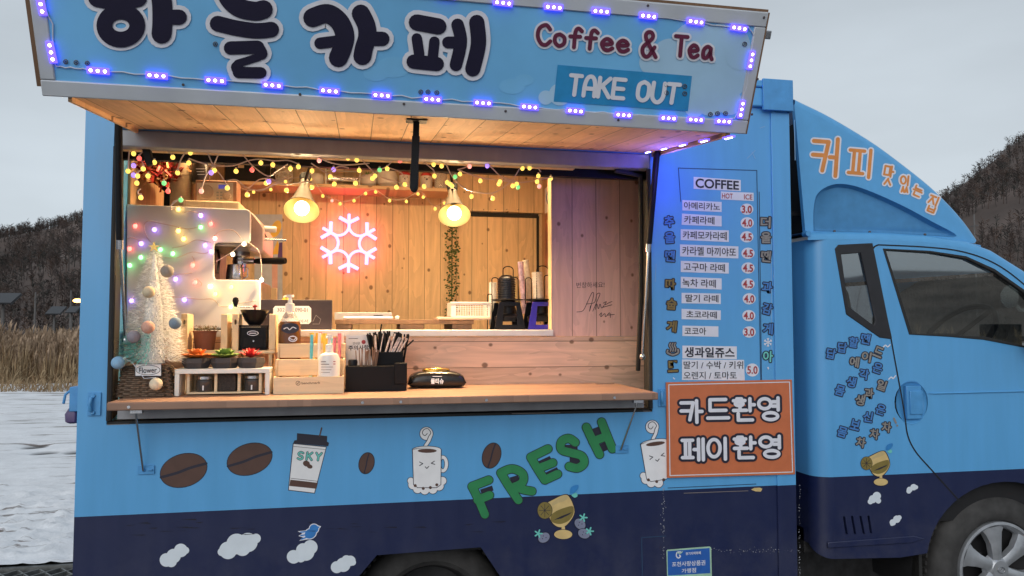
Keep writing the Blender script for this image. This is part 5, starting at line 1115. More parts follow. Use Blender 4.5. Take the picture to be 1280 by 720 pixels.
# ================================================================== LAMPS, NEON, FAIRY LIGHTS
BULB = emit('warm_bulb', (1, .80, .50), BULB_W)
for px, py, ap, r_, lab in ((377, 263, 225, 22.5, 'glowing cone pendant lamp between the white panel and the neon snowflake'), (568, 269, 238, 20.8, 'glowing cone pendant lamp above the hanging vine')):
    Y = .30; s_ = sc(px, Y); c = G(px, py, Y); ax = Vector((-.02, -.62, -.785)).normalized(); ln_ = (py-ap)*s_/.785; r = r_*s_
    t = thing('pendant_lamp', lab, 'lamp', c-ax*ln_*1.5, 'pendant lamps in the hatch'); bm = BM()
    lathe(bm, [(.018, -ln_*1.15), (.02, -ln_*.9), (.028, -ln_*.7), (r*.62, -ln_*.35), (r, 0), (r*.985, .001)], c, 36, ax, 0, cap=False); lathe(bm, [(r*.98, .0005), (r*.6, -ln_*.33), (.02, -ln_*.66)], c, 36, ax, 1, cap=False); bmesh.ops.recalc_face_normals(bm, faces=bm.faces)
    obj('lamp_shade', bm, [M['lampout'], M['lampin']], t, smooth=60)
    bm = BM(); ball(bm, c-ax*.012, .029, 20, 14); obj('bulb', bm, BULB, t)
    pl = bpy.data.lights.new('pendant_glow', 'AREA'); pl.energy = PEND_W; pl.color = (1, .66, .34); pl.shape = 'DISK'; pl.size = .07; po = bpy.data.objects.new('pendant_glow', pl); COL.objects.link(po); po.location = c+ax*.022; po.rotation_euler = ax.to_track_quat('-Z', 'Y').to_euler()
    a = c-ax*ln_*1.15; bm = BM(); hx = a.x+.002; box(bm, hx-.022, hx+.022, .13, .16, G(px, 190, .15).z, G(px, 190, .15).z-.0) if False else None
    top = G(px+(4 if px < 500 else -3), 187, .12); 
    box(bm, top.x-.02, top.x+.02, .165, .19, a.z+.03, top.z+.04); tube(bm, [(top.x, .19, a.z+.06), (top.x+.012, .24, a.z+.03), a], .006, 8); lathe(bm, [(.02, 0), (.024, .03)], a, 14, -ax)
    obj('hanger', bm, M['black'], t, bevel=.002)
# fill light added to brighten the back wall, unseen up behind the lintel
t = thing('added_fill_light', 'long warm fill light added inside the kitchen, unseen behind the lintel', 'lamp', (.1, .46, 2.24)); bm = BM(); box(bm, -.65, .85, .38, .52, 2.245, 2.2615); obj('housing', bm, M['white'], t); bm = BM(); box(bm, -.64, .84, .39, .51, 2.236, 2.2445); obj('diffuser', bm, emit('added_fill_glow', (1, .70, .36), FILL_E), t)
NEON = emit('neon_tube', (1, .088, .19), NEON_E)
c0 = G(436, 304, 1.47); s_ = sc(436, 1.47); t = thing('neon_snowflake', 'pink glowing neon snowflake hung on the plank wall', 'neon sign', c0); bm = BM()
def np_(r_, a): return c0+Vector((r_*s_*math.cos(R(a)), 0, r_*s_*math.sin(R(a))))
for k in range(6):
    a = 90+60*k; tube(bm, [np_(20, a), np_(37, a)], .0078, 10)
    for d in (-1, 1):
        j = np_(26, a); dr = Vector((math.cos(R(a+d*62)), 0, math.sin(R(a+d*62)))); tube(bm, [j, j+dr*13.5*s_], .0092, 10)
    ac = np_(26.2, a+30); ctr = []
    for i in range(17):
        b = a+30+180-52+104*i/16; ctr.append(ac+Vector((math.cos(R(b)), 0, math.sin(R(b))))*13.2*s_)
    tube(bm, ctr, .0068, 10)
obj('neon_tube', bm, NEON, t, smooth=60); bm = BM(); tube(bm, [np_(37, 90), np_(44, 95), G(425, 252, 1.47)], .0018, 6)
for k in range(6): tube(bm, [np_(26, 90+60*k), np_(26, 90+60*k)+Vector((0, .028, 0))], .004, 6)
obj('hanging_wire', bm, M['wire'], t)
FAIRY = dict(y=emit('bulb_yellow', (1, .70, .13), FAIRY_E*.9), r=emit('bulb_red', (1, .13, .10), FAIRY_E), p=emit('bulb_purple', (.36, .22, 1), FAIRY_E), g=emit('bulb_green', (.2, .75, .25), FAIRY_E*.7), k=emit('bulb_pink', (1, .35, .28), FAIRY_E), w=emit('bulb_white', (1, .85, .6), FAIRY_E))
PROTO = {}
for k_ in list(FAIRY): FAIRY[k_.upper()] = emit('panel_bulb_'+dict(y='yellow', r='red', p='purple', g='green', k='pink', w='white')[k_], {'y': (1, .66, .12), 'r': (1, .12, .09), 'p': (.36, .2, 1), 'g': (.15, .8, .22), 'k': (1, .33, .26), 'w': (1, .85, .6)}[k_], FAIRY_E*4)
def bulb_at(root, p, col, r):
    k = (col, round(r, 4))
    if k in PROTO: return inst(PROTO[k], 'bulb', root, p)
    bm = BM(); ball(bm, (0, 0, 0), r, 12, 8, s=(1, 1, 1.08)); lathe(bm, [(r*.45, r*.8), (r*.35, r*1.7)], (0, 0, 0), 8, mi=1)
    me = bpy.data.meshes.new('bulb'); bm.to_mesh(me); bm.free(); me.materials.append(FAIRY[col]); me.materials.append(M['wire']); me.polygons.foreach_set('use_smooth', [True]*len(me.polygons))
    o = bpy.data.objects.new('bulb', me); COL.objects.link(o); o.parent = root; o.location = Vector(p)-wloc(root); PROTO[k] = o; return o
g1 = thing('fairy_lights', 'garland of round yellow and coloured fairy bulbs draped across the top of the hatch opening', 'fairy lights', G(420, 200, .0)-Vector((0, 0, .1)))
front = '''175,181 167,192 174,198r 193,203 189,202 216,196.5 179,211 167,207p 160,214 167,219p 172,220 185,220 171,229 176,247 205,229g 210,239r 222,216 238,191 236,203.6 258.5,187 278,187.5 290,181.5g 268,213 264,216p 295,214 315,212.5r 284,235 251.6,239k 226,250g 309,243.5 332.6,229 336,227p 326,203.6 341,206 358,238
371.6,192g 363,210.7 373,208.4 390,213.6 390,234 399,200.7k 417,212p 413,221 418,230 435,197.7 446,200 500,201r 449,213 474.5,212.5g 484,211 468.6,220 444.5,229 465.5,223 495.5,234 506,230.5 530,233 542,205.5 552,207.5 543,220 559,228 565,232.5 562,230 569,221g 587,208k 575,217.5 609,207.5p 600.5,226 625,227 623.5,230 589.5,245.5 616,248 641,232.5 647.5,234g 646,230 653,210.5 662,210 673,220 671.5,227 674,233k 688.5,223'''.split()
fr = random.Random(2)
def parse(s): 
    c = s[-1] if s[-1].isalpha() else 'y'; x, y = s.rstrip('rpgkwy').split(','); return float(x), float(y), c
for s in front:
    x, y, c = parse(s); bulb_at(g1, G(x, y, .05+fr.uniform(-.015, .015)), c, .0080)
bm = BM()
for path in ([(163, 170), (161, 195), (160, 212)], [(163, 176), (175, 178), (186, 192), (193, 201)], [(180, 188), (174, 196), (180, 208), (170, 218), (171, 227)], [(186, 190), (200, 184), (216, 194)], [(176, 236), (172, 240), (176, 246)], [(222, 214), (226, 200), (233, 189), (243, 178)], [(253.7, 178), (259, 190), (266.6, 207), (275, 218), (284, 232)], [(278, 181.5), (272, 195), (266.6, 207), (257, 220), (252, 237)], [(236, 198), (250, 203), (267, 207), (291.6, 207), (312, 200.5), (326, 199), (343, 201), (360, 200.5), (373, 205)],
             [(298, 186), (315, 206.5), (334.7, 220), (346.7, 213), (360, 205)], [(283, 226), (296, 225), (309.7, 235), (324, 224.6), (340, 224), (353, 230.6), (370, 229), (386, 227), (392, 232)], [(310, 236), (326, 238), (345, 230), (360, 222)], [(389, 204), (412, 218), (437, 224), (465, 217), (475, 212), (485, 207), (492, 197)], [(450, 197), (462, 210), (475, 221), (500, 228), (506, 229)], [(396, 194), (400, 198), (420, 205), (437, 206), (462, 204)], [(413, 215), (424, 208), (436, 210)], [(526, 200), (534, 206), (542, 213), (543, 218)],
             [(552, 196), (558, 206), (565, 220), (580, 235), (600, 241), (620, 240), (640, 225), (650, 210), (653, 206)], [(572, 212), (600, 222), (625, 225), (650, 228), (672, 225), (691, 221)], [(572, 212), (582, 209), (590, 203), (596, 200)], [(600, 197), (615, 210), (627, 221), (647, 227)], [(662, 201), (670, 207), (676, 215)], [(484, 209), (500, 215), (508, 224)], [(222, 250), (214, 257), (214, 263)]):
    tube(bm, [G(x, y, .052) for x, y in spline(path, 4)], .0023, 5)
obj('cord', bm, M['wire'], g1)
g2 = thing('fairy_lights', 'thin string of tiny yellow fairy bulbs along the edge of the back shelf', 'fairy lights', G(470, 240, 1.25))
for s in '298.5,238 317,240 338.5,237 357,227 388,224 403.5,245 415,251k 425,254.8 442.5,251 457,242 469.5,240 487,251 508,252 522.5,242.5 529,246.5 544,261 555.5,254'.split():
    x, y, c = parse(s); bulb_at(g2, G(x, y, 1.25), c, .0080)
bm = BM(); tube(bm, [G(x, y, 1.26) for x, y in spline([(296, 232), (310, 238), (330, 236), (345, 228), (360, 224), (388, 222), (403, 242), (415, 248), (430, 252), (445, 248), (457, 240), (468, 237), (478, 243), (488, 249), (505, 249), (518, 242), (527, 240), (535, 250), (544, 258), (556, 250)], 4)], .0019, 5); obj('cord', bm, M['wire'], g2)
g3 = thing('fairy_lights', 'string of softly glowing coloured bulbs taped over the white espresso machine panel', 'fairy lights', G(240, 320, .33))
for s in '223,261.6 169,282.6r 193,287p 223,288.6 229.6,298.6 251,284g 263.5,280r 176.5,304.5p 162,311r 200.6,312g 176,321.7g 216,317g 162,331.7g 268.7,298k 256.6,306.7p 264,314.5p 241,331.7r 219.6,349p 244,353r 263,358w 269,367.5 289,359 305,305w 291,318w 327,350w 164.5,376p 230.4,374.7p 288.5,383.4g 251,269.4p'.split():
    x, y, c = parse(s); bulb_at(g3, G(x, y, .343), c.upper(), .0078)
bm = BM()
for path in ([(223, 259), (215, 262), (216, 252), (226, 249)], [(251, 283), (235, 286), (215, 282), (200, 279), (185, 276), (180, 284), (184, 297), (193, 306)], [(175, 301), (165, 297), (159, 299)], [(206, 322), (222, 322), (240, 315), (255, 317), (264, 313)], [(264, 303), (245, 300), (230, 307), (215, 310)], [(207, 343), (222, 343), (240, 341)], [(213, 371), (230, 372), (250, 374), (266, 374), (275, 382), (288, 383), (300, 379), (320, 376)], [(268, 296), (275, 289), (292, 288), (305, 303)], [(327, 348), (325, 318), (315, 306), (305, 303), (290, 315), (270, 327)], [(240, 320), (243, 326), (241, 330)], [(246, 348), (252, 354), (251, 358)], [(251, 268), (240, 264), (228, 266)]):
    tube(bm, [G(x, y, .347) for x, y in spline(path, 4)], .0016, 5)
obj('cord', bm, M['wire'], g3)

# ================================================================== THINGS ON THE COUNTER  (top at 1.142)
CZ = 1.1425
def lat(bm, px, prof, Y, m=0, seg=28, cap=True, zoff=None):
    """turned shape from (half width px, picture y) pairs at depth Y"""
    s_ = sc(px, Y); x = G(px, 400, Y).x; lathe(bm, [(r*s_, G(px, y, Y).z) for r, y in prof], (x, Y, 0), seg, (0, 0, 1), m, cap)
Yb = .075; cx = G(185, 497, Yb).x; s_ = sc(185, Yb)
t = thing('wicker_basket', 'dark wicker basket upside down under the white tinsel tree, with a Flower tag', 'basket', (cx, Yb, CZ)); bm = BM(); zt_ = G(185, 457, Yb).z; n_ = 15
for i in range(n_):
    z = CZ+.004+(zt_-CZ-.008)*i/(n_-1); k = i/(n_-1); hw = (31-7.5*k)*s_; hd = .055-.012*k; pts = []
    for a in range(56):
        u = a/56*4; e, f = int(u), u-int(u); px_, py_ = [(-hw+2*hw*f, -hd), (hw, -hd+2*hd*f), (hw-2*hw*f, hd), (-hw, hd-2*hd*f)][e]
        o_ = .0050*math.sin(a*math.pi/1.75+i*math.pi); pts.append(Vector((cx+px_*(1+o_*14), Yb+py_*(1+o_*20), z)))
    tube(bm, pts, .0042, 5, closed=True)
box(bm, cx-22*s_, cx+22*s_, Yb-.04, Yb+.04, CZ+.003, zt_-.004); obj('weave', bm, M['wicker'], t)
TAGP = Plane((0, Yb-.066, 0), (0, -1, 0)); ik = Ink(TAGP, 0); ik.poly(rect(168.5, 454.5, 202, 470.5), 1); ik.poly(rect(169.3, 455.3, 201.2, 469.7), 0); ik.ring((185, 462.5), 15, 6, .7, 1)
tg = obj('tag', ik.bm, [M['paper'], M['ink']], t, smooth=0); ik = Ink(TAGP, .0012); ik.add('Flower', [(174, 459.5), (196, 459), (196, 466), (174, 466.5)], .01); obj('lettering', ik.bm, M['ink'], tg, smooth=0)
# tinsel tree
Yt = Yb; tcx = G(190, 455, Yt).x; ztop = G(190, 318, Yt).z; zb = zt_+.004; t = thing('christmas_tree', 'white tinsel Christmas tree with a mint lower corner, standing on the wicker basket', 'Christmas tree', (tcx, Yt, zb)); tr = random.Random(21)
bm = BM(); s_ = sc(190, Yt)
def radius(k): return (5+38*(1-k)**.85)*s_
lathe(bm, [(radius(0)*.35, zb+.004), (radius(.5)*.4, zb+(ztop-zb)*.5), (.004, ztop)], (tcx, Yt, 0), 14, mi=0)
for _ in range(11000):
    k = 1-tr.random()**.62; a = tr.uniform(0, 6.283); r = radius(k)*tr.uniform(.45, .9); z = zb+.01+(ztop-zb)*k
    d = Vector((math.cos(a), math.sin(a), tr.uniform(-.5, .45))); p_ = Vector((tcx+r*math.cos(a), Yt+r*math.sin(a), z)); l = tr.uniform(.012, .026)*(1.15-.5*k); s2 = Vector((-d.y, d.x, tr.uniform(-.6, .6))).normalized()*tr.uniform(.0008, .0018)
    q = [bm.verts.new(x) for x in (p_-s2, p_+s2, p_+d*l)]; f = bm.faces.new(q)
    if k < .26 and d.x < .15 and d.y < .6 and tr.random() < .75: f.material_index = 1
obj('crown', bm, [mat('tinsel_strands', (.92, .92, .90), .3, var=.03), M['tinselmint']], t, smooth=0)
bm = BM(); st = G(192.5, 309, Yt); pts = [(st.x+(.019 if i % 2 == 0 else .007)*math.sin(math.pi*i/5), st.z+(.019 if i % 2 == 0 else .007)*math.cos(math.pi*i/5)) for i in range(10)]; prism(bm, pts, Yt-.004, Yt+.004); obj('star', bm, mat('gold_star', (.55, .35, .1), .25, .9), t)
for px, py, r_, col, lab in ((209, 339, 8, (.30, .27, .24), 'grey felt ball highest on the white tinsel tree'), (186, 365, 7.5, (.62, .52, .36), 'cream felt ball half hidden midway up the white tinsel tree'), (185, 409, 8, (.62, .36, .28), 'pink felt ball on the white tinsel tree'), (167, 421, 8, (.27, .25, .29), 'mauve grey felt ball beside the pink one on the tinsel tree'), (219, 404, 7.5, (.20, .27, .34), 'slate blue felt ball at the edge of the tree beside the plant stand'), (147.5, 453.5, 8, (.25, .45, .66), 'sky blue felt ball hanging outermost beside the basket'), (195, 480, 7.8, (.70, .62, .48), 'cream felt ball hanging in front of the wicker basket')):
    dist_y = Yt - (.105 if py < 430 else .085) + (.02 if px > 215 else 0)
    if py < 350: dist_y = Yt-.045
    bm = BM(); c = G(px, py, dist_y); ball(bm, c, r_*sc(px, dist_y), 18, 12); tag(obj('felt_ball', bm, mat('felt', col, .95, var=.12, scale=80, bump=.3, bscale=400)), lab, 'ornament', 'felt balls around the tinsel tree')
bm = BM(); tube(bm, [G(152, 446, Yt-.06), G(165, 453, Yt-.075), G(180, 473, Yt-.08), G(195, 472, Yt-.085)], .0012, 5); tag(obj('string', bm, M['whitewire']), 'thin white string linking the felt balls in front of the basket', 'string')
# display shelf with jars
Y = .03; t = thing('display_shelf', 'small white mini shelf with three cubbies standing on the counter', 'shelf', (G(277, 497, Y).x, Y, CZ)); x0, x1 = G(218, 480, Y).x, G(337, 480, Y).x; zt = G(277, 461, Y).z
bm = BM(); box(bm, x0, x1, Y, Y+.10, zt-.016, zt); obj('shelf_top', bm, M['cream'], t, bevel=.0015)
for a, b in ((x0, x0+.015), (x1-.015, x1)):
    bm = BM(); box(bm, a, b, Y+.0005, Y+.0995, CZ, zt-.0165); obj('side_board', bm, M['cream'], t, bevel=.0015)
bm = BM(); zi0 = CZ+.004; 
for px in (235.5, 270, 299, 325.5): p_ = G(px, 480, Y+.03).x; box(bm, p_-.0045, p_+.0045, Y+.025, Y+.095, zi0+.0065, zt-.0175)
xa, xb = G(235.5, 480, Y+.03).x, G(325.5, 480, Y+.03).x; box(bm, xa-.0045, xb+.0045, Y+.025, Y+.095, zi0, zi0+.006); box(bm, xa, xb, Y+.0955, Y+.098, zi0, zt-.017); obj('cubby', bm, M['lightw'], t)
for px, lab in ((256, 'squat glass jar in the cubby on the wicker basket side'), (316, 'squat glass jar in the cubby on the wooden crate side')):
    Yj = Y+.055; j = thing('jar', lab, 'jar', (G(px, 480, Yj).x, Yj, zi0+.0065), 'jars in the mini shelf'); s_ = sc(px, Yj); h = 19*s_; r = 10.5*s_
    bm = BM(); lathe(bm, [(r*.9, .0), (r, .004), (r, h*.72), (r*.85, h*.8)], (j.location.x, Yj, zi0+.0068), 20); obj('body', bm, mat('smoky_jar', (.05, .045, .045), .12, var=.3, coat=.6), j)
    bm = BM(); lathe(bm, [(r*.92, h*.8), (r*.92, h*.97), (r*.85, h)], (j.location.x, Yj, zi0+.0068), 20); obj('lid', bm, M['steel'], j)
    bm = BM(); box(bm, j.location.x-.0022, j.location.x+.0022, Yj-r-.0012, Yj-r+.001, zi0+.012, zi0+.028); obj('label', bm, M['paper'], j)
Yj = Y+.05; bm = BM(); xa = G(284.5, 480, Yj).x; s_ = sc(284, Yj); box(bm, xa-11*s_, xa+11*s_, Yj-.02, Yj+.025, zi0+.0065, zi0+.0065+22*s_); tag(obj('bean_jar', bm, M['darkseed'], bevel=.003), 'square jar of dark coffee beans in the middle cubby of the mini shelf', 'jar')
# succulents in a row
def rosette(bm, c, r, n, lay, up, pointy):
    for L_ in range(lay):
        k = L_/max(1, lay-1); m_ = max(4, int(n*(1-.5*k)))
        for i in range(m_):
            a = 2*math.pi*(i+.5*L_)/m_; el = R(up[0]+(up[1]-up[0])*k); l = r*(1-.35*k); d = Vector((math.cos(a)*math.cos(el), math.sin(a)*math.cos(el), math.sin(el))); s2 = Vector((-math.sin(a), math.cos(a), 0)); nn = d.cross(s2)
            w_ = l*(.16 if pointy else .27); prof = [(0, .3), (.35, .8), (.7, 1), (.88, .6), (1, .03)] if not pointy else [(0, .8), (.3, 1), (.7, .5), (1, .03)]
            rows = [[bm.verts.new(c+d*l*u+s2*w_*q*math.cos(x)+nn*w_*.35*q*math.sin(x)) for x in (0, 1.57, 3.14, 4.71)] for u, q in prof]
            for a_, b_ in zip(rows, rows[1:]):
                for x in range(4): bm.faces.new((a_[x], a_[(x+1) % 4], b_[(x+1) % 4], b_[x]))
for px, m_, lab, cfg in ((245.5, 'sorange', 'orange succulent in a grey pot, beside the tinsel tree', (17, 10, 3, (15, 70), False)), (281, 'succ', 'green succulent in a grey pot between the orange and red ones', (15.5, 11, 4, (15, 80), False)), (313.5, 'sred', 'red spiky succulent in a grey pot', (15, 9, 4, (25, 85), True))):
    Yp = Y+.05; s_ = sc(px, Yp); x = G(px, 455, Yp).x; z0 = zt+.0005; t = thing('succulent', lab, 'succulent', (x, Yp, z0), 'succulents on the mini shelf'); h = 12.5*s_
    bm = BM(); lathe(bm, [(14*s_, 0), (17.4*s_, h*.55), (16.5*s_, h), (14.5*s_, h), (14.5*s_, h-.004)], (x, Yp, z0), 6); obj('pot', bm, M['greypot'], t, smooth=20, bevel=.001)
    bm = BM(); rosette(bm, Vector((x, Yp, z0+h+.001)), cfg[0]*1.15*s_, *cfg[1:]); obj('rosette', bm, M[m_], t, smooth=50)
# plant stands with pot and grinder
def stand(xl, xr, lab):
    Ys = .20; a, b = G(xl, 420, Ys).x, G(xr, 420, Ys).x; zb_ = G(xl, 440, Ys).z; zt2 = G(xl, 392, Ys).z; t = thing('plant_stand', lab, 'stand', ((a+b)/2, Ys+.05, CZ), 'pale wooden stands behind the mini shelf')
    bm = BM(); box(bm, a, b, Ys-.01, Ys+.11, zb_-.006, zb_+.005); obj('base_board', bm, M['lightw'], t, bevel=.001)
    for x in (a, b-.022):
        bm = BM(); plate(bm, rect(0, 0, .022, zt2-zb_-.006), [rect(.0075, zt2-zb_-.045, .0145, zt2-zb_-.028)], lambda u, v, d: Vector((x+u, Ys+d, zb_+.0055+v)), .10) if x == a else plate(bm, rect(0, 0, .022, zt2-zb_-.006), [], lambda u, v, d: Vector((x+u, Ys+d, zb_+.0055+v)), .10)
        bmesh.ops.recalc_face_normals(bm, faces=bm.faces); obj('upright', bm, M['postw'], t, bevel=.002)
    for x in (a+.01, b-.022):
        bm = BM(); box(bm, x, x+.012, Ys, Ys+.09, CZ, zb_-.0065); obj('leg', bm, M['postw'], t, bevel=.001)
    bm = BM(); 
    for z in (zb_+.045,): tube(bm, [(a+.015, Ys+.085, z), (b-.015, Ys+.085, z)], .003, 6)
    obj('rod', bm, M['postw'], t); return Ys, zb_+.0055
Ys, zs = stand(226, 284, 'pale wooden stand holding the dried plant'); stand(290, 344, 'pale wooden stand holding the coffee grinder')
px = 256; Yp = Ys+.05; s_ = sc(px, Yp); x = G(px, 430, Yp).x; t = thing('potted_plant', 'dried plant in a terracotta pot between the wooden uprights', 'potted plant', (x, Yp, zs)); bm = BM(); h = 24*s_
lathe(bm, [(11*s_, 0), (13.5*s_, h*.9), (14.5*s_, h*.92), (14.5*s_, h), (12.5*s_, h), (12.5*s_, h-.008)], (x, Yp, zs), 24); obj('pot', bm, M['terracotta'], t); bm = BM(); tr = random.Random(8)
for _ in range(420):
    a = tr.uniform(0, 6.28); r = 16*s_*tr.random()**.5; p_ = Vector((x+r*math.cos(a), Yp+r*math.sin(a)*.8, zs+h+tr.uniform(-.006, .016))); d = Vector((tr.uniform(-1, 1), tr.uniform(-1, 1), tr.uniform(-.2, .8)))*.012; s2 = Vector((-d.y, d.x, 0)).normalized()*.0012
    f = bm.faces.new([bm.verts.new(q) for q in (p_-s2, p_+s2, p_+d)]); f.material_index = tr.choice((0, 0, 1))
obj('foliage', bm, [mat('dried_moss', (.22, .12, .04), .9, var=.4), M['leaf']], t, smooth=0)
px = 318; s_ = sc(px, Yp); x = G(px, 430, Yp).x; t = thing('coffee_grinder', 'black manual coffee grinder with a bowl hopper and a crank', 'coffee grinder', (x, Yp, zs)); bm = BM()
box(bm, x-17*s_, x+17*s_, Yp-.04, Yp+.045, zs, zs+.004); box(bm, x-15.5*s_, x+15.5*s_, Yp-.036, Yp+.04, zs+.0045, zs+28*s_); box(bm, x-17*s_, x+17*s_, Yp-.04, Yp+.045, zs+28.3*s_, zs+30.5*s_); box(bm, x-12*s_, x+12*s_, Yp-.039, Yp-.0365, zs+.008, zs+16*s_); obj('body', bm, M['black'], t, bevel=.0015)
bm = BM(); BP = Plane((0, Yp-.0366, 0), (0, -1, 0)); ik = Ink(BP, .0004); ik.disc((316, 416.5), 7.2, 3.2, mi=0); ik.disc((316, 416.5), 6.3, 2.4, mi=1); ik.cap((312, 416.5), (320, 416.5), 1.0, 0); obj('badge', ik.bm, [M['film'], M['black']], t, smooth=0); bm.free()
bm = BM(); lathe(bm, [(.004, .006), (.003, .01)], (x+1*s_, Yp-.039, zs+11*s_), 10, (0, -1, 0)); obj('drawer_knob', bm, M['steel'], t)
bm = BM(); zz = zs+30.6*s_; lathe(bm, [(7*s_, 0), (12*s_, 6*s_), (16*s_, 15*s_), (17.5*s_, 19*s_), (16.8*s_, 19*s_), (11*s_, 6.5*s_), (.001, 4*s_)], (x, Yp, zz), 28, cap=False); obj('hopper', bm, M['blackgloss'], t)
bm = BM(); zc = zz+19.5*s_; 
for a in (45, 135): d = Vector((math.cos(R(a)), math.sin(R(a)), 0))*.009; tube(bm, [Vector((x, Yp, zc+.012))-d, Vector((x, Yp, zc+.012))+d], .003, 6)
tube(bm, [(x, Yp, zz+.01), (x, Yp, zc+.018)], .0035, 8); obj('wing_nut', bm, mat('red_metal', (.4, .02, .02), .3, .3), t)
kx = G(294.5, 380, Yp-.02); bm = BM(); tube(bm, [(x, Yp, zc+.008), (kx.x, Yp-.02, kx.z-.01), (kx.x, Yp-.02, kx.z-.006)], .002, 6); obj('crank', bm, M['steel'], t); bm = BM(); lathe(bm, [(.005, -.010), (.008, .0), (.0115, .012), (.009, .022), (.003, .025)], (kx.x, Yp-.02, kx.z), 14); obj('crank_knob', bm, M['black'], t)
# stepped wooden crate
Y = .035; t = thing('wooden_crate', 'stepped pale wooden crate holding straws and pump bottles', 'crate', (G(386, 492, Y).x, Y+.1, CZ)); x0, x1 = G(341.5, 480, Y).x, G(430, 480, Y).x; CRB = []
def board(pya, pyb, Yf, xa, xb, nm='front_board'):
    bm = BM(); box(bm, xa, xb, Yf, Yf+.008, G(386, pyb, Yf).z, G(386, pya, Yf).z); return obj(nm, bm, M['lightw'], t, bevel=.001)
fb = board(471, 492.5, Y, x0, x1); z_low = CZ+.001
xm0, xm1 = x0+.006, x1-.006; board(449, 469.5, Y+.065, xm0, xm1); board(429.5, 447, Y+.13, xm0, xm1); 
for x in (x0, x1-.006):
    bm = BM(); zt3 = G(386, 429.5, Y+.13).z; zt1 = G(386, 471, Y).z; zt2 = G(386, 449, Y+.065).z
    pts = [(Y+.0085, CZ), (Y+.0085, zt1), (Y+.06, zt1), (Y+.06, zt2), (Y+.125, zt2), (Y+.125, zt3), (Y+.235, zt3), (Y+.235, CZ)]
    a = [bm.verts.new((x, y, z)) for y, z in pts]; b = [bm.verts.new((x+.0055, y, z)) for y, z in pts]; bm.faces.new(a); bm.faces.new(b[::-1])
    for i in range(8): bm.faces.new((a[i], b[i], b[(i+1) % 8], a[(i+1) % 8]))
    bmesh.ops.recalc_face_normals(bm, faces=bm.faces); obj('side_board', bm, M['lightw'], t, bevel=.001)
bm = BM(); box(bm, xm0, xm1, Y+.01, Y+.225, CZ, CZ+.006); obj('bottom_board', bm, M['lightw'], t); bm = BM(); box(bm, xm0, xm1, Y+.226, Y+.233, CZ+.0065, G(386, 433, Y+.19).z); obj('back_board', bm, M['lightw'], t)
FP = Plane((0, Y, 0), (0, -1, 0)); ik = Ink(FP, .0005); ik.ring((372.5, 479), 2.6, 2.6, .6); ik.line([(371.2, 478.8), (372.3, 480.2), (373.5, 477.5)], .6); ik.add('benchmark', [(377, 477.6), (400.5, 476.8), (400.5, 479.6), (377, 480.4)], .01); obj('lettering', ik.bm, M['brown'], fb, smooth=0)
Yw = Y+.038; px = 411.5; s_ = sc(px, Yw); x = G(px, 450, Yw).x; t = thing('pump_bottle', 'white pump bottle standing in the front step of the wooden crate', 'pump bottle', (x, Yw, CZ+.0065)); bm = BM()
zA = lambda y: G(px, y, Yw).z
lathe(bm, [(12.5*s_, CZ+.0068), (13*s_, CZ+.012), (13*s_, zA(448)), (11*s_, zA(443)), (5*s_, zA(440.5)), (4.6*s_, zA(439))], (x, Yw, 0), 28); obj('body', bm, M['white'], t)
bm = BM(); lathe(bm, [(4.6*s_, zA(439)+.0005), (4.6*s_, zA(431)), (2.2*s_, zA(430)), (2.0*s_, zA(423)), (4.4*s_, zA(422.5)), (4.4*s_, zA(418.5)), (1, zA(418.5))][:6], (x, Yw, 0), 18); tube(bm, [(x, Yw, zA(420.5)), (x-.008, Yw-.014, zA(420.5)), (x-.01, Yw-.019, zA(422.5))], .0028, 8); obj('pump', bm, M['white'], t)
LB = Plane((0, Yw-13*s_, 0), (0, -1, 0)); ik = Ink(LB, .0012); 
for i, (a, b) in enumerate(((401.5, 407), (401.5, 411), (401.5, 416), (401.5, 414), (401.5, 412))): ik.cap((a, 452+i*3.4), (b, 452+i*3.4), .7 if i > 1 else 1.1, 0)
ik.cap((417, 452), (419, 452), 1, 1); ik.cap((417, 455), (419, 455), 1, 1); obj('label', ik.bm, [M['greyink'], M['red']], t, smooth=0)
Ya = Y+.182; px = 362; s_ = sc(px, Ya); x = G(px, 420, Ya).x; zA = lambda y: G(px, y, Ya).z; t = thing('syrup_bottle', 'brown syrup bottle with a white pump in the rear step of the crate', 'pump bottle', (x, Ya, CZ+.0065)); bm = BM()
lathe(bm, [(13*s_, CZ+.0068), (13.8*s_, CZ+.02), (13.8*s_, zA(412)), (14.2*s_, zA(408)), (12*s_, zA(402))], (x, Ya, 0), 28); obj('body', bm, M['amber'], t)
bm = BM(); lathe(bm, [(12*s_, zA(402)+.0003), (9*s_, zA(396)), (5.5*s_, zA(390.5)), (5.3*s_, zA(389))], (x, Ya, 0), 28); obj('shoulder', bm, M['glass'], t)
bm = BM(); lathe(bm, [(5.6*s_, zA(389)+.0004), (5.6*s_, zA(380)), (3*s_, zA(378.5)), (2*s_, zA(372)), (4.8*s_, zA(371.6)), (4.6*s_, zA(368.5))], (x, Ya, 0), 18); tube(bm, [(x, Ya, zA(370)), (x-.02, Ya-.008, zA(370.4)), (x-.022, Ya-.009, zA(372))], .003, 8); obj('pump', bm, M['white'], t)
LB = Plane((0, Ya-14.3*s_, 0), (0, -1, 0)); ik = Ink(LB, .0012); ik.poly(spline([(353, 406), (362, 404), (372, 406), (373, 413), (362, 417), (352, 413), (353, 406)], 4)[:-1], 0); ik.line([(355, 411), (359, 409.5), (362, 412), (366, 409), (370, 410.5)], 1.1, 1, True); ik.ring((366, 423.5), 5, 3.2, 1.2, 1); ik.line([(362, 423), (367, 425), (370, 422)], 1, 1, True); obj('label', ik.bm, [M['ink'], M['film']], t, smooth=0)
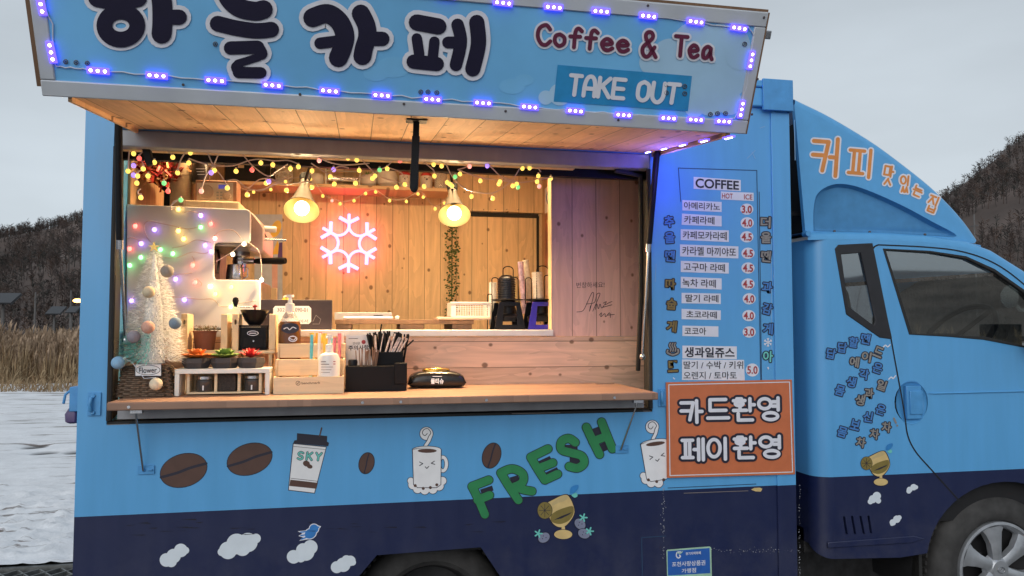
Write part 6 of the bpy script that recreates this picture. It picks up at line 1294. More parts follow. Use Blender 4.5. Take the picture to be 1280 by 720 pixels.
# straws
def straw(name, a, b, r, m, lab, grp):
    bm = BM(); tube(bm, [a, b], r, 6); return tag(obj(name, bm, m), lab, 'straw', grp)
tr = random.Random(31); cols = ['blueplastic', 'yellow', 'yellow', 'white', 'yellow', 'pink', 'yellow', 'yellow', 'pink', 'pink', 'blueplastic', 'yellow', 'pink', 'white']
cn_ = {'blueplastic': 'blue', 'yellow': 'yellow', 'white': 'white', 'pink': 'pink'}
for i, c_ in enumerate(cols):
    Yq = Y+.15+.02*(i % 3)-.02; xb = 389+i*2.9; a = G(xb+tr.uniform(-1, 1), 470, Yq); a.z = CZ+.03; b = G(390+i*2.75+tr.uniform(-4, 4)*(i not in (0,)), 415+tr.uniform(0, 8), Yq)
    straw('straw', a, b, 0.0085 if c_ == 'yellow' else .0062, M[c_], cn_[c_]+' straw standing in the wooden crate', cn_[c_]+' straws in the crate')
# black caddy
Y = .10; x0, x1 = G(431.5, 470, Y).x, G(508.5, 470, Y).x; zf = G(470, 457.5, Y).z; t = thing('straw_caddy', 'black caddy with straws and wooden stirrers on the counter', 'caddy', ((x0+x1)/2, Y, CZ)); bm = BM()
def openbox(bm, xa, xb, ya, yb, za, zb__, th=.003):
    box(bm, xa, xb, ya, ya+th, za, zb__); box(bm, xa, xb, yb-th, yb, za, zb__); box(bm, xa, xa+th, ya+th+.0002, yb-th-.0002, za, zb__-.0002); box(bm, xb-th, xb, ya+th+.0002, yb-th-.0002, za, zb__-.0002); box(bm, xa+th, xb-th, ya+th, yb-th, za, za+th)
openbox(bm, x0, x1, Y, Y+.07, CZ, zf); obj('front_tray', bm, M['black'], t, bevel=.0015)
bm = BM(); xa, xb = G(468, 450, Y+.072).x, G(504, 450, Y+.072).x; openbox(bm, xa, xb, Y+.0705, Y+.13, CZ, G(486, 440, Y+.072).z); obj('rear_holder', bm, M['black'], t, bevel=.0015)
bm = BM(); p0 = G(493, 455, Y); p1 = G(508, 480, Y); box(bm, p0.x, p1.x+.002, Y-.006, Y-.0004, p1.z, p0.z+.004); obj('front_pocket', bm, M['black'], t, bevel=.004)
tr = random.Random(12)
for i in range(56):
    bx = tr.uniform(471, 501); Yq = Y+.085+.035*tr.random(); a = G(bx, 455, Yq); a.z = CZ+.02; k = (bx-486)/15
    tx, ty = 486+k*27+tr.uniform(-4, 4), 413+tr.uniform(0, 4)+3*abs(k)
    if i == 0: tx, ty, a = 477, 405, G(471, 440, Yq)
    if i == 1: tx, ty, a = 517, 425, G(498, 443, Yq)
    straw('straw', a, G(tx, ty, Yq), .0032, M['black'], 'black straw in the rear holder of the black caddy', 'black straws in the caddy')
PRINTED = mat('printed_wrapper', (.62, .52, .48), .6, var=.5, scale=160)
for i, (bx, tx, ty) in enumerate(((470, 469, 419), (475, 479.5, 416), (482, 488, 420), (487, 494, 417), (489.5, 499, 421.5), (492, 501, 422), (496, 505, 421), (499, 509, 423))):
    straw('straw', G(bx, 440, Y+.078), G(tx, ty, Y+.078), .0034 if i != 1 else .002, PRINTED, 'straw in a pale printed wrapper in the black caddy', 'wrapped straws in the caddy')
for i in range(20):
    bx = tr.uniform(447, 470); Yq = Y+.02+.03*tr.random(); a = G(bx, 462, Yq); a.z = CZ+.02; b = G(447+(bx-447)*1.15+tr.uniform(-4, 4), tr.uniform(433, 440), Yq)
    straw('stirrer', a, b, .0019, mat('stirrer_wood', (.22, .13, .09), .6) if i == 0 else bpy.data.materials['stirrer_wood'], 'thin wooden stirrer in the front tray of the black caddy', 'stirrers in the caddy')
bm = BM(); lat(bm, 441.5, [(5.5, 459), (6, 452), (5.2, 449.5), (2, 449)], Y+.03); tag(obj('small_cup', bm, M['blackgloss']), 'small dark cup tucked into the front tray of the caddy', 'cup')
CP = Plane((0, Y+.12, 0), (0, -1, 0)); bm = BM(); p0, p1 = CP.at(432, 458), CP.at(466, 419); box(bm, p0.x, p1.x, Y+.12, Y+.123, CZ, p1.z); t = thing('notice_card', 'white notice card with a red dot standing behind the black caddy', 'card', ((p0.x+p1.x)/2, Y+.12, CZ)); obj('card', bm, M['paper'], t)
ik = Ink(CP, .0008); ik.add('주의사항', [(435.5, 432), (461, 431), (461, 437.5), (435.5, 438)], .02); ik.add('안내문', [(441, 427.5), (450, 427.3), (450, 431), (441, 431.2)], 0); ik.cap((436, 423.3), (447, 423.3), .7); ik.disc((454.5, 427.5), 2.6, mi=1); obj('lettering', ik.bm, [M['ink'], M['red']], t, smooth=0)
# wet wipes pack
Y = .22; x0, x1 = G(509, 475, Y).x, G(581, 475, Y).x; zt = G(545, 463, Y).z; t = thing('wet_wipes_pack', 'black pack of wet wipes with a gold lid lying on the counter', 'wet wipes', ((x0+x1)/2, Y, CZ)); bm = BM(); nx, ny = 26, 14; V_ = {}
for side in (1, -1):
    for i in range(nx+1):
        for j in range(ny+1):
            u, v = i/nx*2-1, j/ny*2-1; e = max(0, (1-abs(u)**3.2))*max(0, (1-abs(v)**4)); hgt = (zt-CZ)
            z = CZ+hgt*.28+(hgt*.72*e**.42 if side > 0 else -hgt*.27*e**.3)+.0025*math.sin(u*23+v*3)*abs(u)**3
            key = (i, j, side if 0 < i < nx and 0 < j < ny else 0)
            if key not in V_: V_[key] = bm.verts.new(((x0+x1)/2+u*(x1-x0)/2, Y+v*.05*(1-.12*abs(u)**6), z))
for side in (1, -1):
    for i in range(nx):
        for j in range(ny):
            q = [V_[(a, b, side if 0 < a < nx and 0 < b < ny else 0)] for a, b in ((i, j), (i+1, j), (i+1, j+1), (i, j+1))]; bm.faces.new(q if side > 0 else q[::-1])
obj('pack', bm, mat('black_foil', (.012, .011, .012), .22, var=.2, bump=.15, bscale=60), t, smooth=80)
GOLD = mat('gold_plastic', (.45, .27, .06), .25, .8); s_ = sc(545, Y); bm = BM(); xc = G(545, 463, Y).x
for q, r_, h in ((0, 17, .004),): 
    rings = [[bm.verts.new((xc+r1*s_*math.cos(2*math.pi*k/36), Y-.003+r1*s_*.55*math.sin(2*math.pi*k/36), zt-.002+z_)) for k in range(36)] for r1, z_ in ((17.5, -.004), (17, .006), (15.5, .009), (14.5, .0075), (.1, .008))]
    for a, b in zip(rings, rings[1:]):
        for k in range(36): bm.faces.new((a[k], a[(k+1) % 36], b[(k+1) % 36], b[k]))
obj('lid', bm, GOLD, t); WP = Plane((0, Y-.050, 0), (0, -.92, .38)); WP.p = Vector((0, Y-.046, CZ+.018)); ik = Ink(WP, .012); ik.add('물티슈', [(538.5, 473), (554.5, 473), (554.5, 480), (538.5, 480)], .04); ik.cap((541, 470.5), (552, 470.5), .8); obj('lettering', ik.bm, M['film'], t, smooth=0)
bm = BM(); tag(obj('steel_scale', (lambda b: (box(b, G(744, 479, .27).x, G(766, 479, .27).x, .25, .27, CZ, CZ+.003), b)[1])(bm), M['steel']), 'thin steel strip lying at the foot of the plank wall on the counter', 'strip')

# ================================================================== THINGS ON THE LEDGE (top at 1.362)
LZ = 1.3625
t = thing('menu_box', 'black box with a handwritten white label on the ledge behind the bottles', 'box', (G(370, 411, .37).x, .40, LZ)); bm = BM(); a, b = G(325.5, 411, .37), G(415, 375, .37); box(bm, a.x, b.x, .37, .42, LZ, b.z); obj('box', bm, mat('black_board', (.03, .018, .022), .5, var=.3), t, bevel=.002)
LP = Plane((0, .37, 0), (0, -1, 0)); ik = Ink(LP, .0006); ik.poly([(344, 382.5), (386, 382.5), (389, 385.5), (389, 402), (386, 405), (344, 405), (341.5, 402), (341.5, 385.5)]); lb = obj('label', ik.bm, M['paper'], t, smooth=0)
ik = Ink(LP, .0014); ik.add('302-', [(346.5, 385), (358, 385), (358, 389.5), (346.5, 389.5)], 0); ik.add('090-01', [(369, 384.5), (384.5, 385), (384.5, 390), (369, 389.5)], 0); ik.add('이서', [(374, 399.5), (385, 399), (385, 403.5), (374, 404)], 0); obj('lettering', ik.bm, M['ink'], lb, smooth=0)
ik = Ink(LP, .0006); ik.line([(391, 402), (395, 394), (401, 399), (399, 405), (391, 405)], .5); obj('sketch', ik.bm, M['greyink'], t, smooth=0)
bm = BM(); a, b = G(326, 373, .9), G(346, 360, .9); box(bm, a.x, b.x, .9, .94, LZ-.02, b.z); tag(obj('kraft_box', bm, M['card'], bevel=.002), 'plain kraft box beside the espresso machine panel', 'box')
bm = BM(); a, b = G(340, 400, .86), G(640, 400, .86); box(bm, G(326, 400, .86).x, .784, .855, 1.1, LZ-.03, LZ-.004); part('rear_worktop', bm, M['lightw'])
for (xa, xb) in ((349, 356), (356, 361)):
    bm = BM(); tube(bm, [G(xa, 384, .5), G(xb, 372, .52)], .006, 8); tag(obj('spatula', bm, M['yellow']), 'yellow spatula handle poking up behind the black box' if xa < 352 else 'second thinner yellow spatula handle beside the first', 'spatula')
bm = BM(); a, b = G(419, 405, .47), G(592, 401.5, .47); box(bm, a.x, b.x, .46, .78, a.z, b.z+.006); 
for p0, p1 in ((420, 440), (500, 530), (565, 590)): box(bm, G(p0, 405, .47).x, G(p1, 405, .47).x, .47, .77, LZ, a.z-.0002)
tag(obj('wooden_tray', bm, M['darkw'], bevel=.002), 'long low brown wooden tray on the ledge', 'tray')
ztray = G(419, 401.5, .47).z+.0063
bm = BM(); a, b = G(418, 399, .60), G(490, 390.5, .60); box(bm, a.x, b.x, .60, .74, ztray, max(b.z, ztray+.018)); o = obj('card_reader', bm, mat('silver_shell', (.5, .5, .52), .4, .2), bevel=.003); tag(o, 'flat silver grey machine lying on the wooden tray', 'machine')
bm = BM(); p_ = G(473, 391, .60); box(bm, p_.x-.02, p_.x+.018, .599, .61, ztray+.0182, ztray+.021); obj('slot', bm, M['black'], o)
bm = BM(); a, b = G(430, 399, .50), G(497, 399, .50); tube(bm, [(a.x, .5, ztray+.007), ((a.x+b.x)/2, .5, ztray+.008), (b.x-.02, .5, ztray+.007)], .0065, 10); lathe(bm, [(.006, 0), (.011, .008), (.006, .016)], (b.x-.01, .5, ztray+.0075), 12, (1, 0, 0)); tag(obj('paper_roll', bm, M['paper']), 'thin rolled sheet of paper lying in front of the silver machine', 'paper')
bm = BM(); a, b = G(546, 405, .45), G(613, 397.5, .45); box(bm, a.x, b.x, .44, .455, ztray+.001, ztray+.012); box(bm, a.x+.01, b.x, .456, .7, ztray+.001, ztray+.008); tag(obj('cutting_board', bm, mat('pale_board', (.6, .42, .33), .6), bevel=.003), 'pale pink board under the white perforated basket', 'board')
zbk = ztray+.0125; a, b = G(564, 397, .50), G(613, 378, .50); W, H = b.x-a.x, b.z-zbk; bm = BM(); hol = []
for i in range(13):
    for j in range(6):
        u0 = W*.12+W*.83*i/13; v0 = H*.1+H*.76*j/6; hol.append(rect(u0, v0, u0+W*.83/13*.7, v0+H*.76/6*.7))
plate(bm, rect(0, 0, W, H), hol, lambda x, z, d: Vector((a.x+x, .50+d, zbk+z)), .003); box(bm, a.x, a.x+.003, .5035, .66, zbk, zbk+H); box(bm, b.x-.003, b.x, .5035, .66, zbk, zbk+H); box(bm, a.x, b.x, .5035, .66, zbk, zbk+.003)
box(bm, a.x-.004, b.x+.004, .492, .4995, zbk+H-.004, zbk+H+.002); tag(obj('plastic_basket', bm, M['white']), 'white perforated plastic basket on the pale board', 'basket')
# cup and lid dispensers
def dispenser(px, lab, blue):
    Yd = .47; s_ = sc(px, Yd); x = G(px, 410, Yd).x; t = thing('cup_dispenser', lab, 'dispenser', (x, Yd, LZ), 'cup dispensers on the ledge'); h = 36*s_
    bm = BM(); y0 = Yd-.055
    def V2(u, v): return (x+u*s_, LZ+v*s_)
    out2 = [V2(-19, 0), V2(-13, 34), V2(13, 34), V2(20, 0)]; inn = [V2(-9, 6), V2(-7, 29), V2(8, 29), V2(10, 6)]
    plate(bm, out2, [inn], lambda X, Z, d: Vector((X, y0+d, Z)), .006); bmesh.ops.recalc_face_normals(bm, faces=bm.faces); obj('front_frame', bm, M['deepblue'] if blue else M['blackgloss'], t, bevel=.001)  # front frame coloured deep blue on one dispenser, black on the other
    bm = BM(); plate(bm, out2, [inn], lambda X, Z, d: Vector((X, Yd+.06+d, Z)), .006); bmesh.ops.recalc_face_normals(bm, faces=bm.faces); obj('rear_frame', bm, M['blackgloss'], t)
    bm = BM(); lathe(bm, [(8*s_, h-.004), (20*s_, h+.002), (21*s_, h+.006), (12*s_, h+.006)], (x, Yd, LZ), 32); lathe(bm, [(16*s_, 10*s_), (17*s_, 16*s_), (9*s_, 20*s_), (9*s_, h)], (x+1*s_, Yd, LZ), 32); obj('holder_ring', bm, M['blackgloss'], t); return x, Yd, s_, LZ+h+.0065, t
def wire_loop(t, xc, yc, z0, w_, h_, rt=0):
    bm = BM(); pts = [(xc-w_/2, yc, z0), (xc-w_/2, yc, z0+h_*.85)]+[(xc-w_/2*math.cos(R(a)), yc, z0+h_*.85+w_/2*math.sin(R(a))*.7) for a in range(0, 181, 20)]+[(xc+w_/2, yc, z0)]; tube(bm, pts, .0022, 6); obj('wire_loop', bm, M['black'], t)
x, Yd, s_, z0, t1 = dispenser(634, 'black dispenser with a stack of black lids, beside the white basket', False)
wire_loop(t1, x, Yd-.02, z0-.01, 13*s_, 46*s_); wire_loop(t1, x-14*s_, Yd+.03, z0-.02, 8*s_, 36*s_); wire_loop(t1, x+11*s_, Yd+.03, z0-.02, 10*s_, 36*s_); wire_loop(t1, x-20*s_, Yd+.04, LZ, 6*s_, 50*s_)
bm = BM(); pr = [(9*s_, z0)]
for k in range(9): zz = z0+.003*s_+k*2.9*s_; pr += [(11.5*s_, zz+.2*s_), (11.5*s_, zz+1.7*s_), (10.4*s_, zz+1.9*s_), (10.4*s_, zz+2.7*s_)]
pr += [(9*s_, z0+27.5*s_), (6*s_, z0+30*s_), (.2*s_, z0+30.5*s_)]; lathe(bm, pr, (x-1*s_, Yd, 0), 28); tag(obj('lid_stack', bm, M['lid']), 'stack of black domed lids in the dispenser beside the white basket', 'lid stack')
def cupstack(px, y0, y1, r, Yc, m, lab, lean=0):
    s_ = sc(px, Yc); bm = BM(); z0_, z1_ = G(px, y1, Yc).z, G(px, y0, Yc).z; n_ = max(5, int((z1_-z0_)/.007)); pr = []
    for k in range(n_): z = z0_+(z1_-z0_)*k/n_; pr += [(r*s_*.93, z), (r*s_, z+(z1_-z0_)/n_*.5), (r*s_, z+(z1_-z0_)/n_*.7)]
    lathe(bm, pr+[(r*s_*.8, z1_)], (G(px, y1, Yc).x, Yc, 0), 20)
    if lean: bmesh.ops.rotate(bm, verts=bm.verts, cent=(G(px, y1, Yc).x, Yc, z0_), matrix=Matrix.Rotation(R(lean), 3, 'Y'))
    tag(obj('cup_stack', bm, m), lab, 'cup stack')
cupstack(616, 353, 406, 5, .56, M['white'], 'narrow stack of white cups behind the lid dispenser beside the white basket')
CLEAR = mat('clear_cup', (.72, .66, .6), .2, var=.15, scale=90, trans=.25); IRID = mat('iridescent_cup', (.62, .45, .6), .2, var=.4, scale=50)
x, Yd, s_, z0, t2 = dispenser(675, 'dispenser with a glossy blue front frame next to the plank panel', True)
wire_loop(t2, x+2*s_, Yd-.02, z0-.01, 15*s_, 46*s_); wire_loop(t2, x+11*s_, Yd+.02, z0-.01, 8*s_, 36*s_); wire_loop(t2, x-12*s_, Yd+.04, z0-.02, 8*s_, 36*s_)
cupstack(673, 340, 373.5, 7, .47, CLEAR, 'wide stack of clear cups standing in the blue fronted dispenser', -3)
cupstack(656, 327, 392, 3.6, .58, IRID, 'tall slim stack of pinkish cups behind the dispensers', -5); cupstack(663, 325, 392, 4, .62, CLEAR, 'tall slim stack of clear cups beside the pinkish stack', -5); cupstack(649, 345, 395, 3.4, .6, mat('golden_cup', (.6, .45, .22), .25, trans=.2), 'slim stack of golden cups just behind the black lid stack', -6)

# espresso machine behind the white panel
t = thing('espresso_machine', 'espresso machine with a white back panel and a cut-out showing the group head', 'espresso machine', (G(240, 411, .36).x, .55, LZ))
def w2(px, py): q = G(px, py, .36); return (q.x, q.z)
pan = [(158, 255), (310, 261.8), (313, 265), (313, 300), (310.5, 303), (272, 303), (268.5, 304.2), (267, 308), (267, 345), (268.5, 348.5), (272, 349.5), (322, 350), (325.5, 353), (325.5, 410.6), (158, 410.6)]
bm = BM(); plate(bm, [w2(*p) for p in pan], [], lambda x, z, d: Vector((x, .36+d, z)), .022); bmesh.ops.recalc_face_normals(bm, faces=bm.faces); obj('back_panel', bm, mat('white_panel', (.74, .71, .70), .38, var=.04, scale=3, bump=.05, bscale=4), t, bevel=.004, seg=3)
bm = BM(); xa, xb = w2(164, 300)[0], w2(258, 300)[0]; zt_m = G(240, 262, .40).z; box(bm, xa, xb, .40, .82, LZ, zt_m-.02); box(bm, xb+.0005, w2(310, 300)[0], .40, .82, G(290, 310, .45).z, zt_m-.021); box(bm, xb+.0005, w2(322, 300)[0], .40, .85, LZ, G(290, 351, .5).z); obj('body', bm, mat('machine_steel', (.30, .27, .25), .3, .8, var=.2), t, bevel=.006)
g_ = G(300, 318, .62); bm = BM(); lathe(bm, [(.032, .05), (.034, .015), (.040, .012), (.040, -.012), (.028, -.014), (.028, -.03)], (g_.x, .62, g_.z), 28); box(bm, g_.x-.07, g_.x+.06, .60, .66, g_.z+.03, g_.z+.07); obj('group_head', bm, M['steel'], t, bevel=.002)
for k in range(5): pass
bm = BM()
for k in range(6): bx = g_.x-.03+k*.011; box(bm, bx, bx+.006, .585, .599, g_.z+.036, g_.z+.064)
obj('control_keys', bm, M['white'], t)
bm = BM(); box(bm, g_.x-.10, g_.x-.075, .5, .6, g_.z-.13, g_.z+.08); tube(bm, [(g_.x-.085, .55, g_.z+.05), (g_.x-.06, .5, g_.z-.03), (g_.x-.065, .49, g_.z-.09)], .005, 8); obj('steam_wand', bm, M['lid'], t)
pf = G(318, 326.5, .60); pe = G(357, 326, .54); bm = BM(); tube(bm, [(g_.x, .61, pf.z), (pf.x, .6, pf.z)], .012, 10); lathe(bm, [(.028, -.016), (.03, .0), (.026, .012)], (g_.x, .62, pf.z), 24); tube(bm, [(g_.x+.02, .6, pf.z-.01), (g_.x+.02, .6, pf.z-.045)], .01, 10); pfo = obj('portafilter', bm, M['steel'], t)
bm = BM(); dv = (pe-pf); lathe(bm, [(.009, 0), (.012, .02), (.0135, dv.length*.55), (.0155, dv.length*.85), (.012, dv.length)], pf, 16, dv); obj('handle', bm, M['black'], pfo)
bm = BM(); a, b = G(314, 268, .5), G(331, 318, .5); prism(bm, [(a.x, b.z+.01), (a.x, a.z), (a.x+.012, a.z), (b.x, a.z-.06), (b.x, b.z+.01), (b.x-.015, b.z)], .45, .8); obj('side_panel', bm, mat('pink_beige_panel', (.52, .36, .32), .4), t, bevel=.005)
k0, k1 = G(329, 286, .5), G(345.5, 287, .5); bm = BM(); lathe(bm, [(.006, -.03), (.006, 0), (.012, .004), (.013, (k1-k0).length*.9), (.010, (k1-k0).length)], k0, 16, k1-k0); obj('steam_knob', bm, M['cream'], t)
r0, r1 = G(312, 299, .48), G(358, 300.5, .48); bm = BM(); tube(bm, [r0, r1], .005, 10); tube(bm, [G(316, 268, .49), G(333, 297, .49)], .004, 8); obj('lever', bm, M['steel'], t)
zp = G(290, 351, .5).z+.0005; px = 294; Yq = .56; s_ = sc(px, Yq); bm = BM(); xq = G(px, 340, Yq).x; hq = G(px, 331, Yq).z-zp; lathe(bm, [(10.5*s_, zp), (11*s_, zp+.004), (10.8*s_, zp+hq*.5), (9.3*s_, zp+hq), (8.9*s_, zp+hq), (10.2*s_, zp+hq*.5), (.2*s_, zp+.004)], (xq, Yq, 0), 32); tube(bm, [(xq+10*s_, Yq, zp+hq*.85), (xq+15*s_, Yq, zp+hq*.8), (xq+15*s_, Yq, zp+hq*.3), (xq+10.6*s_, Yq, zp+hq*.2)], .003, 8); tag(obj('milk_pitcher', bm, M['steel']), 'steel milk pitcher seen through the cut-out of the white panel', 'pitcher')
# on top of the machine: board, radio, cups, jar
zm = zt_m-.0195; t = thing('serving_board', 'thick pale wooden board under the radio', 'board', (G(264, 258, .42).x, .5, zm)); a, b = G(228, 258, .40), G(299, 252, .40); bm = BM(); box(bm, a.x, b.x, .40, .62, zm, max(b.z, zm+.012)); zr = max(b.z, zm+.012)+.0005; obj('board', bm, M['postw'], t, bevel=.005)
a, b = G(243.5, 254, .44), G(296.5, 226.5, .44); t = thing('radio', 'small wooden table radio with a round speaker and dial', 'radio', ((a.x+b.x)/2, .5, zr)); bm = BM(); box(bm, a.x, b.x, .44, .54, zr, b.z); obj('case', bm, M['radiow'], t, bevel=.003)
RP = Plane((0, .44, 0), (0, -1, 0)); ik = Ink(RP, .0007); ik.poly(rect(246, 228.5, 291.5, 252), 0); obj('front_plate', ik.bm, mat('radio_front', (.46, .36, .28), .6), t, smooth=0)
p_ = RP.at(257.5, 240); s_ = sc(257, .44); bm = BM(); lathe(bm, [(9.5*s_, .0012), (9.5*s_, .003), (8.8*s_, .003), (8.5*s_, .0015), (.001, .0022)], p_, 28, (0, -1, 0)); obj('speaker', bm, M['speaker'], t); p_ = RP.at(283.5, 245); bm = BM(); lathe(bm, [(5.3*s_, .001), (5.2*s_, .005), (4.6*s_, .0055), (.001, .0055)], p_, 20, (0, -1, 0)); obj('dial', bm, M['speaker'], t)
ik = Ink(RP, .002); ik.poly(rect(273, 231, 282.5, 236), 0)
for i in range(2):
    for j in range(3): ik.poly(rect(270.5+i*4.5, 239.5+j*3.6, 273.5+i*4.5, 241.7+j*3.6), 1)
obj('display', ik.bm, [emit('radio_screen', (.06, .06, .3), .5), M['greyink']], t, smooth=0)
Yc = .50; s_ = sc(227, Yc); bm = BM(); xq = G(227, 240, Yc).x; zA = lambda y: G(227, y, Yc).z; pr = [(13*s_, zm)]
for k in range(15): y = 250-k*2.1; pr += [(13.4*s_, zA(y)), (13.4*s_, zA(y-.9)), (12.6*s_, zA(y-1.0)), (12.6*s_, zA(y-2.0))]
pr += [(12*s_, zA(217)), (10.5*s_, zA(196)), (9.5*s_, zA(193.5)), (.2*s_, zA(193))]; lathe(bm, pr, (xq, Yc, 0), 28); tag(obj('cup_stack', bm, M['beige'], smooth=25), 'tall stack of upturned beige paper cups beside the radio', 'cup stack')
zj = G(252, 226.5, .44).z+.0006; Yq = .49; s_ = sc(251, Yq); xq = G(251, 220, Yq).x; t = thing('coffee_jar', 'dark labelled jar with a pale lid on top of the radio', 'jar', (xq, Yq, zj)); h = G(251, 198, Yq).z-zj; bm = BM(); lathe(bm, [(10*s_, zj), (10.5*s_, zj+.003), (10.5*s_, zj+h*.68), (9.5*s_, zj+h*.74)], (xq, Yq, 0), 26); obj('body', bm, mat('jar_label', (.03, .018, .015), .3, var=.4, scale=60), t)
bm = BM(); lathe(bm, [(10.6*s_, zj+h*.745), (10.6*s_, zj+h*.95), (9.8*s_, zj+h)], (xq, Yq, 0), 26); obj('lid', bm, M['beige'], t); JP = Plane((0, Yq-10.6*s_, 0), (0, -1, 0)); ik = Ink(JP, .001); ik.cap((245, 211), (257, 211), .7); ik.cap((246, 214.5), (255, 214.5), .7); ik.cap((247, 218), (256, 218), .7); obj('label', ik.bm, M['film'], t, smooth=0)
# red foil bunch and black tablet by the end wall
bm = BM(); tr = random.Random(77); ctr = G(200, 208, .48)
for _ in range(420):
    p_ = ctr+Vector((tr.gauss(0, .04), tr.gauss(0, .05), tr.gauss(0, .03))); d = Vector((tr.uniform(-1, 1), tr.uniform(-1, 1), tr.uniform(-1, 1))).normalized()*.03; s2 = d.orthogonal().normalized()*.004
    f = bm.faces.new([bm.verts.new(q) for q in (p_-s2, p_+s2, p_+d+s2*1.5, p_+d-s2)]); f.material_index = tr.choice((0, 0, 0, 1))
tag(obj('foil_garland', bm, [mat('red_foil', (.38, .035, .03), .25, .6, var=.4), mat('copper_foil', (.5, .25, .1), .25, .7)], smooth=0), 'bunch of shiny red foil garland hung by the end wall', 'garland')
bm = BM(); p0, p1 = G(186, 224, .55), G(210, 243, .55); d = (p1-p0); nrm = Vector((-d.z, 0, d.x)).normalized(); nrm = nrm if nrm.z > 0 else -nrm
v = [bm.verts.new(q+Vector((0, y, 0))) for y in (0, .16) for q in (p0, p1, p1+nrm*.02, p0+nrm*.02)]
for f in ((0, 1, 2, 3), (7, 6, 5, 4), (0, 4, 5, 1), (1, 5, 6, 2), (2, 6, 7, 3), (3, 7, 4, 0)): bm.faces.new([v[i] for i in f])
q0 = G(206, 243, .56); box(bm, q0.x-.004, q0.x+.02, .56, .6, zm, q0.z+.01); bmesh.ops.recalc_face_normals(bm, faces=bm.faces); tag(obj('tablet_holder', bm, M['black'], bevel=.003), 'slanting black tablet on a bracket by the end wall', 'tablet')
# back wall: shelf, door lines, vine, posters
bm = BM(); a, b = G(270, 231.5, 1.27), G(562, 224.5, 1.27); box(bm, a.x, b.x, 1.27, 1.499, 2.087, 2.104); zsf = 2.1045; part('wall_shelf', bm, wood('shelf_wood', (.62, .40, .22), 'Z', 'X', .4, seam=False))
bm = BM()
for q in ((588, 267.5, 673, 270), (671.2, 270.2, 673.8, 402)): a, b = G(q[0], q[3], 1.49), G(q[2], q[1], 1.49); box(bm, a.x, b.x, 1.49, 1.4995, a.z, b.z)
part('door_gasket', bm, M['rubber'])
bm = BM(); a, b = G(571, 206, 1.48), G(680, 266.5, 1.48); box(bm, a.x, b.x, 1.478, 1.4895, b.z, a.z); part('door_header', bm, M['backw'])
bm = BM()
for i in range(5): p_ = G(590+i*14.5, 262, 1.478); ball(bm, p_, .004, 8, 6)
part('screw', bm, M['steel'])
bm = BM(); tr = random.Random(4); vx = G(565, 340, 1.45)
for _ in range(330):
    z = tr.uniform(G(565, 398, 1.45).z, G(565, 276, 1.45).z); p_ = Vector((vx.x+tr.uniform(-.032, .032), 1.45+tr.gauss(0, .014), z)); a = tr.uniform(0, 6.28); d = Vector((math.cos(a), math.sin(a)-.4, tr.uniform(-.9, .5))).normalized()*tr.uniform(.014, .022); s2 = d.cross(Vector((tr.uniform(-.4, .4), -1, 0))).normalized()*.0055
    f = bm.faces.new([bm.verts.new(q) for q in (p_, p_+d*.5+s2, p_+d, p_+d*.5-s2)]); f.material_index = tr.choice((0, 0, 1))
t = thing('hanging_vine', 'narrow strand of artificial ivy hanging down the back wall', 'vine', (vx.x, 1.45, G(565, 398, 1.45).z)); obj('foliage', bm, [M['leaf'], mat('leaf_olive', (.14, .14, .05), .6)], t, smooth=0); bm = BM(); tube(bm, [(vx.x, 1.455, G(565, 396, 1.45).z), (vx.x, 1.455, G(565, 274, 1.45).z)], .003, 6); obj('stem', bm, M['leaf'], t)
WR = Plane((1.019, 0, 0), (-1, 0, 0))
def wallpic(name, q, m, lab):
    ik = Ink(WR, .001); ik.poly(q); return tag(obj(name, ik.bm, m, smooth=0), lab, 'poster')
o = wallpic('poster', [(681, 236), (689.8, 228), (689.8, 263), (681, 267)], M['paper'], 'white poster with a round blue emblem on the end wall'); ik = Ink(WR, .0025); ik.ring((689, 247), 5.5, 11, 1.6, 0); ik.add('A', [(686, 247), (689.5, 246), (689.5, 254), (686, 254.5)], .02, 0); obj('emblem', ik.bm, M['blueink'], o, smooth=0)
o = wallpic('poster', [(681, 268.5), (689.8, 264.5), (689.8, 333), (681, 333)], M['photo'], 'brown food photo poster below the white emblem poster'); ik = Ink(WR, .0025); ik.add('BES', [(683, 275), (689, 272), (689, 277), (683, 279.5)], .02, 0); obj('lettering', ik.bm, M['yellowfilm'], o, smooth=0)
wallpic('poster', [(682, 334.5), (689.8, 334.5), (689.8, 372), (682, 369)], mat('pale_pink_sheet', (.6, .42, .38), .6), 'pale pink sheet taped lowest on the end wall')
BWP = Plane((0, 1.499, 0), (0, -1, 0)); ik = Ink(BWP, .001); ik.poly(rect(318, 268, 353, 376), 0); ik.disc((345, 286), 6, 11, 20, 1); ik.poly([(340, 318), (347, 300), (352, 318)], 1); ik.poly([(347, 322), (349, 303), (353, 303), (353, 322)], 2); ik.poly(rect(340, 330, 347, 376), 3)
tag(obj('poster', ik.bm, [mat('pale_blue_print', (.42, .50, .62), .6), M['yellow'], mat('violet_print', (.08, .04, .2), .6), mat('pink_strip', (.62, .38, .34), .6)], smooth=0), 'pale blue poster with a yellow shape half hidden behind the espresso machine', 'poster')
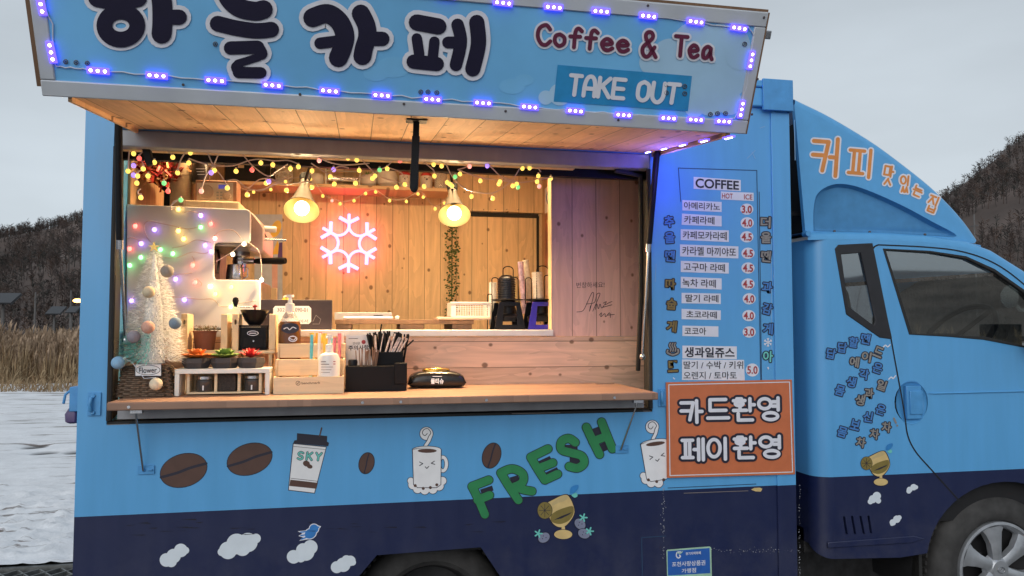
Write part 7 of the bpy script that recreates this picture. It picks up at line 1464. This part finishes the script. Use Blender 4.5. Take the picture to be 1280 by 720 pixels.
# signature on the plank panel
PP = Plane((0, .362, 0), (0, -1, 0)); ik = Ink(PP, .001); ik.add('번창하세요!', [(720.5, 353), (755.5, 352), (755.5, 359.5), (720.5, 360)], -.004)
for l_ in ([(721, 390), (729, 388), (735, 376), (740, 366), (742, 369), (737, 389), (738, 382)], [(733, 380), (743, 378), (746, 368), (750, 367), (747, 375), (741, 389)], [(744, 387), (746, 380), (748, 386), (750, 380), (752, 385), (755, 382)], [(754, 379), (758, 377), (756, 381), (762, 378), (765, 377)], [(754, 384), (765, 381)], [(749, 394), (752, 391), (751, 396), (756, 392), (757, 396), (762, 391), (763, 397)], [(759, 394), (768, 393)]): ik.line(l_, .75, 0, True)
part('handwriting', ik.bm, M['ink'], smooth=0)
# things on the wall shelf
Yq = 1.34
bm = BM(); a, b = G(281, 223, 1.30), G(333, 197, 1.30); box(bm, a.x, b.x, 1.30, 1.48, zsf, b.z); o = tag(obj('equipment_box', bm, M['black'], bevel=.004), 'long black box at the end of the back shelf', 'box'); bm = BM(); p_ = G(300, 205, 1.30); box(bm, p_.x-.01, p_.x+.02, 1.2985, 1.2996, p_.z-.02, p_.z+.01); obj('sticker', bm, M['card'], o)
bm = BM(); lat(bm, 339, [(3.5, 224), (3.5, 212), (2, 210)], Yq); tag(obj('spice_jar', bm, M['darkseed']), 'small dark jar next to the black box on the back shelf', 'jar')
bm = BM(); cb = G(355, 213, Yq); rb = 11*sc(355, Yq); tr = random.Random(6); cb.z = zsf+rb+.001
for k in range(22):
    ax_ = Vector((tr.gauss(0, 1), tr.gauss(0, 1), tr.gauss(0, 1))).normalized(); u_ = ax_.orthogonal().normalized(); v_ = ax_.cross(u_); tube(bm, [cb+(u_*math.cos(2*math.pi*i/20)+v_*math.sin(2*math.pi*i/20))*rb for i in range(20)], .0016, 5, closed=True)
tag(obj('rattan_ball', bm, M['ceramic']), 'open woven rattan ball on the back shelf', 'ornament')
def shelfpot(name, px, prof, m, lab, cat, seg=24):
    bm = BM(); s_ = sc(px, Yq); base = max(y for r, y in prof); lathe(bm, [(r*s_, zsf+(base-y)*s_) for r, y in prof], (G(px, 220, Yq).x, Yq, 0), seg); return tag(obj(name, bm, m), lab, cat)
shelfpot('planter', 395, [(7, 226), (10, 221), (10, 214), (7.5, 211)], M['ceramic'], 'low round stone pot beside the first pendant lamp', 'pot')
bm = BM(); a, b = G(407, 226, 1.32), G(450, 209, 1.32)
for z in (zsf+.004, zsf+.03, b.z): tube(bm, [(a.x, 1.32, z), (b.x, 1.32, z), (b.x, 1.44, z), (a.x, 1.44, z)], .003, 6, closed=True)
for x_ in (a.x, b.x):
    for y_ in (1.32, 1.44): tube(bm, [(x_, y_, zsf), (x_, y_, b.z)], .003, 6)
tag(obj('wire_rack', bm, M['white']), 'white wire rack on the back shelf above the neon snowflake', 'rack')
bm = BM(); box(bm, a.x+.01, b.x-.01, 1.33, 1.43, zsf+.034, zsf+.05); tag(obj('tray', bm, M['steel'], bevel=.003), 'shallow metal tray sitting in the white wire rack', 'tray')
o = shelfpot('planter', 461, [(5, 229.5), (9.5, 225), (10, 218), (8, 214)], M['ceramic'], 'round ceramic pot with a yellow green plant on the back shelf', 'pot'); bm = BM(); c = G(461, 215, Yq); rosette(bm, Vector((c.x, Yq, zsf+15*sc(461, Yq))), .035, 8, 3, (35, 80), True); obj('plant', bm, M['succ'], o)
shelfpot('planter', 484, [(6, 229.5), (12, 224), (13, 216), (11, 209), (8, 207)], M['ceramic'], 'large round stone pot next to the plant pot on the back shelf', 'pot')
for px, lab in ((506, 'Santa face mug beside the large round pot on the back shelf'), (533, 'Santa face mug beside the ribbed glass on the back shelf')):
    s_ = sc(px, Yq); x_ = G(px, 220, Yq).x; t = thing('santa_mug', lab, 'mug', (x_, Yq, zsf), 'Santa mugs on the back shelf'); bm = BM(); lathe(bm, [(6*s_, zsf+.0005), (7.4*s_, zsf+4*s_), (7.6*s_, zsf+14*s_), (7.2*s_, zsf+17*s_)], (x_, Yq, 0), 24); obj('cup', bm, M['ceramic'], t)
    bm = BM(); lathe(bm, [(7.3*s_, zsf+17.05*s_), (6.6*s_, zsf+20*s_), (3*s_, zsf+22.5*s_), (.2*s_, zsf+23*s_)], (x_, Yq, 0), 24); obj('hat', bm, mat('santa_red', (.45, .04, .04), .5) if px < 520 else bpy.data.materials['santa_red'], t)
    bm = BM(); ball(bm, (x_, Yq-7.3*s_, zsf+12*s_), 1.3*s_, 8, 6); ball(bm, (x_-2.6*s_, Yq-7.2*s_, zsf+14*s_), .7*s_, 6, 5); ball(bm, (x_+2.6*s_, Yq-7.2*s_, zsf+14*s_), .7*s_, 6, 5); obj('face', bm, M['brown'], t)
shelfpot('ribbed_glass', 551, [(7, 232), (8, 231)]+[(8+(.5 if k % 2 else 0), 229-k*2) for k in range(10)]+[(8.2, 208)], M['glass'], 'ribbed clear glass at the end of the back shelf', 'glass')
